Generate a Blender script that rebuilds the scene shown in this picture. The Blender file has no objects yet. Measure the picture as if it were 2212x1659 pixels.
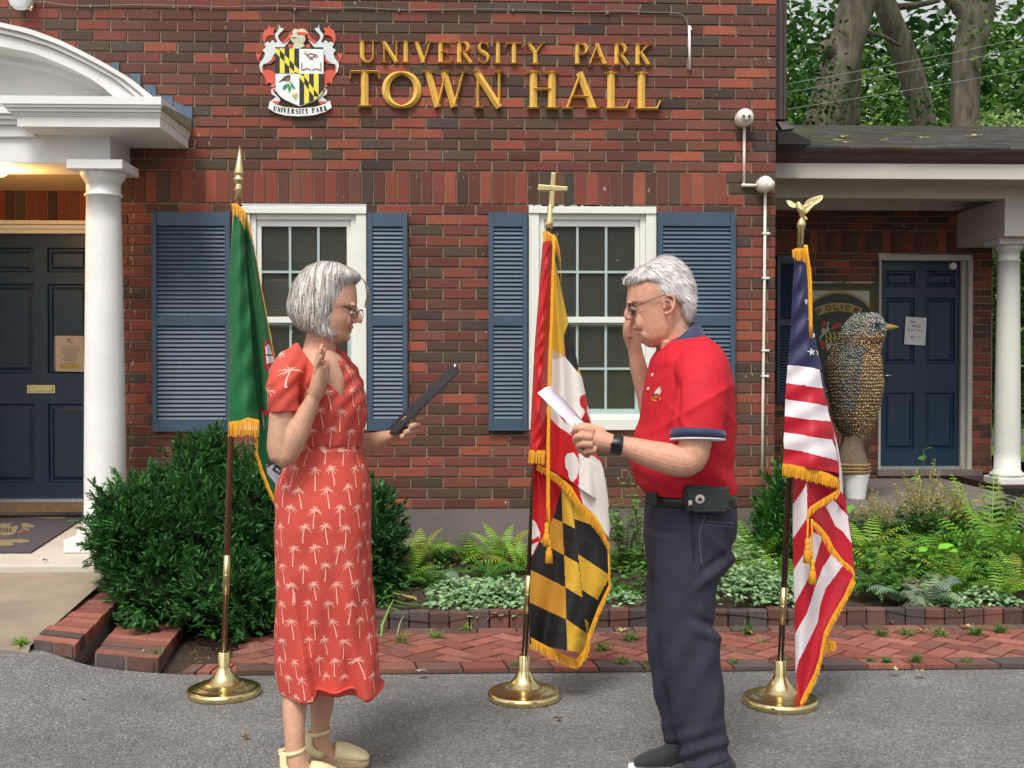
import bpy, bmesh, math, random
import numpy as np
from mathutils import Vector, Matrix, Euler
from mathutils.bvhtree import BVHTree
R=math.radians
random.seed(11); rng=np.random.default_rng(11)
sc=bpy.context.scene
# ---------------- camera, sky, sun, exposure
FPX=2450.0; CX=1106.0; CY=829.5
cam=bpy.data.cameras.new('Camera'); camo=bpy.data.objects.new('Camera',cam); sc.collection.objects.link(camo); sc.camera=camo
camo.location=(0,0,1.376); camo.rotation_euler=(R(90-0.94),0,-R(1.78))
cam.sensor_width=36; cam.lens=36*FPX/2212; cam.clip_end=400; cam.clip_start=.1
CM=Euler((R(90-0.94),0,-R(1.78))).to_matrix(); CP=Vector((0,0,1.376))
def at(x,y,Y):
    r=CM@Vector(((x-CX)/FPX,(CY-y)/FPX,-1)); return CP+r*(Y/r.y)
world=bpy.data.worlds.new("World"); sc.world=world; world.use_nodes=True
wn=world.node_tree; sky=wn.nodes.new('ShaderNodeTexSky'); sky.sky_type='NISHITA'; sky.sun_disc=False
SUN_EL=R(58); SUN_AZ=R(200)      # azimuth from +Y clockwise: behind and left of the camera
sky.sun_elevation=SUN_EL; sky.sun_rotation=SUN_AZ; sky.air_density=1.2; sky.dust_density=4.0; sky.ozone_density=.6
hs=wn.nodes.new('ShaderNodeHueSaturation'); hs.inputs['Saturation'].default_value=.10
bg=wn.nodes['Background']; wn.links.new(sky.outputs[0],hs.inputs['Color']); wn.links.new(hs.outputs[0],bg.inputs['Color']); bg.inputs['Strength'].default_value=.14
sl=bpy.data.lights.new('Sun','SUN'); sl.energy=1.8; sl.angle=R(17); sl.color=(1,.95,.88)
so=bpy.data.objects.new('Sun',sl); sc.collection.objects.link(so)
d=Vector((math.sin(SUN_AZ)*math.cos(SUN_EL),math.cos(SUN_AZ)*math.cos(SUN_EL),math.sin(SUN_EL)))
so.rotation_euler=d.to_track_quat('Z','Y').to_euler()
sc.view_settings.view_transform='Standard'; sc.view_settings.look='None'; sc.view_settings.gamma=1; sc.view_settings.exposure=.34
# ---------------- helpers
def lin(c):
    return tuple(((v/255)/12.92 if v/255<=.04045 else (((v/255)+.055)/1.055)**2.4) for v in c)
MATS={}
def mat(name,rgb,rough=.6,metal=0,nscale=0,nvar=.15,bump=0,bscale=None,attr=False,spec=.5,aniso=None,sheen=0,coat=0,sss=0):
    """procedural material: base colour (linear) with noise variation and bump; attr multiplies the face colour attribute"""
    if name in MATS: return MATS[name]
    m=bpy.data.materials.new(name); m.use_nodes=True; nt=m.node_tree; b=nt.nodes['Principled BSDF']
    b.inputs['Roughness'].default_value=rough; b.inputs['Metallic'].default_value=metal
    b.inputs['Specular IOR Level'].default_value=spec
    if sheen: b.inputs['Sheen Weight'].default_value=sheen
    if coat: b.inputs['Coat Weight'].default_value=coat; b.inputs['Coat Roughness'].default_value=.2
    if sss: b.inputs['Subsurface Weight'].default_value=sss; b.inputs['Subsurface Radius'].default_value=(.012,.005,.003); b.inputs['Subsurface Scale'].default_value=.6
    tc=nt.nodes.new('ShaderNodeTexCoord'); mp=nt.nodes.new('ShaderNodeMapping'); nt.links.new(tc.outputs['Object'],mp.inputs[0])
    if aniso: mp.inputs['Scale'].default_value=aniso
    if attr:
        at_=nt.nodes.new('ShaderNodeAttribute'); at_.attribute_name='Col'; src=at_.outputs['Color']
    else:
        rg=nt.nodes.new('ShaderNodeRGB'); rg.outputs[0].default_value=(*rgb,1); src=rg.outputs[0]
    if nscale:
        n=nt.nodes.new('ShaderNodeTexNoise'); n.inputs['Scale'].default_value=nscale; n.inputs['Detail'].default_value=5; n.inputs['Roughness'].default_value=.6
        nt.links.new(mp.outputs[0],n.inputs['Vector'])
        mr=nt.nodes.new('ShaderNodeMapRange'); mr.inputs[1].default_value=.25; mr.inputs[2].default_value=.75; mr.inputs[3].default_value=1-nvar; mr.inputs[4].default_value=1+nvar
        nt.links.new(n.outputs['Fac'],mr.inputs[0])
        vm=nt.nodes.new('ShaderNodeVectorMath'); vm.operation='SCALE'; nt.links.new(src,vm.inputs[0]); nt.links.new(mr.outputs[0],vm.inputs['Scale']); src=vm.outputs[0]
    nt.links.new(src,b.inputs['Base Color'])
    if bump:
        n2=nt.nodes.new('ShaderNodeTexNoise'); n2.inputs['Scale'].default_value=bscale or nscale or 50; n2.inputs['Detail'].default_value=4
        nt.links.new(mp.outputs[0],n2.inputs['Vector'])
        bp=nt.nodes.new('ShaderNodeBump'); bp.inputs['Strength'].default_value=bump; bp.inputs['Distance'].default_value=.004
        nt.links.new(n2.outputs['Fac'],bp.inputs['Height']); nt.links.new(bp.outputs[0],b.inputs['Normal'])
    MATS[name]=m; return m
def tag(o,label=None,cat=None,group=None,kind=None):
    if label: o['label']=label
    if cat: o['category']=cat
    if group: o['group']=group
    if kind: o['kind']=kind
    return o
def link(o,parent=None):
    sc.collection.objects.link(o)
    if parent: o.parent=parent; o.matrix_parent_inverse=parent.matrix_basis.inverted()
    return o
def thing(name,loc,label,cat,group=None):
    o=bpy.data.objects.new(name,None); o.empty_display_size=.05; o.location=loc; sc.collection.objects.link(o)
    return tag(o,label,cat,group)
class MB:
    def __init__(s): s.v=[]; s.f=[]; s.m=[]; s.c=[]; s.sm=[]
    def add(s,vs,fs,m=0,c=None,smooth=False):
        b=len(s.v); s.v+= [tuple(p) for p in vs]
        for i,f in enumerate(fs):
            s.f.append(tuple(b+k for k in f)); s.m.append(m[i] if isinstance(m,(list,tuple)) else m)
            s.c.append(c[i] if isinstance(c,list) else c); s.sm.append(smooth)
    def box(s,x0,x1,y0,y1,z0,z1,m=0,c=None,ch=0):
        if ch:   # front (−Y) face chamfered
            vs=[(x0,y0+ch,z0),(x1,y0+ch,z0),(x1,y0+ch,z1),(x0,y0+ch,z1),(x0+ch,y0,z0+ch),(x1-ch,y0,z0+ch),(x1-ch,y0,z1-ch),(x0+ch,y0,z1-ch),(x0,y1,z0),(x1,y1,z0),(x1,y1,z1),(x0,y1,z1)]
            fs=[(4,5,6,7),(0,1,5,4),(1,2,6,5),(2,3,7,6),(3,0,4,7),(0,8,9,1),(1,9,10,2),(2,10,11,3),(3,11,8,0),(8,11,10,9)]
        else:
            vs=[(x0,y0,z0),(x1,y0,z0),(x1,y1,z0),(x0,y1,z0),(x0,y0,z1),(x1,y0,z1),(x1,y1,z1),(x0,y1,z1)]
            fs=[(0,1,5,4),(1,2,6,5),(2,3,7,6),(3,0,4,7),(4,5,6,7),(0,3,2,1)]
        s.add(vs,fs,m,c)
    def prism(s,pts,nvec,m=0,c=None):
        """closed planar polygon pts extruded by nvec (ngon caps)"""
        n=len(pts); p=[Vector(q) for q in pts]; q=[a+Vector(nvec) for a in p]
        s.add(p+q,[tuple(range(n)),tuple(range(2*n-1,n-1,-1))]+[(i,i+n,(i+1)%n+n,(i+1)%n) for i in range(n)],m,c)
    def tube(s,pts,rad,n=10,m=0,c=None,smooth=True,up=(0,1,0),mod=None,cap=True,sub=1,se=2.0,fix=False):
        """swept tube. rad: list of (ra,rb): ra in plane perpendicular to 'up', rb along 'up'"""
        P=[Vector(p) for p in pts]; RR=[(r,r) if not isinstance(r,(tuple,list)) else tuple(r) for r in (rad if isinstance(rad,list) else [rad]*len(P))]
        if sub>1 and len(P)>2:
            NP=[];NR=[]
            for i in range(len(P)-1):
                p0=P[max(i-1,0)];p1=P[i];p2=P[i+1];p3=P[min(i+2,len(P)-1)]
                r0=RR[max(i-1,0)];r1=RR[i];r2=RR[i+1];r3=RR[min(i+2,len(P)-1)]
                for k in range(sub):
                    t=k/sub
                    cr=lambda a,b,c_,d_:.5*((2*b)+(-a+c_)*t+(2*a-5*b+4*c_-d_)*t*t+(-a+3*b-3*c_+d_)*t**3)
                    NP.append(Vector([cr(p0[j],p1[j],p2[j],p3[j]) for j in range(3)])); NR.append((max(cr(r0[0],r1[0],r2[0],r3[0]),1e-4),max(cr(r0[1],r1[1],r2[1],r3[1]),1e-4)))
            NP.append(P[-1]); NR.append(RR[-1]); P=NP; RR=NR
        vs=[];L=len(P); up=Vector(up)
        for i in range(L):
            t=(P[min(i+1,L-1)]-P[max(i-1,0)]).normalized()
            b=up-t*up.dot(t)
            if b.length<.15: b=Vector((1,0,0))-t*t.x
            b.normalize(); a=t.cross(b)
            if fix: a=Vector((1,0,0)); b=Vector((0,1,0))
            for k in range(n):
                th=2*math.pi*k/n; c_,s_=math.cos(th),math.sin(th)
                if se!=2.0:
                    c_=math.copysign(abs(c_)**(2/se),c_); s_=math.copysign(abs(s_)**(2/se),s_)
                mm=mod(i/(L-1),th) if mod else 1
                vs.append(P[i]+a*(c_*RR[i][0]*mm)+b*(s_*RR[i][1]*mm))
        fs=[(i*n+k,i*n+(k+1)%n,(i+1)*n+(k+1)%n,(i+1)*n+k) for i in range(L-1) for k in range(n)]
        if cap:
            vs+=[P[0],P[-1]]; a=len(vs)-2
            fs+=[(a,(k+1)%n,k) for k in range(n)]+[(a+1,(L-1)*n+k,(L-1)*n+(k+1)%n) for k in range(n)]
        s.add(vs,fs,m,c,smooth)
    def ball(s,c0,r,m=0,c=None,nu=14,nv=9,rot=None):
        r=(r,r,r) if not isinstance(r,(tuple,list)) else r; vs=[];c0=Vector(c0)
        for i in range(1,nv):
            for k in range(nu):
                p=Vector((r[0]*math.sin(math.pi*i/nv)*math.cos(2*math.pi*k/nu),r[1]*math.sin(math.pi*i/nv)*math.sin(2*math.pi*k/nu),r[2]*math.cos(math.pi*i/nv)))
                vs.append(c0+(rot@p if rot else p))
        top=Vector((0,0,r[2])); vs+=[c0+(rot@top if rot else top),c0-(rot@top if rot else top)]; a=len(vs)-2
        fs=[(i*nu+k,(i+1)*nu+k,(i+1)*nu+(k+1)%nu,i*nu+(k+1)%nu) for i in range(nv-2) for k in range(nu)]
        fs+=[(a,k,(k+1)%nu) for k in range(nu)]+[(a+1,(nv-2)*nu+(k+1)%nu,(nv-2)*nu+k) for k in range(nu)]
        s.add(vs,fs,m,c,True)
    def lathe(s,prof,c0,n=24,m=0,c=None,smooth=True,sq=False):
        """profile [(r,z)] revolved about the vertical through c0"""
        c0=Vector(c0); vs=[]
        for r,z in prof:
            for k in range(n):
                th=2*math.pi*k/n; vs.append((c0.x+r*math.cos(th),c0.y+r*math.sin(th),c0.z+z))
        L=len(prof); fs=[(i*n+k,i*n+(k+1)%n,(i+1)*n+(k+1)%n,(i+1)*n+k) for i in range(L-1) for k in range(n)]
        vs+=[(c0.x,c0.y,c0.z+prof[0][1]),(c0.x,c0.y,c0.z+prof[-1][1])]; a=len(vs)-2
        fs+=[(a,(k+1)%n,k) for k in range(n)]+[(a+1,(L-1)*n+k,(L-1)*n+(k+1)%n) for k in range(n)]
        s.add(vs,fs,m,c,smooth)
    def build(s,name,mats,parent=None,fixn=False):
        me=bpy.data.meshes.new(name); me.from_pydata(s.v,[],s.f)
        if not isinstance(mats,(list,tuple)): mats=[mats]
        for m in mats: me.materials.append(m)
        if len(mats)>1: me.polygons.foreach_set('material_index',s.m)
        me.polygons.foreach_set('use_smooth',s.sm)
        if any(c is not None for c in s.c):
            at_=me.color_attributes.new('Col','FLOAT_COLOR','CORNER'); arr=[]
            for f,c in zip(s.f,s.c):
                c=c or (1,1,1); arr+=[c[0],c[1],c[2],1]*len(f)
            at_.data.foreach_set('color',arr)
        if fixn:
            bm=bmesh.new(); bm.from_mesh(me); bmesh.ops.recalc_face_normals(bm,faces=bm.faces); bm.to_mesh(me); bm.free()
        me.update(); o=bpy.data.objects.new(name,me); return link(o,parent)
def bevel(o,w,seg=2,ang=40):
    b=o.modifiers.new('bevel','BEVEL'); b.width=w; b.segments=seg; b.limit_method='ANGLE'; b.angle_limit=R(ang); b.harden_normals=False; return o
def fuse(name,mb,voxel,mats,parent=None,smooth=3,deform=None,colfn=None):
    """union of closed shapes as one continuous surface"""
    me=bpy.data.meshes.new('tmp'); me.from_pydata(mb.v,[],mb.f)
    bm=bmesh.new(); bm.from_mesh(me); bmesh.ops.recalc_face_normals(bm,faces=bm.faces); bm.to_mesh(me); bm.free()
    o=bpy.data.objects.new('tmp',me); sc.collection.objects.link(o)
    r=o.modifiers.new('r','REMESH'); r.mode='VOXEL'; r.voxel_size=voxel; r.use_smooth_shade=True
    s=o.modifiers.new('s','SMOOTH'); s.factor=.5; s.iterations=smooth
    dg=bpy.context.evaluated_depsgraph_get(); dg.update(); nm=bpy.data.meshes.new_from_object(o.evaluated_get(dg)); bpy.data.objects.remove(o); bpy.data.meshes.remove(me)
    nm.name=name
    n_=len(nm.vertices); q_=np.empty(n_*3); nm.vertices.foreach_get('co',q_); q_=q_.reshape(-1,3); vol=0
    for p in nm.polygons:
        k=p.vertices; vol+=float(np.dot(q_[k[0]],np.cross(q_[k[1]],q_[k[2]])))+(float(np.dot(q_[k[0]],np.cross(q_[k[2]],q_[k[3]]))) if len(k)>3 else 0)
    if vol<0: nm.flip_normals()
    if deform:
        n=len(nm.vertices); co=np.empty(n*3); nm.vertices.foreach_get('co',co); no=np.empty(n*3); nm.vertices.foreach_get('normal',no)
        co=co.reshape(-1,3); no=no.reshape(-1,3); co=deform(co,no); nm.vertices.foreach_set('co',co.ravel())
    nm.materials.clear()
    for m in (mats if isinstance(mats,(list,tuple)) else [mats]): nm.materials.append(m)
    nm.polygons.foreach_set('use_smooth',[True]*len(nm.polygons))
    if colfn:
        n=len(nm.vertices); co=np.empty(n*3); nm.vertices.foreach_get('co',co); co=co.reshape(-1,3)
        cols=colfn(co); a=nm.color_attributes.new('Col','FLOAT_COLOR','POINT'); a.data.foreach_set('color',np.hstack([cols,np.ones((n,1))]).ravel())
    nm.update(); return link(bpy.data.objects.new(name,nm),parent)
def ss(a,b,x): 
    t=np.clip((x-a)/(b-a),0,1); return t*t*(3-2*t)
def pip(poly,x,y):
    """vectorised point in polygon"""
    inside=np.zeros(x.shape,bool); n=len(poly)
    for i in range(n):
        x1,y1=poly[i]; x2,y2=poly[(i+1)%n]
        if y1==y2: continue
        c=((y1>y)!=(y2>y))&(x<(x2-x1)*(y-y1)/(y2-y1)+x1); inside^=c
    return inside
def resample(pts,n):
    P=np.array(pts,float); d=np.r_[0,np.cumsum(np.hypot(*np.diff(P,axis=0).T))]; t=np.linspace(0,d[-1],n)
    return np.c_[np.interp(t,d,P[:,0]),np.interp(t,d,P[:,1])]
def smoothpoly(pts,n,closed=False):
    """catmull-rom through pts, n samples per span"""
    P=[Vector(p) for p in pts]; L=len(P); out=[]
    for i in range(L if closed else L-1):
        g=(lambda k:P[k%L]) if closed else (lambda k:P[max(0,min(k,L-1))])
        p0,p1,p2,p3=g(i-1),g(i),g(i+1),g(i+2)
        for k in range(n):
            t=k/n; out.append(.5*((2*p1)+(-p0+p2)*t+(2*p0-5*p1+4*p2-p3)*t*t+(-p0+3*p1-3*p2+p3)*t**3))
    if not closed: out.append(P[-1])
    return out
def textmesh(body,size,mb,origin,ux,uz,m=0,c=None,bold=0,align='CENTER',sx=1.0,lift=None):
    """flat lettering; ux/uz are world vectors of the text plane"""
    cu=bpy.data.curves.new('t','FONT'); cu.body=body; cu.size=size; cu.align_x=align; cu.offset=bold; cu.resolution_u=2
    o=bpy.data.objects.new('t',cu); sc.collection.objects.link(o); dg=bpy.context.evaluated_depsgraph_get(); dg.update()
    me=bpy.data.meshes.new_from_object(o.evaluated_get(dg)); bpy.data.objects.remove(o)
    ux=Vector(ux);uz=Vector(uz);og=Vector(origin)
    mb.add([og+ux*(v.co.x*sx)+uz*v.co.y for v in me.vertices],[tuple(p.vertices) for p in me.polygons],m,c); bpy.data.meshes.remove(me)
# ---------------- common materials
YW=7.38                                   # facade plane
M_white=mat('white_paint',lin((226,226,222)),.45,nscale=5,nvar=.07,bump=.1,bscale=60)
M_trim=mat('window_trim',lin((222,222,214)),.45,nscale=9,nvar=.05)
M_shut=mat('shutter_blue',lin((57,77,97)),.5,nscale=7,nvar=.16,bump=.15,bscale=90)
M_door=mat('door_blue',lin((22,48,70)),.42,nscale=10,nvar=.12)
M_brass=mat('polished_brass',(.83,.68,.34),.22,1,nscale=30,nvar=.08,bump=.12,bscale=25)
M_brassd=mat('brushed_brass',(.62,.5,.25),.35,1,nscale=60,nvar=.12)
M_mortar=mat('mortar',lin((142,127,105)),.95,nscale=50,nvar=.25,bump=.5,bscale=160)
M_gutter=mat('brown_metal',lin((62,48,44)),.4,nscale=8,nvar=.15)
M_conc=mat('concrete',lin((118,108,100)),.9,nscale=5,nvar=.2,bump=.3,bscale=120)
M_black=mat('black_plastic',(.012,.012,.013),.35,nscale=40,nvar=.1)
def brickmat():
    m=mat('brick',(0,0,0),.85,nscale=60,nvar=.22,attr=True,aniso=(6,6,.5),bump=.5,bscale=70)
    nt=m.node_tree; b=nt.nodes['Principled BSDF']; src=b.inputs['Base Color'].links[0].from_socket
    tc=nt.nodes.new('ShaderNodeTexCoord'); mp=nt.nodes.new('ShaderNodeMapping'); mp.inputs['Scale'].default_value=(9,9,4.5); nt.links.new(tc.outputs['Object'],mp.inputs[0])
    n=nt.nodes.new('ShaderNodeTexNoise'); n.inputs['Scale'].default_value=2.6; n.inputs['Detail'].default_value=3; nt.links.new(mp.outputs[0],n.inputs['Vector'])
    r=nt.nodes.new('ShaderNodeValToRGB'); r.color_ramp.elements[0].position=.735; r.color_ramp.elements[1].position=.76; r.color_ramp.elements[0].color=(0,0,0,1); r.color_ramp.elements[1].color=(.7,.7,.7,1)
    nt.links.new(n.outputs['Fac'],r.inputs[0]); mx=nt.nodes.new('ShaderNodeMix'); mx.data_type='RGBA'; nt.links.new(r.outputs[0],mx.inputs[0]); nt.links.new(src,mx.inputs[6]); mx.inputs[7].default_value=(.5,.45,.4,1)
    # broad tonal drift over each brick
    n3=nt.nodes.new('ShaderNodeTexNoise'); n3.inputs['Scale'].default_value=.9; n3.inputs['Detail'].default_value=6; n3.inputs['Roughness'].default_value=.7; nt.links.new(tc.outputs['Object'],n3.inputs['Vector'])
    m3=nt.nodes.new('ShaderNodeMapRange'); m3.inputs[1].default_value=.3; m3.inputs[2].default_value=.7; m3.inputs[3].default_value=.78; m3.inputs[4].default_value=1.2; nt.links.new(n3.outputs['Fac'],m3.inputs[0])
    v3=nt.nodes.new('ShaderNodeVectorMath'); v3.operation='SCALE'; nt.links.new(mx.outputs[2],v3.inputs[0]); nt.links.new(m3.outputs[0],v3.inputs['Scale']); nt.links.new(v3.outputs[0],b.inputs['Base Color']); return m
M_brick=brickmat()
PAL=[((146,66,44),6),((132,60,42),6),((118,56,42),5),((100,54,42),5),((108,62,46),4),((90,58,44),5),((86,66,52),4),((80,66,58),1),((160,76,46),3),((74,52,46),1),((122,68,50),4)]
PALW=[lin(c) for c,w in PAL for _ in range(w)]
def bcol(k=1.0,pal=None):
    c=random.choice(pal or PALW); j=random.uniform(.85,1.15)*k*.86; g_=sum(c)/3; return tuple(min(1,(v*.86+g_*.14)*j*random.uniform(.96,1.04)) for v in c)
def subtract(a,b,holes,z0,z1):
    iv=[(a,b)]
    for hx0,hx1,hz0,hz1 in holes:
        if hz0<(z0+z1)/2<hz1:
            n=[]
            for p,q in iv:
                if hx1<=p or hx0>=q: n.append((p,q)); continue
                if hx0>p: n.append((p,hx0))
                if hx1<q: n.append((hx1,q))
            iv=n
    return iv
J=.0105
def brickwall(mb,x0,x1,z0,rows,pitch,Y,holes=(),per=.2125,off=0,k=1.0,seed=0,pal=None,ret=.10):
    """running bond: mb gets bricks (material 0) and mortar (material 1)"""
    for r in range(rows):
        za=z0+r*pitch; zb=za+pitch; iv=subtract(x0,x1,holes,za,zb)
        for a,b in iv:
            mb.add([(a,Y+.0105,za),(b,Y+.0105,za),(b,Y+.0105,zb),(a,Y+.0105,zb)],[(0,1,2,3)],1)
            for xx,dx in ((a,1),(b,-1)): mb.add([(xx,Y+.0105,za),(xx,Y+ret,za),(xx,Y+ret,zb),(xx,Y+.0105,zb)],[(0,1,2,3)],1)
            s0=off+(per/2 if r%2 else 0); i=math.floor((a-s0)/per); x=s0+i*per
            while x<b:
                p=max(x,a); q=min(x+per-J,b)
                if q-p>.02:
                    j=lambda s=.0012:random.uniform(-s,s); y=Y+random.uniform(-.0015,.0015)
                    mb.box(p+j(),q+j(),y,Y+.012,za+J/2+j(),zb-J/2+j(),0,bcol(k,pal),ch=.0025)
                x+=per
def soldiers(mb,x0,x1,z0,z1,Y,per=.0775,k=1.0,depth=.012,pal=None):
    mb.add([(x0,Y+.0103,z0),(x1,Y+.0103,z0),(x1,Y+.0103,z1),(x0,Y+.0103,z1)],[(0,1,2,3)],1)
    n=round((x1-x0)/per); w=(x1-x0)/n
    for i in range(n):
        a=x0+i*w+J*.35; mb.box(a,a+w-J*.7,Y+random.uniform(-.0015,.0015),Y+depth,z0+J/2+random.uniform(-.001,.001),z1-J/2,0,bcol(k,pal),ch=.0025)
# ================= ground =================
def hz(x,y):
    # asphalt rises gently to meet the entrance walk on the left
    return .10*ss(-1.2,-2.4,x)*ss(4.0,5.1,y)
def ax(px,Y): return at(px,790,Y).x
def asphaltmat():
    m=bpy.data.materials.new('asphalt'); m.use_nodes=True; nt=m.node_tree; b=nt.nodes['Principled BSDF']; b.inputs['Roughness'].default_value=.85
    tc=nt.nodes.new('ShaderNodeTexCoord')
    v=nt.nodes.new('ShaderNodeTexVoronoi'); v.inputs['Scale'].default_value=125; nt.links.new(tc.outputs['Object'],v.inputs['Vector'])
    r=nt.nodes.new('ShaderNodeValToRGB'); nt.links.new(v.outputs['Color'],r.inputs[0])
    e=r.color_ramp.elements; e[0].color=(.115,.112,.11,1); e[0].position=.1; e[1].color=(.28,.272,.264,1); e[1].position=.93
    e2=r.color_ramp.elements.new(.55); e2.color=(.162,.157,.154,1)
    n=nt.nodes.new('ShaderNodeTexNoise'); n.inputs['Scale'].default_value=1.3; n.inputs['Detail'].default_value=7; n.inputs['Roughness'].default_value=.7; nt.links.new(tc.outputs['Object'],n.inputs['Vector'])
    mr=nt.nodes.new('ShaderNodeMapRange'); mr.inputs[1].default_value=.3; mr.inputs[2].default_value=.7; mr.inputs[3].default_value=.64; mr.inputs[4].default_value=1.26; nt.links.new(n.outputs['Fac'],mr.inputs[0])
    vm=nt.nodes.new('ShaderNodeVectorMath'); vm.operation='SCALE'; nt.links.new(r.outputs[0],vm.inputs[0]); nt.links.new(mr.outputs[0],vm.inputs['Scale']); nt.links.new(vm.outputs[0],b.inputs['Base Color'])
    bp=nt.nodes.new('ShaderNodeBump'); bp.inputs['Strength'].default_value=.9; bp.inputs['Distance'].default_value=.006; nt.links.new(v.outputs['Distance'],bp.inputs['Height']); bp.invert=True; nt.links.new(bp.outputs[0],b.inputs['Normal'])
    return m
M_asph=asphaltmat()
YE=5.07
xs=np.r_[np.linspace(-30,-3.6,8),np.linspace(-3.4,-.9,40),np.linspace(-.7,40,20)]; 
def edgeY(x): # far edge of the asphalt, bulging out beyond the end of the walk
    return YE+.06*math.sin(x*1.7)*.15+.28*float(ss(-1.6,-2.3,x))*(1-float(ss(-1.9,-1.5,x)))*1.0
mb=MB(); vs=[];ny=26
for x in xs:
    ye=edgeY(x)
    for k in range(ny):
        t=k/(ny-1); y=-12+(ye+12)*(t**.45); vs.append((x,y,float(hz(x,y))))
mb.add(vs,[(i*ny+k,(i+1)*ny+k,(i+1)*ny+k+1,i*ny+k+1) for i in range(len(xs)-1) for k in range(ny-1)],0,None,True)
tag(mb.build('asphalt',M_asph),kind='structure')
# base soil everywhere else
M_soil=mat('soil',lin((58,44,34)),.95,nscale=30,nvar=.45,bump=.8,bscale=60)
M_mulch=M_soil
mb=MB(); mb.box(-45,60,4.9,60,-.35,-.03); tag(mb.build('soil',M_soil),kind='structure')
xl=ax(395,5.6); xr=9.5
mb=MB(); nx,ny=90,14; vs=[]
for i in range(nx):
    for k in range(ny):
        x=xl-.55+(xr-xl+.55)*i/(nx-1); y=5.83+(8.4-5.83)*k/(ny-1) if x>1.95 else 5.83+(YW+.05-5.83)*k/(ny-1)
        vs.append((x,y,.075+.09*k/(ny-1)+.02*math.sin(x*7+k)+random.uniform(-.008,.008)))
mb.add(vs,[(i*ny+k,(i+1)*ny+k,(i+1)*ny+k+1,i*ny+k+1) for i in range(nx-1) for k in range(ny-1)],0,None,True)
tag(mb.build('garden_bed',M_soil),kind='structure')
# far lawn and drive on the right
M_lawn=mat('lawn',lin((92,128,40)),.9,nscale=25,nvar=.3,bump=.6,bscale=300)
mb=MB(); mb.add([(7.2,10.9,.02),(60,10.9,.02),(60,24,.3),(7.2,24,.3)],[(0,1,2,3)]); mb.add([(-30,24,.3),(60,24,.3),(60,90,2.5),(-30,90,2.5)],[(0,1,2,3)])
tag(mb.build('lawn',M_lawn),kind='structure')
mb=MB(); mb.box(7.2,60,17,19,.0,.22); tag(mb.build('driveway',mat('drive',(.12,.12,.125),.9,nscale=9)),kind='structure')
# ---- herringbone walk
RP=[lin(c) for c in ((142,84,70),(134,76,62),(126,72,60),(148,92,78),(136,82,70),(118,70,60),(128,82,70))]
GP=[lin(c) for c in ((104,76,68),(92,76,72),(120,78,66),(96,70,62),(86,76,74))]
M_paver=mat('paver_brick',(0,0,0),.9,nscale=22,nvar=.22,attr=True,bump=.4,bscale=90)
M_joint=mat('joint_sand',lin((60,54,46)),.95,nscale=30,nvar=.3)
mb=MB(); x0w,x1w=ax(520,5.3),9.5; ya,yb=5.17,5.72
mb.add([(x0w,YE-.03,.004),(x1w,YE-.03,.004),(x1w,5.86,.012),(x0w,5.86,.012)],[(0,1,2,3)],1)
w=.096; c45=math.cos(R(45))
def paver(corners,z,pal):
    c=random.choice(pal); j=random.uniform(.8,1.15); c=tuple(v*j for v in c); zz=z+random.uniform(-.002,.002)
    cx=sum(p[0] for p in corners)/len(corners); cy=sum(p[1] for p in corners)/len(corners); s=1-.0035/.1
    top=[(cx+(p[0]-cx)*s,cy+(p[1]-cy)*s,zz+random.uniform(-.0008,.0008)) for p in corners]; bot=[(p[0],p[1],z-.02) for p in top]; n=len(top)
    mb.add(top+bot,[tuple(range(n))]+[(i,i+n,(i+1)%n+n,(i+1)%n) for i in range(n)],0,c)
def clipy(poly,lo,hi):
    for sgn,lim in ((1,lo),(-1,hi)):
        out=[];n=len(poly)
        for i in range(n):
            a,b=poly[i],poly[(i+1)%n]; da=sgn*(a[1]-lim); db=sgn*(b[1]-lim)
            if da>=0: out.append(a)
            if da*db<0: t=da/(da-db); out.append((a[0]+(b[0]-a[0])*t,a[1]+(b[1]-a[1])*t))
        poly=out
        if len(poly)<3: return None
    return poly
N=90
for i in range(-6,int((x1w-x0w)/w/c45/1)+40):
    for j_ in range(-int((x1w-x0w)/w*.8)-20,20):
        k=(i-j_)%4
        if k not in (0,3): continue
        wd,ht=(2,1) if k==0 else (1,2)
        q=[]
        for a,b in ((0,0),(wd,0),(wd,ht),(0,ht)):
            u=(i+a)*w+ (-.0025 if a else .0025); v=(j_+b)*w+(-.0025 if b else .0025)
            q.append((x0w+(u-v)*c45*1.0,5.45+(u+v)*c45))
        if max(p[0] for p in q)<x0w or min(p[0] for p in q)>x1w: continue
        q=clipy(q,ya,yb)
        if q and (max(p[1] for p in q)-min(p[1] for p in q))>.02: paver(q,.022,RP)
for yy0,yy1,pal in ((YE-.02,ya-.004,GP+RP[:3]),(yb+.004,5.835,GP)):
    x=x0w
    while x<x1w:
        lx=random.choice((.1,.2)) if yy0>5.5 else .203
        if yy0<5.2: paver([(x+.02,yy0),(x+lx+.02-.004,yy0),(x+lx-.004,yy1),(x,yy1)],.021,pal)
        else: paver([(x,yy0),(x+lx-.004,yy0),(x+lx-.004,yy1),(x,yy1)],.021,pal)
        x+=lx
tag(mb.build('brick_walk',[M_paver,M_joint]),kind='structure')
# bed edging: upright bricks
mb=MB(); xe0=ax(620,5.83); xe1=9.5; x=xe0; 
while x<xe1:
    c=random.choice(GP); j=random.uniform(.6,.95); z=.105+random.uniform(-.006,.006); yj=random.uniform(-.004,.004)
    mb.box(x+.002,x+.1,5.835+yj,5.9+yj,-.01,z,0,tuple(v*j for v in c),ch=.004); x+=.1035
tag(mb.build('brick_edging',[M_paver]),'low brown brick edging standing between the fern bed and herringbone walk','garden edging')
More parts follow.
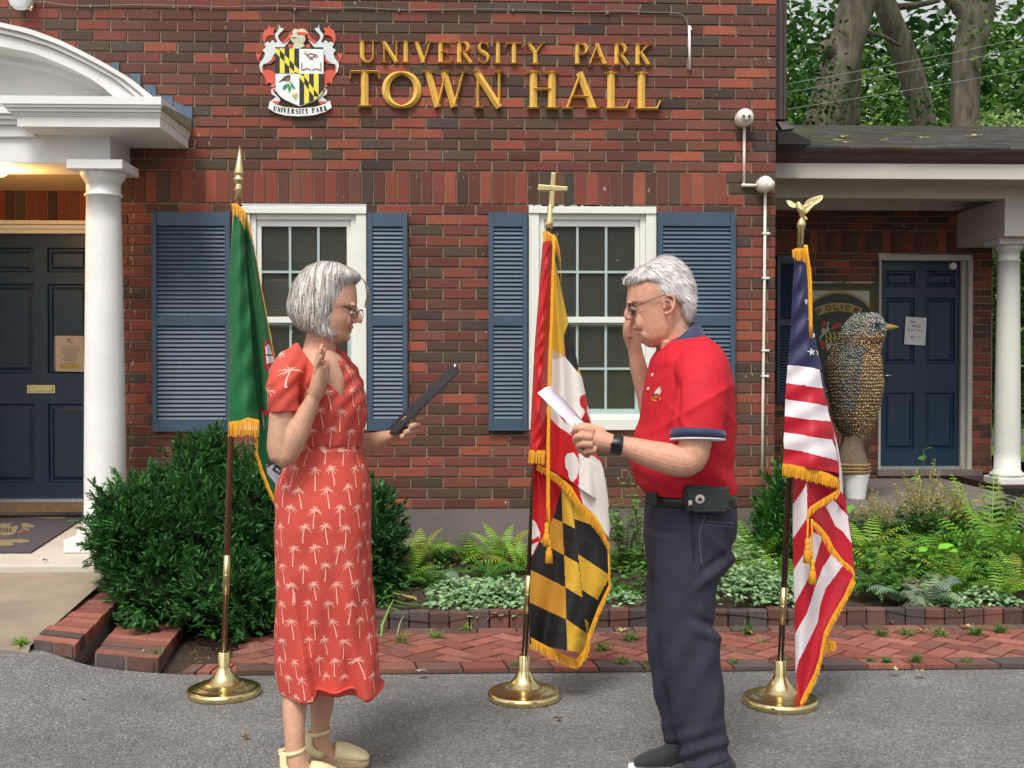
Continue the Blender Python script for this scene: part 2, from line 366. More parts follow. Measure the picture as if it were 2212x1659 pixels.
# ---- entrance walk, porch slab and stepped brick borders
M_tan=mat('tan_concrete',lin((140,127,110)),.92,nscale=3.5,nvar=.22,bump=.3,bscale=120)
M_slab=mat('pale_concrete',lin((190,182,170)),.8,nscale=4,nvar=.1,bump=.15,bscale=90)
pw=[at(60,1384,5.27),at(208,1276,6.12)]
zA=at(60,1384,5.27).z; zB=.215
mb=MB(); a=at(75,1381,5.25); b=at(216,1272,6.12)
L=-7
mb.add([(L,5.22,zA),(a.x,5.2,zA-.005),(b.x,6.12,zB-.012),(b.x+.1,6.46,zB),(L,6.46,zB),(L,5.1,0),(a.x,5.1,0)],[(0,1,2,3,4),(0,5,6,1)]); tag(mb.build('entrance_walk',M_tan),kind='structure')
def px_block(name,top,zdrop,label):
    """brick border block from its top face px points with their distances"""
    T=[at(x,y,Y) for x,y,Y in top]; mb=MB(); nb=8
    B=[Vector((p.x,p.y,-.05)) for p in T]
    # top laid as rowlocks across, side as header ends
    n=max(4,int((T[1]-T[0]).length/.075)); core=[p-Vector((0,0,.006)) for p in T]
    mb.add(core+B,[(0,1,2,3),(0,4,5,1),(1,5,6,2),(2,6,7,3),(3,7,4,0)],1)
    for i in range(n):
        t0=i/n+.06/n; t1=(i+1)/n-.06/n; c=random.choice(RP+GP[:3]); j=random.uniform(.7,1.15); c=tuple(v*j for v in c)
        p=[T[0].lerp(T[1],t0),T[0].lerp(T[1],t1),T[3].lerp(T[2],t1),T[3].lerp(T[2],t0)]; dz=Vector((0,0,random.uniform(-.002,.003)))
        p=[q+dz for q in p]; o=(T[3]-T[0]).normalized()*.006
        s=[p[3]+o,p[2]+o]; s2=[q-Vector((0,0,.062)) for q in s]
        mb.add([p[0],p[1],s[1],s[0]]+s2+[p[0]-Vector((0,0,.06)),p[1]-Vector((0,0,.06))],[(0,1,2,3),(3,2,5,4),(0,3,4,6),(1,7,5,2)],0,c)
        f=(T[0]-T[1]).normalized()*.006
    for i in range(2):   # end face
        t0=i/2+.03;t1=(i+1)/2-.03; f=(T[0]-T[1]).normalized()*.007; c=random.choice(GP)
        p=[T[0].lerp(T[3],t0)+f,T[0].lerp(T[3],t1)+f]; mb.add(p+[p[1]-Vector((0,0,.06)),p[0]-Vector((0,0,.06))],[(0,3,2,1)],0,c)
    return tag(mb.build(name,[M_paver,M_conc]),label,'garden step',"stepped brick borders beside the walk")
px_block('brick_step',[(72,1381,5.24),(188,1278,6.12),(268,1280,6.12),(159,1392,5.2)],.1,'red rowlock brick border block beside the tan walk')
px_block('brick_step',[(205,1411,5.2),(266,1334,6.0),(396,1343,5.9),(338,1424,5.14)],.1,'lower dark brick border block next to the dark yew shrub')
mb=MB(); fz=.255
Xd0=at(-720,790,8.4).x
mb.box(Xd0,at(262,1200,6.9).x,6.43,8.5,-.1,fz); s=tag(mb.build('porch_floor',M_slab),kind='structure'); bevel(s,.012)
# ================= town hall =================
hall=thing('town_hall',(0,YW,0),'two storey red brick hall with blue shuttered windows and arched white entrance porch','building')
z0=at(1130,1098.5,YW).z; zs=at(1130,442,YW).z; PIT=(zs-z0)/29; zt=zs+.2155
def rc(x0,y0,x1,y1,Y):
    a=at(x0,(y0+y1)/2,Y).x; b=at(x1,(y0+y1)/2,Y).x; return a,b,at((x0+x1)/2,y1,Y).z,at((x0+x1)/2,y0,Y).z
w1=rc(519,449,792,929,YW); w2=rc(1142,449,1417,929,YW)
XL=at(238,800,YW).x; XR=at(1674,800,YW).x
ztop=z0+29*PIT
holes=[(w1[0],w1[1],w1[2],w1[3]+.01),(w2[0],w2[1],w2[2],w2[3]+.01)]
mb=MB(); brickwall(mb,XL,XR,z0,29,PIT,YW,holes,off=XL+.02)
soldX1=at(1571,410,YW).x
soldiers(mb,XL,soldX1,zs,zt,YW)
mb2r=3
brickwall(mb,soldX1,XR,zs,3,(zt-zs)/3,YW,off=XR-.2025)
brickwall(mb,XL-4.4,XR,zt,24,PIT,YW,off=XR+.06)
mb.box(XL-4.5,XR-.002,YW+.02,YW+.1,zt+24*PIT,zt+24*PIT+2.2,1)
# side wall on the right and reveals
mb.box(XR-.012,XR-.002,YW+.012,14,0,6.5,1); mb.add([(XL,YW+.01,0),(XL,YW+.01,z0),(XR-.012,YW+.01,z0),(XR-.012,YW+.01,0)],[(0,1,2,3)],1)
WALLMB=mb
# foundation
mb=MB(); zb=at(1130,1162,YW).z; mb.box(XL,XR,YW+.004,YW+.3,zb,z0-.001,0); mb.box(XL,XR,YW-.012,YW+.3,-.1,zb,0)
cr=[(1149,1103),(1147,1120),(1149,1140),(1144,1165),(1146,1190),(1150,1230)]
for i in range(len(cr)-1):
    a=at(*cr[i],YW-.014 if cr[i][1]>1150 else YW+.002); b=at(*cr[i+1],YW-.014 if cr[i+1][1]>1164 else YW+.002)
    for q in (a,b): q.y=min(a.y,b.y)-.0015
    mb.add([a-Vector((.003,0,0)),a+Vector((.003,0,0)),b+Vector((.003,0,0)),b-Vector((.003,0,0))],[(0,1,2,3)],1)
mb.build('foundation',[mat('foundation_concrete',lin((112,102,98)),.92,nscale=2.2,nvar=.2,bump=.25,bscale=100),M_black],hall)
# windows
M_glass=bpy.data.materials.new('window_glass'); M_glass.use_nodes=True; nt=M_glass.node_tree; b=nt.nodes['Principled BSDF']
b.inputs['Base Color'].default_value=(.075,.08,.06,1); b.inputs['Roughness'].default_value=.03; b.inputs['Alpha'].default_value=.36; b.inputs['Specular IOR Level'].default_value=.35
M_munt=mat('muntin_pale',lin((164,182,178)),.5,nscale=8,nvar=.05)
M_blind=mat('blind_slat',lin((128,122,104)),.6,nscale=8,nvar=.1)
M_room=mat('room_dark',lin((84,74,48)),.9,nscale=2,nvar=.5)
def window(x0,x1,top,mx,blinds):
    """px extents; sash window, 3 wide x 2 tall panes over 3x2"""
    Y=YW
    def P(xa,ya,xb,yb,y0,y1,mbx,m=0):
        a,b_,c,d_=rc(xa,ya,xb,yb,Y); mbx.box(a,b_,y0,y1,c,d_,m)
    fr=MB()
    P(x0,447,x1,462,Y-.022,Y+.06,fr)            # head
    P(x0,462,x0+22,929,Y-.012,Y+.06,fr); P(x1-22,462,x1,929,Y-.012,Y+.06,fr)
    P(x0+22,462,x0+34,905,Y+.012,Y+.09,fr); P(x1-34,462,x1-22,905,Y+.012,Y+.09,fr)
    P(x0+34,462,x1-34,474,Y+.012,Y+.09,fr)
    P(x0+22,905,x1-22,929,Y-.02,Y+.06,fr); P(x0+34,896,x1-34,905,Y+.012,Y+.09,fr)
    wf=fr.build('window',M_trim,hall); bevel(wf,.003)
    s=MB(); gx0,gx1=x0+34,x1-34
    P(gx0,474,gx1,488,Y+.03,Y+.06,s); P(gx0,684,gx1,697,Y+.022,Y+.06,s); P(gx0,488,gx0+10,684,Y+.03,Y+.06,s); P(gx1-10,488,gx1,684,Y+.03,Y+.06,s)
    so_=s.build('sash',M_trim,wf); bevel(so_,.002)
    s=MB(); P(gx0,697,gx0+9,896,Y+.05,Y+.08,s); P(gx1-9,697,gx1,896,Y+.05,Y+.08,s); P(gx0+9,884,gx1-9,896,Y+.05,Y+.08,s); P(gx0+9,697,gx1-9,702,Y+.05,Y+.08,s)
    s.build('sash',M_munt,wf)
    m_=MB(); W=(gx1-gx0-20)/3
    for k in (1,2): P(gx0+10+W*k-2.6,488,gx0+10+W*k+2.6,684,Y+.036,Y+.05,m_); P(gx0+10+W*k-2.6,702,gx0+10+W*k+2.6,884,Y+.056,Y+.07,m_,0)
    P(gx0+10,584,gx1-10,589,Y+.037,Y+.05,m_); P(gx0+9,794,gx1-9,799,Y+.057,Y+.07,m_)
    m_.build('muntin',M_munt,wf)
    g=MB(); P(gx0+10,488,gx1-10,684,Y+.052,Y+.056,g); P(gx0+9,702,gx1-9,884,Y+.072,Y+.076,g); g.build('pane',M_glass,wf)
    bl=MB(); 
    for ya,yb in blinds:
        y=ya
        while y<yb:
            a,b_,c,d_=rc(gx0+8,y,gx1-8,y+3.6,Y); bl.add([(a,Y+.14,c),(b_,Y+.14,c),(b_,Y+.155,d_),(a,Y+.155,d_)],[(0,1,2,3)]); y+=4.4
    if bl.v: bl.build('blind',M_blind,wf)
    rm=MB(); a,b_,c,d_=rc(x0,449,x1,929,Y); rm.box(a,b_,Y+1.2,Y+1.25,c,d_); rm.box(a,a+.01,Y+.1,Y+1.2,c,d_); rm.box(b_-.01,b_,Y+.1,Y+1.2,c,d_); rm.box(a,b_,Y+.1,Y+1.2,c,c+.01); rm.box(a,b_,Y+.1,Y+1.2,d_-.01,d_)
    rm.box(a+.2,a+.42,Y+.9,Y+.95,c+.9,c+1.15,1); rm.box(b_-.45,b_-.2,Y+.8,Y+.9,c+.7,c+1.1,2); 
    for q in range(14): rm.ball((a+.15+q*.05,Y+.5,c+.72+random.uniform(0,.06)),random.uniform(.03,.05),3,nu=6,nv=4)
    rm.build('interior',[M_room,mat('picture_frame',lin((120,96,50)),.6,nscale=9),mat('cabinet',lin((90,70,40)),.6,nscale=9),mat('house_plant',(.05,.09,.03),.6,nscale=60,nvar=.5)],wf)
    return wf
window(519,792,0,0,[(490,560),(600,684),(702,884)])
window(1142,1417,0,0,[(702,884)])
def shutter(x0,x1,y0=459,y1=932,mid=(684,704),Y=YW,parent=hall,matx=None,lou=9.15,top=30,st=11,bot=24):
    mbx=MB(); th=.035; Ys=Y-.038
    def P(xa,ya,xb,yb,yf,yk): a,b_,c,d_=rc(xa,ya,xb,yb,Y); mbx.box(a,b_,yf,yk,c,d_)
    P(x0,y0,x0+st,y1,Ys,Y-.003); P(x1-st,y0,x1,y1,Ys,Y-.003)
    P(x0+st,y0,x1-st,y0+top,Ys,Y-.003); P(x0+st,mid[0],x1-st,mid[1],Ys,Y-.003); P(x0+st,y1-bot,x1-st,y1,Ys,Y-.003)
    a,b_,_,_=rc(x0+st,y0,x1-st,y1,Y); _,_,c,d_=rc(x0,y0+2,x1,y1-2,Y); mbx.add([(a,Y-.006,c),(b_,Y-.006,c),(b_,Y-.006,d_),(a,Y-.006,d_)],[(0,1,2,3)])
    for ya,yb in ((y0+top,mid[0]),(mid[1],y1-bot)):
        n=round((yb-ya)/lou)
        for i in range(n):
            _,_,c,d_=rc(x0,ya+(yb-ya)*i/n,x1,ya+(yb-ya)*(i+1)/n,Y); h=d_-c
            vs=[(a,Ys+.006,c+.0045),(b_,Ys+.006,c+.0045),(b_,Ys+.020,c+h*1.05),(a,Ys+.020,c+h*1.05),(a,Ys+.011,c+.001),(b_,Ys+.011,c+.001)]
            mbx.add(vs,[(0,1,2,3),(4,5,1,0)])
    o=mbx.build('shutter',matx or M_shut,parent); return bevel(o,.0015,1)
shutter(331,500); shutter(795,881,461,930); shutter(1055,1139,461,930); shutter(1419,1586,460,931)
# brown downspout on the corner
mb=MB(); xx=XR+.012; zt_=at(1690,262,YW+.12).z
for i in range(4): mb.box(xx+i*.018,xx+i*.018+.0165,YW+.06-(i%2)*.006,YW+.13,zt_,6.2)
mb.box(xx-.003,xx+.075,YW+.065,YW+.135,zt_-.0,6.2)
mb.prism([at(1679,262,YW+.06),at(1701,262,YW+.06),at(1717,277,YW+.02),at(1690,280,YW+.02)],(0,.07,0))
mb.build('downspout',M_gutter,hall)
# thin cable with clips along the wall
def cable(name,pts,rad,matx,label,cat,Y=YW-.012,clips=()):
    t=thing(name,at(*pts[0],Y),label,cat) if clips else None
    m_=MB(); m_.tube([at(x,y,Y) for x,y in pts],rad,6,sub=3); o=m_.build('wire' if clips else name,matx,t)
    if clips:
        for x,y in clips: c=MB(); a=at(x,y,Y); c.box(a.x-.006,a.x+.006,Y-.007,YW,a.z-.012,a.z+.006); c.ball(a+Vector((0,-.004,-.012)),.006,nu=6,nv=4); c.build('clip',M_cable,t)
    else: tag(o,label,cat)
    return t or o
M_cable=mat('grey_cable',lin((112,104,94)),.5,nscale=20,nvar=.2)
pts=[(62,6),(95,4),(125,9),(160,12),(195,13),(230,12),(300,10),(360,12),(420,13),(480,15),(540,14),(600,13),(660,15),(720,18),(760,16),(800,18),(870,22),(940,21),(1010,20),(1080,20),(1150,22),(1220,25),(1280,26),(1340,24),(1400,27),(1450,28),(1474,32),(1480,44),(1488,54),(1489,62)]
cable('wall_cable',pts,.0035,M_cable,'thin grey wire sagging along the brick above the gold lettering','cable',clips=[(196,12),(412,13),(637,19),(862,21),(1108,21),(1313,26)])
mb=MB(); mb.tube([at(1489,56,YW-.015),at(1490,150,YW-.015)],.009,8); mb.box(at(1486,0,YW).x,at(1493,0,YW).x,YW-.02,YW,at(1489,66,YW).z,at(1489,60,YW).z)
tag(mb.build('wall_conduit',M_white),'short white vertical pipe on brick right of the gold lettering','pipe')
# pale drips (efflorescence) on the brick by the column and at random
mb=MB()
def drip(x,y,w_,h_):
    a=at(x,y,YW-.0028); n=7; pts=[]
    for i in range(n): th=2*math.pi*i/n; r=random.uniform(.6,1.2); pts.append((a.x+w_*r*math.cos(th),YW-.0028,a.z+h_*r*math.sin(th)))
    mb.add(pts,[tuple(range(n))])
for i in range(55): drip(random.gauss(286,2.5),random.uniform(330,1010),random.uniform(.001,.003),random.uniform(.003,.02))
for i in range(25): drip(random.gauss(268,2.5),random.uniform(330,1010),random.uniform(.001,.002),random.uniform(.003,.012))
for i in range(85):
    x=random.uniform(290,1650);y=random.uniform(10,1090)
    drip(x,y,random.uniform(.001,.0028),random.uniform(.0015,.011))
for x,y in ((489,120),(1005,95),(452,310),(1240,460),(900,380),(980,180),(1175,150)): drip(x,y,.002,.022)
b_=len(WALLMB.v); WALLMB.v+=mb.v; WALLMB.f+=[tuple(b_+k for k in f) for f in mb.f]; WALLMB.m+=[2]*len(mb.f); WALLMB.c+=mb.c; WALLMB.sm+=mb.sm
WALLMB.build('wall',[M_brick,M_mortar,mat('pale_spots',lin((190,178,162)),.8,nscale=20)],hall)
# ---- entrance: recess, door
YD=8.4
M_bricklit=M_brick
dl=rc(-40,505,215,1078,YD)
mb=MB(); zsb=at(90,478,YD).z; zc=at(90,412,YD).z
soldiers(mb,Xd0,at(222,450,YD).x+.3,zsb,zc+.02,YD,k=1.0)
xr_=XL+.0; dx1=at(222,800,YD).x
mb.box(XL-.01,XL+.11,YW+.1,YD+.1,0,zc+.03,1)
brickwall(mb,dx1,XL+.01,fz,33,PIT,YD)
for r in range(36):   # brick return of the opening
    for k in range(4):
        y=YW+.02+k*.2125+(.1 if r%2 else 0)
        if y+.2<YD and r*PIT+fz+PIT<zc: mb.box(XL-.02,XL-.009,y,y+.2,fz+r*PIT+.005,fz+(r+1)*PIT-.005,0,bcol())
mb.build('entry_wall',[M_brick,M_mortar],hall)
cxd=at(88,790,8.4).x; XLL=2*cxd-XL
mb=MB(); brickwall(mb,XLL-.02,at(-61,800,YD).x,fz,33,PIT,YD); brickwall(mb,XLL-4,XLL,z0,29,PIT,YW,off=XLL); soldiers(mb,XLL-4,XLL,zs,zt,YW); brickwall(mb,XLL-4,XL-4.4,zt,24,PIT,YW,off=XR+.06) if XLL-4<XL-4.4 else None
mb.box(XLL-.11,XLL-.001,YW+.1,YD+.1,0,zc+.03,1); mb.box(XLL-4,XLL-.001,YW+.02,YW+.1,-.1,z0,1)
mb.build('wall',[M_brick,M_mortar],hall)
mb=MB(); mb.box(Xd0,XL,YW-.3,YD+.1,zc,zc+.06); mb.build('porch_ceiling',mat('cream_paint',lin((226,196,140)),.6,nscale=6,nvar=.05),hall)
mb=MB(); P=lambda xa,ya,xb,yb,yf,yk,m_=0:(lambda r_:mb.box(r_[0],r_[1],yf,yk,r_[2],r_[3],m_))(rc(xa,ya,xb,yb,YD))
P(-60,479,232,487,YD-.09,YD); P(-60,487,232,496,YD-.05,YD); P(-60,496,232,505,YD-.03,YD+.1); P(215,505,232,1100,YD-.03,YD+.1); P(-60,505,-40,1100,YD-.03,YD+.1)
ef=mb.build('door_frame',M_trim,hall); bevel(ef,.004)
def door(px,Y,panels,parent,name='door',deep=.02,matx=None):
    """slab with recessed raised panels; px=(x0,y0,x1,y1); panels px rects"""
    m_=MB(); a,b_,c,d_=rc(*px,Y); xs_=sorted({px[0],px[2]}|{p[0] for p in panels}|{p[2] for p in panels}); ys_=sorted({px[1],px[3]}|{p[1] for p in panels}|{p[3] for p in panels})
    X=lambda x:a+(b_-a)*(x-px[0])/(px[2]-px[0]); Z=lambda y:d_+(c-d_)*(y-px[1])/(px[3]-px[1])
    for i in range(len(xs_)-1):
        for j_ in range(len(ys_)-1):
            cx_,cy_=(xs_[i]+xs_[i+1])/2,(ys_[j_]+ys_[j_+1])/2; inp=any(p[0]<cx_<p[2] and p[1]<cy_<p[3] for p in panels)
            x0,x1,z1,z0_=X(xs_[i]),X(xs_[i+1]),Z(ys_[j_]),Z(ys_[j_+1])
            if not inp: m_.add([(x0,Y,z0_),(x1,Y,z0_),(x1,Y,z1),(x0,Y,z1)],[(0,1,2,3)])
    for p in panels:
        x0,x1,z1,z0_=X(p[0]),X(p[2]),Z(p[1]),Z(p[3]); ring=[(0,0),(.010,deep),(.022,deep),(.045,.006)]; V=[]
        for i_,dy in ring: V+=[(x0+i_,Y+dy,z0_+i_),(x1-i_,Y+dy,z0_+i_),(x1-i_,Y+dy,z1-i_),(x0+i_,Y+dy,z1-i_)]
        F=[(r*4+k,r*4+(k+1)%4,(r+1)*4+(k+1)%4,(r+1)*4+k) for r in range(3) for k in range(4)]+[(12,13,14,15)]
        m_.add(V,F)
    return m_.build(name,matx or M_door,parent)
ed=door((-40,505,215,1078),YD+.03,[(-15,535,74,692)if 0 else (-15,535,74,588),(103,535,192,588),(-15,613,74,806),(103,613,192,806),(-15,872,74,1043),(103,872,192,1043)],hall)
mb=MB(); P(-40,1078,215,1085,YD+.0,YD+.04); 
mb.build('door_sweep',mat('aluminium',(.55,.55,.54),.4,1,nscale=12),ed)
mb=MB(); P(-60,1086,232,1094,YD-.02,YD+.1,0); P(-60,1094,232,1104,YD-.07,YD+.1,0); mb.box(Xd0,at(232,800,YD).x,YD-.05,YD+.1,0,fz+.01); mb.build('threshold',mat('threshold_wood',lin((120,100,72)),.7,nscale=12,nvar=.3),hall)
mb=MB(); a,b_,c,d_=rc(59,831,121,850,YD+.03); mb.box(a,b_,YD+.018,YD+.03,c,d_,0,ch=.003); mb.box(a+.022,b_-.02,YD+.010,YD+.02,c+.015,d_-.015,0,ch=.002); mb.build('mail_slot',M_brass,ed)
# ---- porch canopy
YF=6.7; YN=6.98
can=thing('entrance_canopy',at(100,300,YF),'white arched porch canopy with moulded cornice over the blue entrance door','porch canopy')
outer=[(-434,-12),(-330,-6),(-220,8),(-110,26),(0,48),(67,63),(133,88),(187,115),(233,140),(283,170),(320,200),(353,230)]
inner=[(-434,42),(-330,47),(-220,58),(-110,75),(0,97),(67,110),(133,137),(187,163),(220,187),(247,211)]
def band(mbx,oc,ic,y0,y1,n=40):
    O=[at(p[0],p[1],YF) for p in resample(oc,n)]; I=[at(p[0],p[1],YF) for p in resample(ic,n)]; V=[]
    for o_,i_ in zip(O,I): V+=[(o_.x,y0,o_.z),(i_.x,y0,i_.z),(o_.x,y1,o_.z),(i_.x,y1,i_.z)]
    F=[]
    for k in range(n-1): a=k*4; b=a+4; F+=[(a,a+1,b+1,b),(a+2,b+2,b+3,a+3),(a,b,b+2,a+2),(a+1,a+3,b+3,b+1)]
    F+=[(0,2,3,1),((n-1)*4,(n-1)*4+1,(n-1)*4+3,(n-1)*4+2)]
    mbx.add(V,F,0)
def mixc(a,b,t,n=40):
    A=resample(a,n);B=resample(b,n); return [tuple(A[i]*(1-t)+B[i]*t) for i in range(n)]
mb=MB(); band(mb,outer,mixc(outer,inner,.20),YF,YW); band(mb,mixc(outer,inner,.20),mixc(outer,inner,.30),YF+.03,YW); band(mb,mixc(outer,inner,.30),mixc(outer,inner,.42),YF+.018,YW); band(mb,mixc(outer,inner,.42),mixc(outer,inner,.5),YF+.05,YW); band(mb,mixc(outer,inner,.5),inner,YF+.04,YW)
mb.build('arch',M_white,can)
# tympanum
mb=MB(); I=[at(p[0],p[1],YF) for p in inner]; zb_=at(150,211,YF).z; mb.prism([(I[0].x,YN+.06,zb_-.1)]+[(p.x,YN+.06,p.z+.02) for p in I]+[(I[-1].x+.1,YN+.06,zb_-.1)],(0,.1,0)); 
ic=[(p.x,p.z) for p in I]
V=[];
for x,z in ic: V+=[(x,YN+.0,z),(x,YN+.0,z-.03),(x,YN+.06,z-.05),(x,YN+.06,z)]
n=len(ic); F=[(k*4+j_,k*4+j_+1,k*4+5+j_,k*4+4+j_) for k in range(n-1) for j_ in range(2)]; mb.add(V,F)
mb.build('tympanum',M_white,can)
# cornice returns: stacked mouldings over the column (right) and mirrored far left
mb=MB()
def cbox(xa,xb,ya,yb,yf): a=at(xa,(ya+yb)/2,YF).x; b_=at(xb,(ya+yb)/2,YF).x; mb.box(a,b_,yf,YW-.002,at((xa+xb)/2,yb,YF).z,at((xa+xb)/2,ya,YF).z)
cbox(5,351,210,227,YF-.03); 
for i,(ya,yb,x0_,x1_,dy) in enumerate(((227,233,9,350,-.02),(233,241,16,348,-.004),(241,246,22,346,.012),(246,250,28,345,.02),(250,272,33,343,.026))): cbox(x0_,x1_,ya,yb,YF+dy)
mb.build('cornice',M_white,can)
mb=MB()
for (ya,yb,dy) in ((238,252,.02),(252,262,.04),(262,272,.06),(272,297,.085)):
    a=at(-900,ya,YN).x; b_=at(80,ya,YN).x; mb.box(a,b_,YN-.11+dy,YN+.2,at(0,yb,YN).z,at(0,ya,YN).z)
zfr=at(120,353,YN).z; zft=at(120,293,YN).z
mb.box(at(-900,300,YN).x,at(238,320,YN).x,YN,YW-.002,zfr,zft+.02)
o=mb.build('frieze',M_white,can); bevel(o,.004)
# lead flashing stepped up the wall
mb=MB(); F_=[(243,135,258,150),(283,160,305,182),(313,185,338,205),(340,208,374,232),(371,230,416,262)]
for x0_,y0_,x1_,y1_ in F_: a,b_,c,d_=rc(x0_,y0_,x1_,y1_+8,YW); mb.box(a,b_,YW-.012,YW,c,d_)
a=[at(*q,YW-.006) for q in ((345,205),(416,236),(417,275),(404,268),(300,190))]; mb.prism(a,(0,.005,0))
mb.build('flashing',mat('blue_lead',lin((70,90,108)),.6,nscale=20,nvar=.3),can)
mb=MB(); a=[at(352,231,YF),at(413,262,YW),at(413,287,YW),at(350,238,YF)]; mb.prism(a,(.004,0,.012)); mb.build('edge_trim',mat('mossy_white',lin((150,150,118)),.8,nscale=60,nvar=.5),can)
def column(cx,cy,zb0,zt0,r0,r1,plinth,label,ab,matx):
    t=thing('porch_column',(cx,cy,zb0),label,'column'); h=zt0-zb0
    m_=MB(); m_.box(cx-plinth,cx+plinth,cy-plinth,cy+plinth,zb0,zb0+.085); bevel(m_.build('plinth',matx,t),.012)
    m_=MB(); m_.lathe([(r0*1.0,.085),(r0*1.28,.087),(r0*1.34,.10),(r0*1.3,.118),(r0*1.12,.125),(r0*1.1,.135),(r0,.15)]+[(r0+(r1-r0)*(k/12)**1.4,.15+(h-.15-.2)*k/12) for k in range(13)]+[(r1*1.1,h-.198),(r1*1.12,h-.188),(r1*1.0,h-.18),(r1*1.0,h-.12),(r1*1.05,h-.118),(r1*1.05,h-.11),(r1*1.12,h-.105),(r1*1.3,h-.075),(r1*1.34,h-.06),(r1*1.3,h-.052)],(cx,cy,zb0),40); m_.build('shaft',matx,t)
    m_=MB(); m_.box(cx-ab,cx+ab,cy-ab,cy+ab,zt0-.055,zt0); bevel(m_.build('capital',matx,t),.004)
    return t
cxw=at(226,790,7.0).x
column(cxw,7.0,fz,zfr,.125,.101,.19,'thick smooth white column beside the left yew shrub at the entrance',.165,M_white)
column(2*cxd-cxw,7.0,fz,zfr,.125,.101,.19,'thick white column at the far left side of the entrance canopy',.165,M_white)
lx=at(2,366,7.2)
mb=MB(); lp=thing('porch_light',(lx.x,7.2,lx.z),'glowing round lamp under the entrance porch ceiling','lamp')
mb.ball((lx.x,7.2,lx.z),.045); M_lamp=bpy.data.materials.new('lamp_glow'); M_lamp.use_nodes=True; b=M_lamp.node_tree.nodes['Principled BSDF']; b.inputs['Base Color'].default_value=(1,.8,.5,1); b.inputs['Emission Color'].default_value=(1,.66,.28,1); b.inputs['Emission Strength'].default_value=9
mb.build('globe',M_lamp,lp); mb=MB(); mb.lathe([(.05,.0),(.06,.03)],(lx.x,7.2,zc-.03),16); mb.lathe([(.02,0),(.02,.1)],(lx.x,7.2,lx.z),10); mb.build('lamp_base',M_brassd,lp)
pl=bpy.data.lights.new('porch_lamp','POINT'); pl.energy=17; pl.color=(1,.5,.14); pl.shadow_soft_size=.05; plo=bpy.data.objects.new('porch_lamp',pl); plo.location=(lx.x,7.2,lx.z-.09); sc.collection.objects.link(plo)
# mat
dm=thing('door_mat',(-3,7.4,fz),'dark grey mat with tan crest lettering in front of the entrance door','door mat')
Mz=fz+.012
def G(x,y,z=Mz):  # px onto floor plane z
    r=CM@Vector(((x-CX)/FPX,(CY-y)/FPX,-1)); k=(z-CP.z)/r.z; return CP+r*k
c4=[G(-260,1101),G(208,1101),G(66,1192),G(-380,1192)]
mb=MB(); mb.add(c4+[p-Vector((0,0,.011)) for p in c4],[(3,2,1,0),(0,1,5,4),(1,2,6,5),(2,3,7,6),(3,0,4,7)]); mb.build('rug',mat('mat_fibre',lin((74,68,76)),.95,nscale=80,nvar=.2,bump=.5,bscale=300),dm)
mb=MB(); zz=Mz+.002
def gp(pts,m_=0): mb.add([G(x,y,zz) for x,y in pts][::-1],[tuple(range(len(pts)))],m_)
gp([(-200,1106),(60,1108),(120,1110),(158,1114),(135,1120),(110,1121),(60,1117),(-200,1114)]); gp([(-150,1168),(10,1166),(50,1164),(64,1167),(62,1171),(45,1173),(28,1172),(30,1178),(-20,1180),(-150,1182)])
for pts in ([(0,1131),(25,1130),(20,1138),(40,1135),(34,1150),(25,1155),(10,1157),(0,1155)],[(45,1131),(56,1129),(66,1132),(76,1136),(70,1140),(60,1139),(48,1140)],[(36,1151),(52,1140),(66,1144),(50,1150)]): gp(pts,0)
gp([(36,1152),(52,1143),(60,1147),(48,1152)],2)
for i in range(5):
    for j_ in range(2): gp([(-8+i*7,1141+j_*5),(-3+i*7,1141+j_*5),(-4+i*7,1145+j_*5),(-9+i*7,1145+j_*5)],1)
o=G(92,1115,zz+.001); u=(G(100,1115,zz)-G(92,1115,zz)).normalized()
textmesh('TOWN HALL',.075,mb,G(62,1115.5,zz+.001),(1,0,0),(0,1.0,0),1,bold=.004,sx=1.7)
mb.build('crest_print',[mat('mat_tan',lin((128,116,84)),.95,nscale=60,nvar=.2),mat('mat_dark',lin((66,60,64)),.95,nscale=60),mat('mat_red',lin((120,74,66)),.95,nscale=60)],dm)
# ================= annex (right wing) =================
YA=10.7; az=.30
anx=thing('porch_annex',(4,YA,0),'single storey brick annex with shingled roof, deep porch and blue door','building')
Xa0=XR-.1; Xa1=at(2143,800,YA).x
dA=rc(1897,552,2096,1014,YA)
wA=rc(1745,612,1893,860,YA)
zsA=at(1950,547,YA).z; PA=.0677; zfA=.30; rowsA=int((zsA-zfA)/PA); z0A=zsA-rowsA*PA
DK=[tuple(v*1.0 for v in c) for c in PALW]
mb=MB(); brickwall(mb,Xa0,Xa1,z0A,rowsA,PA,YA,[(dA[0],dA[1],dA[2]-.02,dA[3]+.02),(wA[0],wA[1],wA[2],wA[3])],off=Xa1)
soldiers(mb,Xa0,Xa1-.22,zsA,zsA+.215,YA); brickwall(mb,Xa1-.22,Xa1,zsA,3,.215/3,YA,off=Xa1); brickwall(mb,Xa0,Xa1,zsA+.215,7,PA,YA,off=Xa0)
mb.box(Xa0,Xa1,YA+.02,YA+.2,zsA+.215+7*PA,3.4,1)
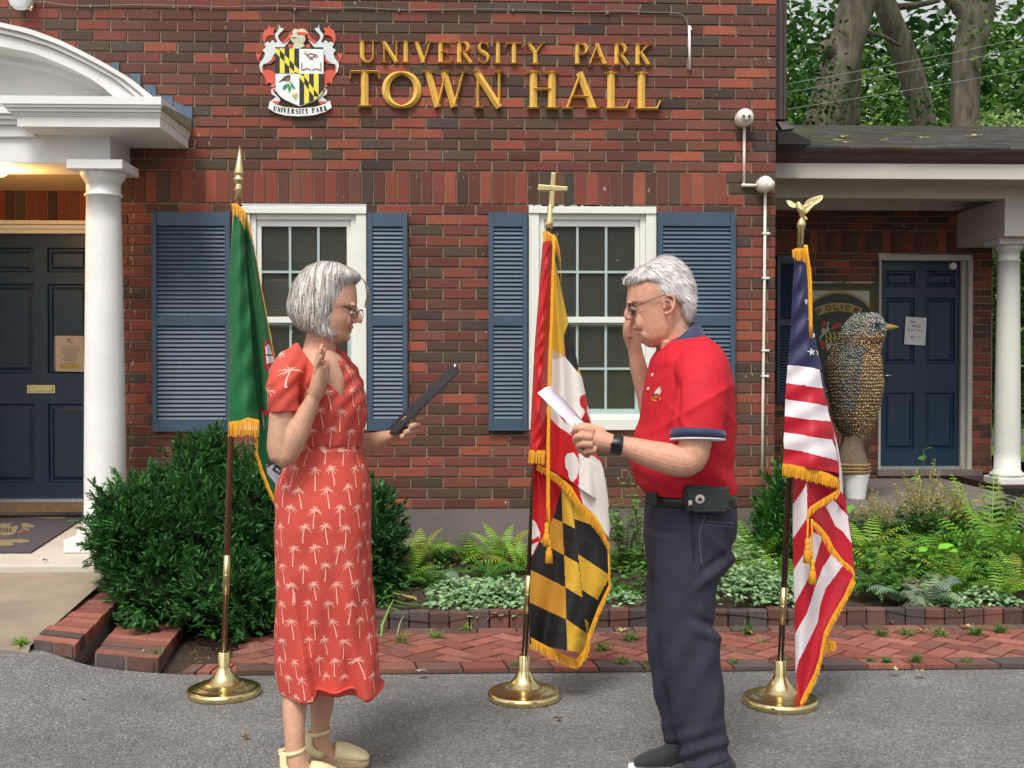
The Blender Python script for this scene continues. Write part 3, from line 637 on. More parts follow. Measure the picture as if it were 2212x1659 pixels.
# side of pier and rowlock sill
soldiers(mb,dA[0]-.18,dA[1]+.25,zfA,dA[2]-.055,YA-.03,depth=.05)
mb.box(Xa1-.01,Xa1,YA,YA+4,0,3.3,1)
mb.build('wall',[M_brick,M_mortar],anx)
mb=MB(); mb.box(dA[0]-.02,dA[1]+.1,YA-.06,YA+.1,dA[2]-.055,dA[2]); mb.build('door_sill',M_conc,anx)
mb=MB(); Pa=lambda xa,ya,xb,yb,yf,yk,m_=0:(lambda r_:mb.box(r_[0],r_[1],yf,yk,r_[2],r_[3],m_))(rc(xa,ya,xb,yb,YA))
Pa(1896,551,2098,563,YA-.03,YA+.1); Pa(1896,563,1901,1014,YA-.03,YA+.1); Pa(2088,563,2098,1014,YA-.03,YA+.1); Pa(2078,563,2088,1014,YA+.02,YA+.12)
o=mb.build('door_frame',mat('grey_trim',lin((176,174,164)),.6,nscale=8,nvar=.08),anx); bevel(o,.003)
pn=[(1910,585,1975,620),(1998,585,2062,620),(1910,643,1975,785),(1998,643,2062,785),(1910,848,1975,972),(1998,848,2062,972)]
ad=door((1901,563,2079,1008),YA+.06,pn,anx,'door')
mb=MB(); Pa(1901,1008,2079,1014,YA+.02,YA+.1); mb.build('threshold',mat('alu2',(.4,.4,.39),.5,.6,nscale=10),ad)
mb=MB(); a=at(1908,811,YA); mb.tube([Vector((a.x,YA+.06,a.z)),Vector((a.x,YA+.01,a.z)),Vector((a.x+.045,YA+.0,a.z-.0)),Vector((a.x+.085,YA+.0,a.z))],.009,8); mb.lathe([(.022,-.01),(.022,.01)],(a.x-.0,YA+.05,a.z),12); mb.build('handle',mat('steel',(.6,.6,.58),.3,1,nscale=30),ad)
mb=MB(); a=at(2063,574,YA); mb.tube([Vector((a.x,YA+.06,a.z)),Vector((a.x,YA+.03,a.z))],[.036,.034],8,smooth=False); mb.build('door_alarm',M_white,ad)
# annex window with dark shutter
mb=MB(); a,b_,c,d_=wA; mb.box(a,b_,YA+.1,YA+.14,c,d_,1); 
for x0_,x1_,z0_,z1_ in ((a,a+.05,c,d_),(b_-.05,b_,c,d_),(a+.05,b_-.05,d_-.05,d_),(a+.05,b_-.05,c,c+.05)): mb.box(x0_,x1_,YA-.01,YA+.1,z0_,z1_,0)
mb.build('window',[mat('dark_olive_frame',lin((62,58,36)),.6,nscale=10,nvar=.3),mat('dark_glass',(.006,.01,.008),.08,nscale=4)],anx)
shutter(1676,1744,552,868,(690,704),YA,anx,M_door,6.3,18,8,16)
# porch slab, ceiling, beam, roof
mb=MB(); mb.box(Xa0,at(2300,1080,8.4).x,8.38,YA+.1,-.1,az); o=mb.build('porch_slab',mat('dark_slab',lin((112,102,96)),.85,nscale=3,nvar=.2,bump=.2,bscale=80),anx); bevel(o,.01)
YG=9.3; zg1=at(1900,352,YG).z; YB=9.72
xr9=at(2700,400,YG).x
zbm=at(1900,428,YB).z; zsf=at(1900,385,YG).z
M_beam=mat('grey_white_paint',lin((196,192,180)),.6,nscale=5,nvar=.06)
mb=MB(); mb.box(XR+.003,xr9,YG+.02,YG+.06,zsf,zg1+.01); mb.build('fascia',M_beam,anx)
mb=MB(); mb.box(XR+.003,xr9,YG+.06,YB,zsf+.0,zsf+.02); 
mb.add([(XR+.003,YG+.06,zsf+.001),(xr9,YG+.06,zsf+.001),(xr9,YB,zbm+.15),(XR+.003,YB,zbm+.15)],[(3,2,1,0)])
mb.build('soffit',M_beam,anx)
zce=at(1900,430,YA).z+.03
mb=MB(); mb.box(XR+.003,xr9,YB,YB+.14,zbm,zsf+.15); mb.box(at(2170,470,YB).x,at(2170,470,YB).x+1.5,YB-.006,YA+.3,at(2190,515,9.9).z,zbm+.004); mb.build('beam',M_beam,anx)
mb=MB(); mb.box(XR,xr9,YB,YA+.02,zce,zce+.05); mb.box(XR,at(2171,440,YA).x,YA-.03,YA-.002,at(1900,455,YA).z,zce); mb.build('porch_ceiling',M_beam,anx)
mb=MB(); a=at(1936,452,10.2); mb.lathe([(.08,0),(.115,.02),(.14,.12)],(a.x,10.2,zce-.12),20); tag(mb.build('ceiling_lamp',M_beam),'unlit drum shaped lamp on the annex porch ceiling','lamp')
# gutter
mb=MB(); y0=YG-.09; prof=[(0,0),(-.02,.03),(-.03,.06),(-.055,.085),(-.06,.1),(-.05,.102),(-.045,.092),(0,.05)]
n=28; V=[];
for i in range(n):
    x=XR-.012+(xr9-XR)*i/(n-1); w_=random.uniform(-.004,.004)+.006*math.sin(i*.9)
    for j_,(dy,dz) in enumerate(prof): V.append((x,YG+.02+dy*1.5,zg1-.002+dz*1.05+(w_ if 3<=j_<=6 else 0)))
k=len(prof); F=[(i*k+j_,(i+1)*k+j_,(i+1)*k+j_+1,i*k+j_+1) for i in range(n-1) for j_ in range(k-1)]; mb.add(V,F); mb.add([V[j_] for j_ in range(k)],[tuple(range(k))])
mb.build('gutter',mat('gutter_brown',lin((84,66,60)),.35,nscale=8,nvar=.15),anx)
# shingle roof: courses of tabs
M_shing=mat('shingle',(0,0,0),.95,nscale=40,nvar=.3,attr=True,bump=.5,bscale=200)
mb=MB(); ze=zg1+.115; e0=Vector((0,YG-.04,ze)); rid=at(1900,273,12.6); slope=(rid.z-ze)/(12.6-e0.y); nc=22; dyc=(12.6-e0.y)/nc
for i in range(nc):
    y=e0.y+i*dyc; z=ze+slope*(i*dyc)+.004*i*0; x=XR+.0+random.uniform(-.2,0)
    while x<xr9+2:
        w_=random.choice((.15,.3,.3,.22)); c=random.uniform(.5,1.0)*(.085 if i<2 else .085); col=(c*1.05,c,c*.9)
        if x<XR+1.3 and i>8 and random.random()<.6: col=(c*1.7,c*1.6,c*.5)
        elif random.random()<.12: col=(c*1.2,c*1.2,c*.6)
        a=max(x,XR); q=min(x+w_-.004,xr9+2)
        if q>a: mb.add([(a,y,z+.012),(q,y,z+.012+random.uniform(0,.003)),(q,y+dyc+.02,z+slope*dyc+.012),(a,y+dyc+.02,z+slope*dyc+.012),(a,y,z-.004),(q,y,z-.004)],[(0,1,2,3),(4,5,1,0)],0,col)
        x+=w_
mb.box(XR,xr9+2,e0.y+.01,e0.y+.12,ze-.02,ze-.002,0,(.02,.018,.016))
mb.build('roof',M_shing,anx)
mb=MB(); mb.prism([at(1681,279,8.9),at(1700,279,8.9),at(1752,303,8.9),at(1752,311,8.9),at(1681,311,8.9)],(0,.3,0)); mb.build('kickout_flashing',mat('flash_dark',lin((46,40,36)),.6,nscale=10,nvar=.2),anx)
ccx=at(2177,790,9.98).x
column(ccx,9.98,az,at(2190,515,9.9).z,.112,.093,.15,'slim white column on the annex porch beside the blue door',.15,mat('white_shade_paint',lin((214,214,206)),.5,nscale=6,nvar=.05))
mb=MB(); mb.box(at(2150,1045,9.8).x,at(2300,1045,9.8).x,9.75,10.6,az,az+.03); tag(mb.build('porch_step_board',M_gutter),'dark board at the foot of the annex column','board')
# ================= lettering =================
T_,t_=.2,.075
def arcpts(cx,cy,rx,ry,a0,a1,n=14): return [(cx+rx*math.cos(R(a0+(a1-a0)*i/n)),cy+ry*math.sin(R(a0+(a1-a0)*i/n))) for i in range(n+1)]
SF=.05
def serif(x0,x1,y): return ([(x0,y),(x1,y)],[.055,.055])
GL={
'I':[([(.5,0),(.5,1)],T_),serif(0,1,.025),serif(0,1,.975)],
'U':[([(.2,1),(.2,.38)]+arcpts(.52,.36,.32,.34,180,270,8),[T_]*3+[T_*.95,T_*.9,T_*.85,T_*.75,.12,.1,.09,.08]),(arcpts(.52,.36,.32,.34,270,360,8)+[(.84,1)],.08),serif(.02,.42,.975),serif(.7,.98,.975)],
'N':[([(.17,.02),(.17,.95)],.075),([(.12,.97),(.85,.02)],T_*.95),([(.85,.03),(.85,1)],.075),serif(.0,.22,.975),serif(.03,.32,.025),serif(.7,1,.975)],
'V':[([(.17,.98),(.53,.02)],T_),([(.53,.02),(.86,.98)],.075),serif(0,.36,.975),serif(.7,1,.975)],
'E':[([(.24,0),(.24,1)],T_),([(.2,.965),(.85,.965),(.88,.8)],[.06,.07,.05]),([(.24,.52),(.66,.52)],.06),([(.64,.62),(.66,.42)],.05),([(.2,.035),(.9,.035),(.97,.22)],[.06,.07,.04]),serif(.05,.3,.025),serif(.05,.3,.975)],
'P':[([(.26,0),(.26,1)],T_),([(.2,.965),(.45,.965)]+arcpts(.5,.72,.34,.245,90,-90,10)+[(.28,.475)],[.06,.06,.07,.1,.15,.18,.2,.18,.15,.1,.07,.06,.06,.06]),serif(.06,.46,.025),serif(.06,.3,.975)],
'R':[([(.22,0),(.22,1)],T_),([(.18,.965),(.4,.965)]+arcpts(.42,.73,.3,.235,90,-90,10)+[(.25,.495)],[.06,.06,.07,.1,.15,.17,.18,.17,.14,.1,.07,.06,.06,.06]),([(.46,.5),(.85,.03),(.97,.02)],[T_*.8,T_*.85,.05]),serif(.04,.42,.025),serif(.04,.26,.975)],
'S':[([(.8,.76),(.76,.88)]+arcpts(.47,.74,.3,.23,60,200,8)+[(.3,.56),(.5,.49),(.7,.4)]+arcpts(.47,.26,.32,.235,20,-110,8)+[(.14,.14),(.12,.24)],[.03,.05,.06,.06,.06,.07,.09,.12,.14,.15,.15,.18,.2,.19,.16,.14,.12,.1,.07,.06,.06,.06,.06,.06,.06,.04][:26]),([(.78,.98),(.79,.72)],.035),([(.13,.02),(.13,.28)],.035)],
'T':[([(.5,0),(.5,.97)],T_),([(.03,.77),(.05,.95),(.95,.95),(.97,.77)],[.05,.07,.07,.05]),serif(.28,.72,.025)],
'Y':[([(.16,.98),(.5,.48)],T_*.95),([(.86,.98),(.5,.48)],.075),([(.5,.5),(.5,0)],T_),serif(0,.36,.975),serif(.68,1,.975),serif(.28,.72,.025)],
'A':[([(.13,.02),(.5,.97)],.075),([(.46,.98),(.84,.02)],T_*.95),([(.25,.34),(.72,.34)],.055),serif(0,.28,.025),serif(.64,1,.025)],
'K':[([(.23,0),(.23,1)],T_),([(.85,.97),(.28,.47)],.07),([(.42,.58),(.82,.03)],T_*.9),serif(.03,.43,.025),serif(.03,.43,.975),serif(.66,1,.975),serif(.66,1,.025)],
'O':[(arcpts(.5,.5,.42,.44,90,450,32),[.075+.125*abs(math.cos(R(90+360*i/32))) for i in range(33)])],
'W':[([(.13,.98),(.34,.02)],T_*.9),([(.34,.02),(.52,.94)],.07),([(.48,.96),(.7,.02)],T_*.9),([(.7,.02),(.9,.98)],.07),serif(0,.26,.975),serif(.42,.6,.975),serif(.8,1,.975)],
'H':[([(.2,0),(.2,1)],T_),([(.8,0),(.8,1)],T_),([(.2,.53),(.8,.53)],.06),serif(0,.4,.025),serif(0,.4,.975),serif(.6,1,.025),serif(.6,1,.975)],
'L':[([(.26,0),(.26,1)],T_),([(.2,.035),(.85,.035),(.98,.25)],[.06,.08,.04]),serif(.03,.5,.975),serif(.03,.3,.025)],
'C':[(arcpts(.52,.5,.4,.44,50,310,20),.18)],
}
def glyph(mb,ch,org,ux,uy,nrm,w,h,depth,m=0,flat=False,k=1.0):
    """chiselled strokes: every stroke is a raised ridge"""
    org=Vector(org);ux=Vector(ux);uy=Vector(uy);nrm=Vector(nrm)
    for si,(pts,wd) in enumerate(GL[ch]):
        P=[Vector((p[0]*w,p[1]*h)) for p in pts]; n=len(P); wl=(list(wd)+[wd[-1]]*n)[:n] if isinstance(wd,(list,tuple)) else [wd]*n
        closed=(P[0]-P[-1]).length<1e-5; V=[]
        dz=depth*(.82+.03*si)
        for i in range(n):
            a=P[i-1] if i else (P[-2] if closed else P[0]); b=P[i+1] if i<n-1 else (P[1] if closed else P[-1])
            t=(b-a).normalized(); nn=Vector((-t.y,t.x)); hw=wl[i]*h*k/2
            for q,dd in ((P[i]-nn*hw,0),(P[i]-nn*hw,dz*.45),(P[i],dz),(P[i]+nn*hw,dz*.45),(P[i]+nn*hw,0)):
                if flat: dd=0 if dd==0 else .0008
                V.append(org+ux*q.x+uy*q.y+nrm*dd)
        Fc=[(i*5+j,(i+1)*5+j,(i+1)*5+j+1,i*5+j+1) for i in range(n-1) for j in range(4)]+[(0,1,2,3,4),tuple((n-1)*5+j for j in (4,3,2,1,0))]
        mb.add(V,Fc,m)
M_gold=mat('gold_paint',lin((222,178,82)),.45,.0,nscale=40,nvar=.12)
sg=thing('wall_lettering',at(1100,160,YW),'large gold serif letters reading University Park Town Hall on brick above the windows','sign')
def sl_(x,x0,x1,a,b): return a+(b-a)*(x-x0)/(x1-x0)
def Z1(zx,zy): return at(723.2+zx*.3462,42.5+zy*.3462,YW-.001)
row1=[('U',150,258),('N',290,403),('I',420,468),('V',488,612),('E',637,735),('R',752,865),('S',888,974),('I',995,1042),('T',1065,1170),('Y',1190,1312),('P',1485,1588),('A',1572,1705),('R',1733,1843),('K',1862,1975)]
row2=[('T',92,285),('O',300,537),('W',545,830),('N',860,1055),('H',1200,1392),('A',1418,1648),('L',1680,1842),('L',1868,2033)]
for row,ta,tb,ba,bb,dp in ((row1,132,154,268,286,.03),(row2,316,333,547,566,.045)):
    for ch,a,b in row:
        m=(a+b)/2; bl=Z1(a,sl_(m,150,1975,ba,bb)); br=Z1(b,sl_(m,150,1975,ba,bb)); tp=Z1(a,sl_(m,150,1975,ta,tb))
        ov=1.03 if ch=='O' else 1
        g=MB(); glyph(g,ch,bl+Vector((0,0,-.01 if ch=='O' else 0)),(1,0,0),(0,0,1),(0,-1,0),br.x-bl.x,(tp.z-bl.z)*ov,dp); g.build('letter',M_gold,sg)
# ---- emblem
def Em(zx,zy,l): return at(510.5+zx*.2308,zy*.2308,YW-.002-.004*l)
em=thing('crest_sign',Em(590,700,0),'painted heraldic crest with quartered shield, red and silver mantling and ribbon on brick','crest sign')
EC={'w':lin((205,214,212)),'r':lin((206,84,58)),'y':lin((232,214,66)),'k':lin((28,28,26)),'s':lin((226,232,228)),'b':lin((206,202,176)),'n':lin((140,92,74)),'g':lin((40,140,84)),'d':lin((70,56,50)),'p':lin((214,190,90)),'e':lin((188,190,160))}
M_sign=mat('sign_paint',(0,0,0),.45,nscale=30,nvar=.05,attr=True)
def poly(mb_,pts,l,c,th=None,sm=0,mir=False):
    if sm: pts=[tuple(v) for v in smoothpoly([(p[0],p[1],0) for p in pts],sm,True)]
    for mm in ((0,1) if mir else (0,)):
        pp=[((1176-p[0]) if mm else p[0],p[1]) for p in pts]; V=[Em(p[0],p[1],l) for p in pp]
        if sum((V[i].x*V[(i+1)%len(V)].z-V[(i+1)%len(V)].x*V[i].z) for i in range(len(V)))<0: V=V[::-1]
        back=V[0].y; dy=(YW-back) if th is None else th
        mb_.prism(V,(0,dy,0),0,EC[c])
mb=MB()
poly(mb,[(298,228),(325,262),(362,258),(345,300),(352,330),(312,330),(282,348),(268,385),(266,412),(248,380),(246,330),(262,285),(300,262)],1,'r',mir=True)
poly(mb,[(362,440),(362,500),(344,520),(330,560),(290,590),(252,602),(238,640),(248,690),(225,660),(215,610),(225,580),(255,545),(270,500),(245,470),(280,440),(262,410),(290,388),(312,400),(345,375),(360,400),(385,392),(364,350),(362,320),(388,290),(400,262),(402,228),(415,262),(447,265),(430,290),(408,310),(390,335),(392,360),(410,385),(440,402),(505,372),(448,440)],2,'w',mir=True)
poly(mb,[(424,398),(445,378),(475,355),(492,320),(505,290),(520,312),(515,350),(490,372),(450,402)],3,'r',mir=True)
poly(mb,[(188,478),(206,505),(234,488),(226,520),(212,545),(216,584),(198,560),(187,520)],1,'r',mir=True)
poly(mb,[(362,498),(342,515),(322,560),(284,592),(262,604),(320,596),(362,560)],1,'r',mir=True)
poly(mb,[(245,608),(258,662),(300,650),(350,668),(368,700),(368,770),(345,812),(322,776),(302,770),(280,792),(275,740),(252,705),(236,670)],1,'r',mir=True)
poly(mb,[(362,700),(368,790),(350,812),(322,808),(345,790)],.6,'w',mir=True)
mb.build('mantling',M_sign,em)
mb=MB()
poly(mb,[(520,292),(545,268),(580,276),(612,266),(650,280),(668,310),(640,322),(648,370),(622,402),(642,432),(600,452),(556,478),(524,452),(540,412),(508,372),(502,342),(530,322)],4,'b')
poly(mb,[(562,300),(650,300),(668,320),(640,332),(600,322),(575,326)],4.6,'r'); poly(mb,[(505,345),(645,345),(636,395),(580,412),(522,395)],4.5,'e')
poly(mb,[(508,346),(560,350),(560,356),(508,352)],5,'d'); poly(mb,[(488,410),(528,420),(520,448),(488,440)],3.4,'r',mir=True)
poly(mb,[(530,420),(560,405),(600,410),(640,425),(600,446),(560,468)],5,'b')
mb.build('helmet',M_sign,em)
mb=MB()
sh=[(362,452),(587,456),(815,460)]+[(815,840),(808,872),(780,905),(730,940),(660,966),(590,992),(520,962),(450,930),(400,892),(370,850)]
poly(mb,sh,5.4,'s')
def calvert(x0,y0,x1,y1,clip=None):
    nb=5; bw=(x1-x0)/nb; s=(y1-y0)/(x1-x0); hw=34
    for i in range(nb):
        xa,xb=x0+i*bw,x0+(i+1)*bw; A,B=('k','y') if i%2==0 else ('y','k')
        def lim(p): return [(x,min(max(y,y0),y1)) for x,y in p]
        ya=lambda x,o: y0+(x-x0)*s+o
        def cl(x,y): return y if clip is None else min(y,clip(x))
        def add(q,c,l):
            q=[(x,cl(x,y)) for x,y in lim(q)]; ar=abs(sum(q[k][0]*q[(k+1)%4][1]-q[(k+1)%4][0]*q[k][1] for k in range(4)))
            if ar>60: 
                qq=[q[0]]+[q[k] for k in range(1,4) if (abs(q[k][0]-q[k-1][0])+abs(q[k][1]-q[k-1][1]))>.5]
                if len(qq)>2: poly(mb,qq,l,c)
        add([(xa,y0),(xb,y0),(xb,ya(xb,-hw)),(xa,ya(xa,-hw))],A,6); add([(xa,ya(xa,-hw)),(xb,ya(xb,-hw)),(xb,ya(xb,hw)),(xa,ya(xa,hw))],B,6.05); add([(xa,ya(xa,hw)),(xb,ya(xb,hw)),(xb,y1),(xa,y1)],A,6.1)
calvert(362,454,587,685)
cb=lambda x: np.interp(x,[590,660,730,780,808,815],[990,964,938,903,870,842])
calvert(590,690,815,985,cb)
def wire(pts,w_,c,l=6.2):
    P=[Vector((p[0],p[1])) for p in pts]
    for a,b in zip(P,P[1:]):
        t=(b-a).normalized(); n_=Vector((-t.y,t.x))*w_/2; poly(mb,[a-n_,b-n_,b+n_,a+n_],l,c)
wire([(612,585),(612,655),(665,640),(697,655)],8,'n'); wire([(712,655),(745,640),(792,658),(790,585)],8,'n')
wire(arcpts(700,518,36,16,0,360,12),8,'n'); wire([(640,492),(672,522)],8,'n'); wire(arcpts(742,522,18,12,0,360,8),6,'n'); wire([(682,550),(722,550)],8,'n'); wire([(700,500),(706,498)],9,'n'); poly(mb,[(632,478),(645,478),(642,500),(636,500)],6.3,'p')
poly(mb,[(398,765),(425,742),(455,715),(485,700),(506,706),(500,745),(470,756),(440,752)],6.2,'d'); poly(mb,[(462,730),(498,722),(496,750),(466,756)],6.5,'n'); wire([(435,710),(520,775)],4,'n',6.15)
poly(mb,[(432,832),(440,800),(470,785),(492,778),(488,800),(470,818),(448,836)],6.3,'g'); poly(mb,[(490,790),(512,812),(508,840),(500,866),(484,840)],6.35,'g'); poly(mb,[(505,775),(530,788),(552,825),(530,826),(508,800)],6.3,'g')
for k in range(6): a=R(60*k); poly(mb,[(548+6*math.cos(a-.5),890+6*math.sin(a-.5)),(548+28*math.cos(a-.25),890+28*math.sin(a-.25)),(548+28*math.cos(a+.25),890+28*math.sin(a+.25)),(548+6*math.cos(a+.5),890+6*math.sin(a+.5))],6.3,'p')
poly(mb,arcpts(548,890,9,9,0,330,8),6.6,'p'); wire([(552,915),(560,945)],4,'g')
mb.build('shield',M_sign,em)
mb=MB()
poly(mb,[(325,842),(350,818),(372,830),(380,858),(350,862),(408,925),(408,952),(318,952),(372,905),(330,880)],3,'w',mir=True)
poly(mb,[(352,822),(380,858),(350,862),(338,842)],3.5,'r',mir=True); poly(mb,[(330,948),(402,945),(396,975),(340,965)],3.6,'r',mir=True)
top=[(315,942),(365,975),(450,1003),(590,1014),(730,1003),(830,972),(875,940)]; bot=[(893,1006),(830,1046),(730,1076),(590,1087),(450,1078),(360,1052),(298,1012)]
poly(mb,top+bot,5,'s')
word="UNIVERSITY PARK"; wid={'I':.4,' ':.55}; tot=sum(wid.get(c,.86) for c in word); x=0
for ch in word:
    w_=wid.get(ch,.86); 
    if ch!=' ':
        tt=(x+w_/2)/tot; zx=338+(858-338)*tt; f=lambda q: 1035+ (-.000515)*(q-592)**2+ 30-0
        zy=f(zx); ang=math.atan2(-(f(zx+5)-f(zx-5)),10); c=Em(zx,zy,5.3); ux=Vector((math.cos(ang),0,math.sin(ang))); uy=Vector((-math.sin(ang),0,math.cos(ang)))
        sc_=.2308*YW/FPX; W_=w_*31*sc_; glyph(mb,ch,c-ux*W_/2,ux,uy,(0,-1,0),W_,45*sc_,.001,1,flat=True,k=1.25)
    x+=w_
mb.build('ribbon',[M_sign,M_black],em)
for o in em.children:
    if 'Col' in o.data.color_attributes: pass
# ---- cameras and their conduits
M_cream=mat('cream_plastic',lin((226,220,206)),.4,nscale=20,nvar=.06)
def dome(x,y,r,face,label,tilt):
    c=at(x,y,YW-.065); t=thing('security_camera',c,label,'security camera','security cameras on the brick corner')
    mb=MB(); mb.tube([Vector((c.x,YW,c.z)),Vector((c.x,YW-.03,c.z))],[r*.95,r*.8],20); mb.build('mount',M_cream,t)
    mb=MB(); mb.ball(c,(r,r*.95,r),nu=20,nv=12); 
    dirv=Vector(tilt).normalized(); mb.tube([c+dirv*(r*.7),c+dirv*(r*1.02)],[r*.62,r*.55],18,up=(.1,.1,1)); mb.build('housing',M_cream,t)
    if face:
        mb=MB(); s_=dirv.cross(Vector((0,0,1))).normalized(); u_=s_.cross(dirv)
        for k,rr in ((-.3,.16),(.3,.16)): mb.ball(c+dirv*(r*1.0)+s_*r*k+u_*r*.05,r*rr,nu=8,nv=6)
        mb.tube([c+dirv*(r*1.03)+s_*r*.42*math.cos(R(a))+u_*r*.42*math.sin(R(a)) for a in range(195,350,20)],.0022,5); mb.build('lens',M_black,t)
    return t
dome(1609,254,.058,True,'white dome camera with two dark lenses above the brick corner',(-.05,-1,-.1))
dome(1653,398,.054,False,'lower plain white dome camera at the brick corner under the eave',(.75,-.6,-.25))
mb=MB(); mb.tube([at(x,y,YW-.02) for x,y in ((1608,272),(1607,398))],.0095,8); mb.tube([at(x,y,YW-.02) for x,y in ((1606,400),(1637,401))],.011,8); mb.ball(at(1606,400,YW-.02),.014); tag(mb.build('conduit',M_cream),'short bent white conduit joining the two dome cameras','pipe')
cd=thing('conduit',at(1650,700,YW),'long white conduit running down the brick corner from the lower dome camera','pipe')
mb=MB(); mb.tube([at(x,y,YW-.02) for x,y in ((1653,415),(1651,640),(1648,860),(1646,1046))],.0095,8); mb.build('pipe',M_cream,cd)
for y in (505,601,757,812): mb=MB(); a=at(1651-(y-500)*.008,y,YW); mb.box(a.x-.017,a.x+.03,YW-.033,YW,a.z-.006,a.z+.006); mb.build('clamp',M_white,cd)
fl=at(45,-2,YW-.1); t=thing('flood_light',fl,'round white flood light at the upper left of the brick wall','light')
mb=MB(); mb.tube([fl+Vector((0,.1,.02)),fl+Vector((0,.02,0)),fl+Vector((0,-.03,-.01))],[.05,.062,.066],20); mb.build('housing',M_white,t)
mb=MB(); mb.tube([fl+Vector((0,-.031,-.01)),fl+Vector((0,-.036,-.011))],[.056,.05],20); mb.build('lens',mat('frosted',lin((206,216,214)),.25,nscale=6,nvar=.2),t)
mb=MB(); mb.tube([fl+Vector((.04,0,-.045)),fl+Vector((.07,-.02,-.075)),fl+Vector((.08,-.02,-.05))],.007,6); mb.build('bracket',M_brassd,t)
# ---- police sign in the annex window
def Pc(zx,zy,l): return at(1735.6+zx*.10255,621+zy*.10255,YA-.03-.002*l)
ps=thing('police_sign',Pc(740,700,0),'green and gold poster reading POLICE in the annex window behind the bird','sign')
PC={'w':lin((168,172,156)),'g':lin((20,32,18)),'o':lin((150,128,52)),'k':lin((14,13,10)),'r':lin((150,44,26)),'s':lin((150,152,140)),'y':lin((150,146,30))}
mb=MB()
def pp(pts,l,c): 
    V=[Pc(x,y,l) for x,y in pts]
    if sum((V[i].x*V[(i+1)%len(V)].z-V[(i+1)%len(V)].x*V[i].z) for i in range(len(V)))<0: V=V[::-1]
    mb.prism(V,(0,.0018,0),0,PC[c])
pp([(190,65),(1395,65),(1395,2200),(190,2200)],0,'w')
def arcband(cx,cy,r0,r1,a0,a1,l,c,n=24): pp([(cx+r1*math.cos(R(a0+(a1-a0)*i/n)),cy-r1*math.sin(R(a0+(a1-a0)*i/n))) for i in range(n+1)]+[(cx+r0*math.cos(R(a1+(a0-a1)*i/n)),cy-r0*math.sin(R(a1+(a0-a1)*i/n))) for i in range(n+1)],l,c)
yl=lambda pts:[(min(max(x,192),1393),y) for x,y in pts]
pp(yl([(740+861*math.cos(R(a)),936-861*math.sin(R(a))) for a in range(20,161,5)]+[(192,2190),(1393,2190)]),1,'o')
pp(yl([(740+812*math.cos(R(a)),936-812*math.sin(R(a))) for a in range(22,159,5)]+[(205,2150),(1340,2150)]),2,'g')
arcband(740,1400,905,1082,62,118,3,'o')
for i,ch in enumerate("POLICE"):
    ang=R([113.5,102.5,93,86,78.5,67.5][i]); zx,zy=740+935*math.cos(ang),1400-935*math.sin(ang); th=ang-R(90); c=Pc(zx,zy,4.2); ux=Vector((math.cos(th),0,math.sin(th))); uy=Vector((-math.sin(th),0,math.cos(th)))
    s_=.10255*YA/FPX; W_=(60 if ch=='I' else 135)*s_
    B={'P':[([(.16,0),(.16,1)],.27),([(.1,.88),(.6,.88),(.84,.8),(.84,.52),(.6,.43),(.1,.43)],.22)],'O':[(arcpts(.5,.5,.38,.39,0,360,20),.25)],'L':[([(.18,0),(.18,1)],.27),([(.1,.12),(.95,.12)],.24)],'I':[([(.5,0),(.5,1)],.27)],'C':[(arcpts(.54,.5,.4,.39,42,318,16),.25)],'E':[([(.18,0),(.18,1)],.27),([(.1,.88),(.95,.88)],.22),([(.1,.5),(.85,.5)],.2),([(.1,.12),(.95,.12)],.22)]}
    old=GL[ch]; GL[ch]=B[ch]; glyph(mb,ch,c-ux*W_/2,ux,uy,(0,-1,0),W_,105*s_,.001,1,flat=True); GL[ch]=old
pp([(370,830),(400,740),(440,700),(500,720),(460,800),(440,860),(390,870)],3,'r'); pp([(500,740),(570,720),(530,770),(520,830),(570,890),(510,930),(430,1000),(370,1070),(340,1150),(340,1050),(400,950),(370,920),(400,860),(480,870),(490,800)],4,'s'); pp([(580,860),(640,760),(740,730),(810,760),(800,830),(700,850),(620,900)],3,'r')
pp([(470,930),(740,930),(740,1170),(470,1170)],5,'y')
for i in range(3): pp([(480+i*90,930),(520+i*90,930),(560+i*90,1050),(520+i*90,1050)],6,'k'); pp([(500+i*90,1060),(535+i*90,1060),(560+i*90,1170),(520+i*90,1170)],6,'k')
pp([(350,1120),(470,1130),(475,1260),(420,1310),(360,1220)],3,'r'); pp([(485,1180),(640,1180),(500,1345)],5,'w')
mb.build('poster',[M_sign,M_black],ps)
mb=MB()
for q in ([(1400,0),(1480,0),(1480,2300),(1400,2300)],[(100,0),(1400,0),(1400,60),(100,60)]): mb.prism([Pc(x,y,3) for x,y in q][::-1],(0,.03,0))
mb.build('poster_frame',mat('olive_frame',lin((84,80,36)),.7,nscale=30,nvar=.5),ps)
# ---- notices
M_paper=mat('paper',lin((214,212,214)),.8,nscale=12,nvar=.04)
M_ink=mat('grey_ink',lin((96,96,98)),.8,nscale=60,nvar=.2)
def Nt(zx,zy,l=0): return at((2270+zx/13.83)/1.17541,(780+zy/13.83)/1.17541,YA+.045-.002*l)
nt_=thing('door_note',Nt(740,830),'handwritten white paper taped to the blue annex door','notice')
mb=MB(); V=[Nt(410,330),Nt(1145,378),Nt(1090,1345),Nt(355,1298)]; mb.prism(V[::-1],(0,.002,0)); mb.build('sheet',M_paper,nt_)
mb=MB(); ux=(Nt(1145,378)-Nt(410,330)).normalized(); uz=(Nt(410,330)-Nt(355,1298)).normalized()
for tx,zx,zy,sz in (("Ring",545,535,105),("Bell @",640,690,105),("Front  Door",470,830,105)):
    textmesh(tx,sz/13.83/1.17541*YA/FPX*1.15,mb,Nt(zx,zy,1.2),ux,uz,align='LEFT',sx=.95)
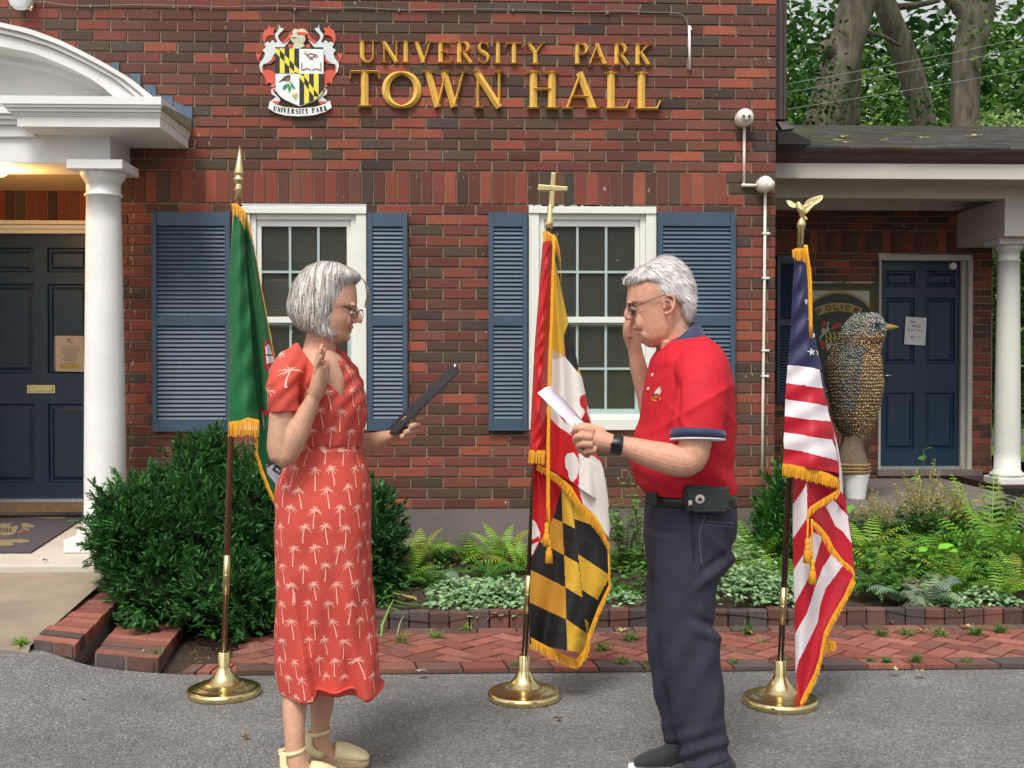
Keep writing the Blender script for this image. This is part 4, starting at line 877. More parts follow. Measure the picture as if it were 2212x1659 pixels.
def st(mb_,pts,w_,fn,m=0,l=1.2):
    for a,b in zip(pts,pts[1:]):
        A,B=fn(*a,l),fn(*b,l); t=(B-A).normalized(); n_=Vector((-t.z,0,t.x))*w_/2; mb_.add([A-n_,B-n_,B+n_,A+n_],[(0,1,2,3)],m)
st(mb,[(950,1040),(580,1050)],.004,Nt); st(mb,[(700,970),(580,1050),(690,1105)],.004,Nt)
mb.build('handwriting',M_ink,nt_)
def Ns(zx,zy,l=0): return at((130+zx/13.82)/1.17541,(840+zy/13.82)/1.17541,YD+.02-.002*l)
ns=thing('door_notice',Ns(640,800),'printed notice in a clear sleeve with yellow highlighting on the entrance door','notice')
mb=MB(); mb.prism([Ns(140,175),Ns(1135,180),Ns(1165,1440),Ns(160,1425)][::-1],(0,.002,0)); mb.build('sheet',mat('paper_warm',lin((178,170,156)),.7,nscale=12,nvar=.05),ns)
mb=MB()
for x0_,x1_,y0_,y1_ in ((480,850,1105,1145),(290,1030,1170,1225),(310,1015,1225,1275),(335,990,1275,1320)): mb.add([Ns(x0_,y0_,1),Ns(x1_,y0_,1),Ns(x1_,y1_,1),Ns(x0_,y1_,1)],[(3,2,1,0)],0)
mb.build('highlight',mat('highlighter',lin((190,172,60)),.8,nscale=20),ns)
mb=MB()
for x0_,x1_,y0_ in ((350,960,540),(320,1000,630),(330,1000,695),(385,935,755),(440,875,835),(480,860,885),(440,890,940),(370,960,990),(450,860,1042),(490,840,1128),(310,1010,1200),(330,1000,1250),(350,980,1300)):
    x=x0_
    while x<x1_: w_=random.uniform(25,80); mb.add([Ns(x,y0_-9,1.6),Ns(min(x+w_,x1_),y0_-9,1.6),Ns(min(x+w_,x1_),y0_+9,1.6),Ns(x,y0_+9,1.6)],[(3,2,1,0)],0); x+=w_+16
for i in range(26):
    a=random.uniform(0,6.28); r=random.uniform(10,110); cx_,cy_=660+r*math.cos(a),345+r*math.sin(a)*1.05; q=random.uniform(12,30); mb.add([Ns(cx_-q,cy_-q,1.5+i*.02),Ns(cx_+q,cy_-q*.5,1.5+i*.02),Ns(cx_+q*.6,cy_+q,1.5+i*.02),Ns(cx_-q,cy_+q*.7,1.5+i*.02)],[(3,2,1,0)],random.choice((0,1)))
mb.build('printing',[mat('print_grey',lin((120,110,104)),.8,nscale=60),mat('print_tan',lin((196,170,130)),.8,nscale=60)],ns)
mb=MB(); mb.prism([Ns(100,260),Ns(150,255),Ns(160,1380),Ns(85,1370)][::-1],(0,.001,0)); mb.build('sleeve_edge',mat('clear_sleeve',lin((110,114,122)),.2,nscale=30,nvar=.4),ns)
# ---- bird statue on a white stand
YB_=9.0
bs=thing('bird_statue',at(1850,1010,YB_),'large brown and blue bird statue covered in beads beside the blue annex door','statue')
sec=[(940,1822,1872),(925,1812,1880),(905,1802,1890),(870,1795,1900),(830,1788,1906),(790,1785,1903),(762,1793,1899),(742,1803,1903),(722,1815,1911),(700,1826,1911),(686,1840,1902),(678,1856,1888)]
pts=[at((a+b)/2,y,YB_) for y,a,b in sec]; sp=YB_/FPX; rr=[((b-a)/2*sp,(b-a)/2*sp*.92) for y,a,b in sec]; rr[-1]=(rr[-1][0]*.9,rr[-1][1]*.9)
M_bead=mat('beaded_skin',(0,0,0),.55,nscale=40,nvar=.3,attr=True,bump=.8,bscale=120)
mb=MB(); mb.tube(pts,rr,22,0,lin((112,94,70)),sub=3,fix=True)

mb.build('body',M_bead,bs)
mb=MB(); NB=60
for i in range(NB):
    s=i/(NB-1)*(len(sec)-1); k=min(int(s),len(sec)-2); f=s-k; y=sec[k][0]*(1-f)+sec[k+1][0]*f; a=sec[k][1]*(1-f)+sec[k+1][1]*f; b=sec[k][2]*(1-f)+sec[k+1][2]*f
    c=at((a+b)/2,y,YB_); r=(b-a)/2*sp; nn=int(2*math.pi*r/.023)
    for q in range(nn):
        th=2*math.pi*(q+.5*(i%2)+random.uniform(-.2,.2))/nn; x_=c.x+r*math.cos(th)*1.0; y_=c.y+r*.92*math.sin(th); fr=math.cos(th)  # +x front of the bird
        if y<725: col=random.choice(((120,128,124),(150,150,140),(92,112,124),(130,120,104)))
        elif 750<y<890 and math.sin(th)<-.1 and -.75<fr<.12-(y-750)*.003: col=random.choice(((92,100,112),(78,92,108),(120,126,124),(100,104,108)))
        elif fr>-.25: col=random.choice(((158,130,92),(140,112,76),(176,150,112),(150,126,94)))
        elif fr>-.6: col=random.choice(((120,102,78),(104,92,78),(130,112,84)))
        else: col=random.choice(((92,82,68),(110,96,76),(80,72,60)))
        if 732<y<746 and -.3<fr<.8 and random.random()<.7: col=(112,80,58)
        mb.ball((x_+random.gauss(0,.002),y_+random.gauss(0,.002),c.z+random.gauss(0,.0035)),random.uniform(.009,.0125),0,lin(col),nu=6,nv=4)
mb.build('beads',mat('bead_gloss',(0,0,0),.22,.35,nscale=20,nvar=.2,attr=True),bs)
mb=MB(); mb.tube([at(1905,708,YB_),at(1922,707,YB_),at(1941,706,YB_)],[(.042,.05),(.026,.03),.006],12,sub=2); mb.build('beak',mat('beak_ochre',lin((150,126,60)),.7,nscale=90,nvar=.3,bump=.6,bscale=150),bs)
mb=MB(); 
e=at(1896,698,YB_-.16); mb.ball(e,(.022,.03,.02)); mb.build('eye',mat('eye_grey',lin((84,84,84)),.3,nscale=30,nvar=.2),bs)
mb=MB(); p=[at(1848,935,YB_),at(1842,958,YB_),at(1840,985,YB_),at(1842,1012,YB_)]; mb.tube(p,[(.1,.1),(.085,.09),(.11,.11),(.13,.13)],16,sub=3,mod=lambda t,th:1+.08*math.sin(th*9+t*3)); mb.build('feet',mat('burlap',lin((112,96,78)),.95,nscale=60,nvar=.35,bump=.8,bscale=80),bs)
mb=MB()
for k,y in enumerate((1003,1010,1017)): c=at(1842,y,YB_); mb.tube([c+Vector(((.128+k*.002)*math.cos(2*math.pi*i/24),(.128+k*.002)*math.sin(2*math.pi*i/24),0)) for i in range(25)],.013,6,mod=lambda t,th:1+.2*math.sin(t*120+th*2)); 
mb.build('rope',mat('rope_tan',lin((140,114,74)),.9,nscale=90,nvar=.3,bump=.6,bscale=150),bs)
mb=MB(); c=at(1848,1092,YB_-.02); c.z=az; zt2=at(1848,1022,YB_).z-az; mb.lathe([(.075,0),(.078,.02),(.088,zt2*.5),(.105,zt2*.9),(.108,zt2)],c,20); tag(mb.build('statue_stand',M_white),'white tapered pot stand under the bird statue','stand')
# ================= flags =================
def clothmat(name,rgb,rough=.5,sheen=.0):
    sheen*=.15
    m=mat(name,rgb,rough,nscale=60,nvar=.05,sheen=sheen,bump=.12,bscale=500); return m
M_pole=mat('dark_wood_pole',lin((52,24,18)),.22,nscale=30,nvar=.25,coat=.6,aniso=(1,1,.1))
M_poleL=mat('brown_wood_pole',lin((92,48,24)),.3,nscale=30,nvar=.35,coat=.5,aniso=(1,1,.1))
M_fringe=mat('gold_fringe',(0,0,0),.6,nscale=70,nvar=.2,attr=True)
def panel(lc,rc_,yfun,nu,nv,cols,default):
    """grid cloth between a left and a right boundary given as (px,py), with depth yfun(s,t); cols: [(polygon,mat index)]"""
    A=resample(lc,nv);B=resample(rc_,nv); s=np.linspace(0,1,nu); V=[]; PX=np.zeros((nv,nu,2))
    for j in range(nv): PX[j]=A[j][None,:]*(1-s[:,None])+B[j][None,:]*s[:,None]
    for j in range(nv):
        for i in range(nu): V.append(at(PX[j,i,0],PX[j,i,1],yfun(s[i],j/(nv-1))))
    cx=(PX[:-1,:-1]+PX[1:,:-1]+PX[:-1,1:]+PX[1:,1:])/4; idx=np.full(cx.shape[:2],default)
    for p,m in cols: idx[pip(p,cx[...,0],cx[...,1])]=m
    Fc=[];M=[]
    for j in range(nv-1):
        for i in range(nu-1): Fc.append((j*nu+i,(j+1)*nu+i,(j+1)*nu+i+1,j*nu+i+1)); M.append(int(idx[j,i]))
    return V,Fc,M
def cloth(name,mats,parent,panels):
    mb=MB()
    for a in panels: V,Fc,M=panel(*a); mb.add(V,Fc,M,None,True)
    o=mb.build(name,mats,parent); s=o.modifiers.new('thick','SOLIDIFY'); s.thickness=.0012; s.offset=0; return o
def fringe(par,top,bot,Yf,band=4,w=1.5,seed=0,m=0):
    """top: polyline of the cloth edge, bot: matching polyline of thread ends; Yf(t)"""
    mb=MB(); n=max(6,int(sum(math.dist(top[i],top[i+1]) for i in range(len(top)-1))/w)); A=resample(top,n);B=resample(bot,n)
    for i in range(n-1):
        t=i/(n-1); a0=A[i];a1=A[i+1];b0=B[i];b1=B[i+1]; L_=math.dist(a0,b0) or 1; k=random.uniform(.86,1.06); y=Yf(t)-.003; dy=random.uniform(-.004,.004)
        def mix(a,b,q): return (a[0]*(1-q)+b[0]*q,a[1]*(1-q)+b[1]*q)
        bq=band/L_; j=random.uniform(-.9,.9)
        p=[mix(a0,b0,-.03),mix(a1,b1,-.03),mix(a1,b1,bq),mix(a0,b0,bq)]; V=[at(*q,y) for q in p]
        e0=mix(a0,b0,k);e1=mix(a1,b1,k*random.uniform(.97,1.03)); V+=[at(e0[0]+j,e0[1],y+dy),at(e1[0]+j-.35,e1[1],y+dy)]
        q_=random.uniform(.62,1.15); g0=lin((232,162,26)); mb.add(V,[(3,2,1,0),(4,5,2,3)],m,[g0,tuple(v*q_ for v in g0)])
    mb.build('fringe',M_fringe,par)
def stand(lab,base,Ybase,x_top,y_top,pm,ferr,group='flag stands on the asphalt'):
    """pole from the base (px) to its top end; round ribbed brass foot"""
    b=at(base[0],base[1],Ybase); b.z=hz(b.x,b.y)
    t=thing('flag_stand',b,lab,'flag stand'); mb=MB()
    mb.lathe([(.148,0),(.152,.004),(.153,.020),(.148,.028),(.140,.031),(.136,.029),(.128,.036),(.120,.034),(.112,.042),(.104,.040),(.094,.048),(.086,.047),(.074,.056),(.062,.063),(.048,.075),(.036,.092),(.028,.108),(.025,.116),(.0245,.175),(.022,.178)],b,48)
    mb.build('base',M_brass,t)
    T=at(x_top,y_top,Ybase); B=b+Vector((0,0,.15)); mb=MB(); mb.tube([B,T],.0127,14); mb.build('pole',pm,t)
    f0,f1=ferr; mb=MB(); L=T-B
    def on(y): k=(y-at_y(B))/(y_top-at_y(B)); return B+L*k
    mb.tube([on(f0),on(f1)],.0145,14); mb.tube([on((f0+f1)/2-1),on((f0+f1)/2+1)],.0155,14); mb.build('ferrule',M_brassd,t)
    return t,B,L
def at_y(p):
    q=CM.transposed()@(p-CP); return CY-FPX*(q.y/-q.z)
# ---- left: green flag
tL,BL,LL=stand('brass based stand with brown pole and spear tip beside the woman in coral dress',(484,1498),4.76,514.5,425,M_poleL,(1198,1283))
up=Vector((0,0,1))
tp=at(514.5,425,4.76); mb=MB(); d_=LL.normalized()
def fin(prof,base,axis,n=18):
    mb_=MB(); pts=[base+axis*z for r,z in prof]; mb_.tube(pts,[r for r,z in prof],n,smooth=True); return mb_
s4=4.76/FPX
fin([(.013,-.01),(.0135,.04),(.011,.05),(.011,.056),(.018,.06),(.021,.068),(.021,.074),(.017,.082),(.014,.085),(.019,.09),(.0195,.1),(.002,.212)],tp,d_,16).build('spear_finial',M_brass,tL)
YL=4.70
fl_=thing('green_flag',at(510,460,YL),'green satin town flag with gold fringe hanging on the brown pole','flag')
MG=[clothmat('green_satin',lin((8,98,48)),.35,.5),clothmat('flag_white',lin((206,204,206)),.55),clothmat('flag_red',lin((178,26,34)),.5),M_black,clothmat('shaded_green',lin((10,66,36)),.4,.5),clothmat('ribbon_lilac',lin((196,190,206)),.55)]
lc=[(504,450),(500,520),(496,590),(495,700),(495,785),(493,914)]; rcv=[(512,447),(527,500),(532,590),(541,690),(548,809),(559,907)]
front=(lc,rcv,lambda s,t: YL-.012-.05*math.sin(math.pi*min(1,s*1.02))*(.4+.6*t)-.006*math.sin(s*9+t*8)-.004*math.sin(t*40+s*5)*s,34,160,[],0)
lb=[(520,452),(528,520),(534,600),(542,700),(549,809),(557,915),(556,975),(572,1020),(600,1090)]; rb=[(533,460),(548,532),(562,610),(577,687),(592,770),(606,850),(620,930),(636,1030),(646,1096)]
redp=[(560+i,y) for i,y in ()]
cl=[([(572,735),(579,732),(592,770),(594,790),(574,802),(570,760)],2),([(573,750),(580,742),(590,772),(592,782),(576,786)],1),([(574,765),(592,768),(592,770),(574,767)],3),([(560,880),(578,885),(600,890),(600,900),(560,895)],2),([(563,884),(569,882),(574,930),(569,934),(564,905)],3),([(565,886),(568,886),(572,926),(570,928),(566,905)],5),
([(576,1003),(582,998),(600,1012),(640,1035),(640,1075),(600,1052),(577,1022)],5)]
back=(lb,rb,lambda s,t: YL+.03+.035*math.sin(s*5.5+1)*(.3+t)+.01*math.sin(s*14+t*4),40,200,cl,0)
mid=([(527,500),(533,600),(541,690),(548,809),(559,907)],[(530,500),(540,600),(552,690),(562,809),(567,912)],lambda s,t: YL-.0+.03*s,10,100,[],4)  # darker green puts the shade beside the front lobe into the cloth
cloth('cloth',MG,fl_,[front,mid,back])
mb=MB(); textmesh('VERS',.062,mb,at(574,1001,YL+.02)+Vector((0,-.012,0)),Vector((.83,0,-.56)).normalized(),Vector((.56,0,.83)),align='LEFT',bold=.002); 
mb.v=[(x,YL-.02,z) for x,y,z in mb.v]; mb.build('lettering',MG[3],fl_)
mb=MB(); fringe(fl_,[(500,440),(512,440),(524,452),(531,462)],[(502,462),(514,470),(524,486),(529,500)],lambda t:YL-.03)
fringe(fl_,[(528,453),(541,490),(550,534),(562,612),(577,690),(592,772)],[(534,486),(541,516),(553,546),(566,626),(581,704),(596,786)],lambda t:YL-.02,3)
fringe(fl_,[(494,912),(520,909),(535,903),(560,908)],[(492,944),(520,943),(535,944),(560,947)],lambda t:YL-.07,5)
fringe(fl_,[(558,948),(556,975),(568,1015),(584,1056),(600,1092)],[(551,948),(551,982),(562,1022),(580,1066),(598,1104)],lambda t:YL+.02,3)

# ---- middle: checkered flag
YM=4.62
tM,BM,LM=stand('brass based stand with dark pole and cross finial between the two people',(1132,1512),4.67,1186,492,M_pole,(1242,1324))
tp=at(1186,492,4.67); d_=LM.normalized(); fin([(.013,-.005),(.0155,0),(.0155,.03),(.011,.045),(.0105,.09),(.005,.1)],tp,d_).build('spear_socket',M_brass,tM)
mb=MB(); c=[at(*q,4.67) for q in ((1185,449),(1197,449),(1201,373),(1191,372))]; mb.prism(c,(0,.02,0)); c=[at(*q,4.668) for q in ((1161,411),(1226,413),(1227,403),(1163,398))]; mb.prism(c,(0,.024,0)); o=mb.build('cross_finial',M_brassd,tM); bevel(o,.003)
fm=thing('checkered_flag',at(1190,520,YM),'fringed state flag of yellow and black checks with red and white crosses','flag')
MM=[clothmat('md_red',lin((190,12,20)),.42,.4),clothmat('md_white',lin((226,218,212)),.55),clothmat('md_yellow',lin((212,166,48)),.55),clothmat('md_black',(.010,.009,.010),.6),clothmat('md_gold',lin((196,140,44)),.55),clothmat('md_cream',lin((200,188,160)),.55)]
c1=lambda x,y:(1106+x*.3743,357.3+y*.3743); c2=lambda x,y:(1038+x*.3845,935.8+y*.3845)
lobe=([c1(178,440),c1(165,600),c1(150,800),c1(130,1050),c1(120,1250),c1(108,1500),(1144,976)],[c1(232,430),c1(226,600),c1(220,800),c1(207,1050),c1(196,1350),c1(190,1640),(1177,976)],lambda s,t: YM-.035-.045*math.sin(math.pi*s)-.003*math.sin(t*61+s*9+2*math.sin(t*13))-.004*math.sin(t*27-s*7+1.5*math.sin(t*9)),30,220,[],0)
X=[c1(*p) for p in ((240,540),(210,750),(200,1050),(190,1370),(190,1640))]+[(1177,1005)]
up_r=[c1(*p) for p in ((252,560),(325,910),(385,1170),(405,1230),(430,1350),(458,1480))]+[c2(600,30),c2(660,130),c2(690,200),c2(712,330),c2(722,420),c2(728,480),c2(730,560)]
botc=[c2(360,165),c2(440,235),c2(510,300),c2(570,400),c2(640,460),c2(700,560),c2(716,620)]
pol=[([c1(*p) for p in ((150,400),(255,540),(325,910),(298,985),(304,1105),(205,1050),(190,700))],2),([c1(*p) for p in ((325,908),(298,985),(312,1110),(380,1198),(400,1150))],3),([c1(*p) for p in ((381,1160),(379,1200),(402,1232),(420,1200))],2),
([c1(*p) for p in ((200,1045),(305,1105),(380,1195),(405,1225),(480,1350),(520,1500),(480,1650),(330,1530),(190,1390))],5),
([c1(*p) for p in ((230,1120),(306,1105),(380,1195),(405,1225),(480,1350),(520,1500),(480,1650),(300,1500),(225,1420))],1),
([tuple(v)[:2] for v in smoothpoly([(*c1(*p),0) for p in ((390,1350),(405,1325),(430,1325),(440,1360),(432,1420),(450,1480),(410,1520),(396,1480),(420,1420),(396,1390))],4,True)],0),
([c1(190,1375),c1(240,1420),c1(300,1460),c1(340,1560),c1(460,1640),c2(520,150),c2(300,150),(1150,1040),(1150,960)],0),
([c1(188,1385),c1(260,1425),c1(330,1520),c1(345,1560),c1(260,1500),c1(188,1420)],1),
([c2(300,0),c2(500,0),c2(560,120),c2(560,300),c2(520,340),c2(300,200),c2(250,60)],0),
([tuple(v)[:2] for v in smoothpoly([(*c2(*p),0) for p in ((475,140),(490,115),(525,112),(548,150),(550,200),(542,250),(520,275),(498,255),(492,215),(478,190))],4,True)],1),
([c2(*p) for p in ((552,110),(600,118),(660,130),(760,300),(760,640),(700,560),(640,460),(575,400),(548,290),(552,250))],1),
([c2(*p) for p in ((560,95),(660,110),(668,160),(640,130),(600,120))],0),([c2(*p) for p in ((520,275),(543,245),(553,230),(556,290),(535,290))],0)]
upper=(X,up_r[:11],lambda s,t: YM-.01-.035*math.sin(s*math.pi*1.1)-.018*math.sin(s*13+t*5)*t,90,260,pol,0)
# region between the upper cloth's straight foot and the slanted fringe
foot=([(1177,1005)]+[],)
low_l=[c2(320,170),c2(405,210),c2(475,268),c2(540,350),c2(605,430),c2(670,510),c2(716,600)]
up2=([(1160,1000),(1160,1003)],[c2(700,300),c2(700,301)],lambda s,t:YM-.01,2,2,[],0)
# lower part of the upper layer: from a line y~c2(.,170) down to botc
A_=[(1166,1000),(1178,1001),(1205,1008),(1240,1040),(1262,1075),(1290,1108),(1313,1165)]
lowup=([(1160,992),(1161,1003)],[(1160,992),(1161,1003)],lambda s,t:YM,2,2,[],0)
top_edge=[(1177,960),(1215,965),(1255,985),(1285,1000),(1297,1006),(1305,1035),(1313,1090),(1318,1140)]
bot_edge=[(1161,1002),(1207,1026),(1234,1051),(1257,1090),(1284,1113),(1300,1137),(1307,1151),(1313,1172)]
def horiz(te,be,yf,nu,nv,pol_,dflt):   # grid between a top and a bottom edge
    return (te,be,lambda s,t:yf(t,s),nv,nu,pol_,dflt)
hu=horiz(top_edge,bot_edge,lambda s,t:YM-.012-.035*math.sin(s*math.pi*1.1)*(1-t)-.012*t+.004,120,50,pol,0)
# lower back layer with the checks
Lb=[(1148,1000),c2(300,260),c2(292,500),c2(288,660),c2(283,770),c2(277,950),c2(275,1150),c2(276,1180)]
Rb=[c2(460,235),c2(600,400),c2(716,620),c2(722,760),c2(725,860),c2(690,960),c2(640,1080),c2(604,1150),c2(604,1180),c2(590,1240)]
ck=[([c2(*p) for p in ((270,100),(460,200),(458,325),(408,476),(335,612),(285,700),(250,700))],0),([c2(*p) for p in ((288,480),(310,500),(335,560),(330,600),(285,610))],1),([c2(*p) for p in ((289,600),(330,575),(326,610),(289,640))],0),([c2(*p) for p in ((289,625),(326,608),(289,690))],1),
([c2(*p) for p in ((457,300),(462,502),(408,478))],3),([c2(*p) for p in ((408,476),(462,500),(470,686),(335,610))],4),([c2(*p) for p in ((335,610),(470,686),(478,866),(280,766),(286,700))],3),([c2(*p) for p in ((275,764),(478,866),(482,1046),(270,948))],4),([c2(*p) for p in ((270,948),(482,1046),(488,1256),(270,1160))],3),
([c2(*p) for p in ((455,300),(508,336),(530,536),(462,502))],2),([c2(*p) for p in ((462,500),(530,535),(550,731),(470,686))],3),([c2(*p) for p in ((470,685),(550,730),(573,926),(478,866))],2),([c2(*p) for p in ((478,865),(573,925),(600,1140),(482,1046))],3),([c2(*p) for p in ((482,1045),(598,1125),(606,1180),(600,1260),(540,1290),(488,1252))],2),
([c2(*p) for p in ((508,300),(600,380),(640,520),(527,482))],2),([c2(*p) for p in ((526,480),(620,520),(720,640),(730,800),(548,682))],3),([c2(*p) for p in ((548,680),(730,800),(655,938),(570,882))],2),([c2(*p) for p in ((570,880),(657,936),(606,1066),(584,1044))],3),([c2(*p) for p in ((584,1044),(608,1066),(600,1140))],2)]
lowb=(Lb,Rb,lambda s,t: YM+.02+.05*math.sin(s*7.2)*(.35+.65*t)-.03*t+.01*math.sin(s*17+t*3),110,330,ck,3)
cloth('cloth',MM,fm,[lobe,upper,hu,lowb])
mb=MB()
fringe(fm,[(1172,500),(1183,500),(1192,506),(1199,512)],[(1173,524),(1184,528),(1194,530),(1200,545)],lambda t:YM-.06)
fringe(fm,[(1196,505),(1203,515),(1209,540),(1211,560)],[(1199,540),(1206,560),(1211,590),(1212,614)],lambda t:YM-.03,2)
fringe(fm,[(1143,973),(1178,974)],[(1141,1002),(1177,1004)],lambda t:YM-.075,5)
fringe(fm,[(1161,1003),(1207,1027),(1234,1051),(1257,1090),(1284,1113),(1300,1137),(1313,1172)],[(1158,1014),(1203,1045),(1229,1072),(1256,1108),(1280,1138),(1298,1163),(1312,1188)],lambda t:YM-.04,4)
fringe(fm,[(1312,1172),(1314,1232),(1315,1264),(1292,1312),(1269,1372)],[(1317,1172),(1319,1232),(1320,1270),(1299,1322),(1275,1384)],lambda t:YM-.02,3)
fringe(fm,[(1269,1372),(1268,1385),(1262,1402)],[(1275,1384),(1275,1408),(1250,1446)],lambda t:YM-.02,3)
fringe(fm,[(1144,1376),(1185,1398),(1225,1417),(1243,1424),(1262,1404)],[(1143,1400),(1183,1421),(1223,1440),(1247,1447),(1272,1420)],lambda t:YM-.0,5)

def cord(par,pts,Y,r=.0042):
    mb=MB(); mb.tube([at(x,y,Y) for x,y in pts],r,7,0,lin((232,162,26)),sub=3,mod=lambda t,th:1+.18*math.sin(t*400+th)); mb.build('cord',M_fringe,par)
def tassel(parent,x,y,L_,Y):
    mb=MB(); k=Y/FPX; a=at(x,y,Y); pts=[];rr=[]
    for q,r in ((0,.003),(.05,.0075),(.16,.0095),(.3,.0075),(.33,.0085),(.36,.011),(.42,.009),(.5,.013),(.98,.017),(1,.013)): pts.append(a-Vector((0,0,L_*k*q))); rr.append(r)
    mb.tube(pts,rr,18,0,lin((226,156,26)),mod=lambda t,th:1+(.14*math.sin(th*9) if t>.6 else .04)); mb.build('tassel',M_fringe,parent)
cord(fm,[(1196,508),(1192,640),(1186,800),(1183,960),(1182,1133)],YM-.115); cord(fm,[(1197,508),(1195,640),(1189,800),(1186,960),(1186,1168)],YM-.12)
tassel(fm,1181.5,1128,52,YM-.115); tassel(fm,1186,1165,52,YM-.12)
# ---- right: stars and stripes
YR=4.50
tR,BR,LR=stand('brass based stand with dark pole and eagle finial at the right',(1685,1534),4.556,1729,528,M_pole,(1268,1348))
tp=at(1729,528,4.556); d_=LR.normalized(); fin([(.0125,-.008),(.0128,.062),(.016,.066),(.0175,.08),(.016,.092),(.012,.1),(.009,.105)],tp,d_).build('eagle_socket',M_brass,tR)
e1=lambda x,y:((1960+x/10.37)/1.17541,(480+y/10.37)/1.17541)
mb=MB(); Ye=4.556
mb.tube([at(*e1(*p),Ye) for p in ((785,760),(800,640),(760,520),(715,430),(690,380),(650,400),(655,450))],[(.008,.008),(.014,.013),(.017,.014),(.012,.010),(.009,.008),(.004,.004),(.002,.002)],12,sub=2)
def wing(P,sg):
    V=[at(*e1(*p),Ye) for p in P]; n=len(V)//2
    for i,v in enumerate(V): v.y+=sg*.012*(1-abs((i%len(V))-n)/n)
    mb.prism(V,(0,.005,0))
wing([(780,500),(830,440),(850,370),(920,290),(1040,230),(1180,190),(1290,165),(1330,195),(1300,270),(1210,370),(1080,440),(1030,490),(1000,570),(900,640),(850,680),(790,600)],-1)
wing([(640,480),(560,490),(470,440),(420,370),(388,280),(440,280),(540,310),(610,370),(640,360),(700,440)],1)
for i in range(7): a=at(*e1(870+i*60,420-i*26),Ye-.004); b=at(*e1(900+i*58,520-i*30),Ye-.004); mb.tube([a,b],[.003,.0015],5)
mb.prism([at(*e1(*p),Ye) for p in ((850,690),(900,720),(950,800),(890,800),(850,750))],(0,.01,0))
o=mb.build('eagle_finial',M_brass,tR)
fu=thing('striped_flag',at(1725,560,YR),'national flag of red and white stripes with navy star field and gold fringe','flag')
MU=[clothmat('us_navy',lin((30,32,74)),.5,.4),clothmat('us_white',lin((226,218,222)),.55),clothmat('us_red',lin((182,14,38)),.5,.3),clothmat('us_star',lin((230,230,230)),.5)]
u1=lambda x,y:(1574+x*.3845,382.8+y*.3845); u2=lambda x,y:(1574+x*.3845,978.4+y*.3845)
fl1=[u1(*p) for p in ((368,452),(358,650),(350,850),(340,960),(331,1060),(318,1240),(315,1360),(308,1480),(312,1540),(302,1615))]; fr1=[u1(*p) for p in ((432,460),(452,700),(478,860),(500,980),(522,1070),(540,1180),(560,1320),(590,1430),(608,1560))]+[(1813,1022)]
def star(cx,cy,r,sx=1,rot=0): return [(cx+sx*(r if k%2==0 else r*.4)*math.sin(R(36*k+rot)),cy-(r if k%2==0 else r*.4)*math.cos(R(36*k+rot))) for k in range(10)]
fc=[([u1(*p) for p in ((250,1055),(332,1056),(420,1062),(510,1080),(530,1190),(420,1168),(326,1158),(250,1158))],1),([u1(*p) for p in ((250,1158),(326,1158),(420,1168),(530,1188),(556,1290),(420,1262),(320,1248),(250,1248))],2),
([u1(*p) for p in ((250,1248),(320,1248),(420,1262),(552,1285),(640,1400),(420,1358),(315,1343),(250,1343))],1),([u1(*p) for p in ((250,1343),(315,1343),(420,1358),(575,1372),(640,1500),(420,1450),(310,1434),(250,1434))],2),
([u1(*p) for p in ((250,1434),(310,1434),(420,1450),(580,1476),(640,1620),(600,1590),(420,1542),(310,1526),(250,1526))],1),([u1(*p) for p in ((250,1526),(310,1526),(420,1542),(605,1590),(660,1700),(250,1700))],2),
([u1(*p) for p in ((522,1060),(540,1150),(560,1290),(562,1330),(600,1400),(600,1000))],0),
(star(*u1(466,982),9.3,1,-8),3),(star(*u1(503,984),9,.55,5),3),(star(*u1(483,886),8.6,.8,5),3),(star(*u1(436,698),8.6,.55,5),3),(star(*u1(458,800),7,.9),3),([u1(*p) for p in ((560,1320),(590,1430),(608,1560),(640,1600),(640,1320))],1)]
usf=(fl1,fr1,lambda s,t: YR-.025-.07*math.sin(math.pi*min(1,s*.9+.05))*(.25+.75*t)-.012*math.sin(s*8+t*3)*t-.004*math.sin(t*50+s*7),80,320,fc,0)
# outer right strip of the upper cloth (turned away)
fl2=[u1(*p) for p in ((560,1320),(590,1430),(608,1560))]+[(1813,1022),u2(620,210),u2(600,260)]; fr2=[u1(560,1322),u1(600,1440),u1(622,1560),(1819,1022),u2(642,215),u2(662,330)]
usr=(fl2,fr2,lambda s,t:YR-.02+.03*s,10,90,[([(1800,930),(1830,1030),(1830,1075),(1814,1060),(1812,1000)],1)],2)
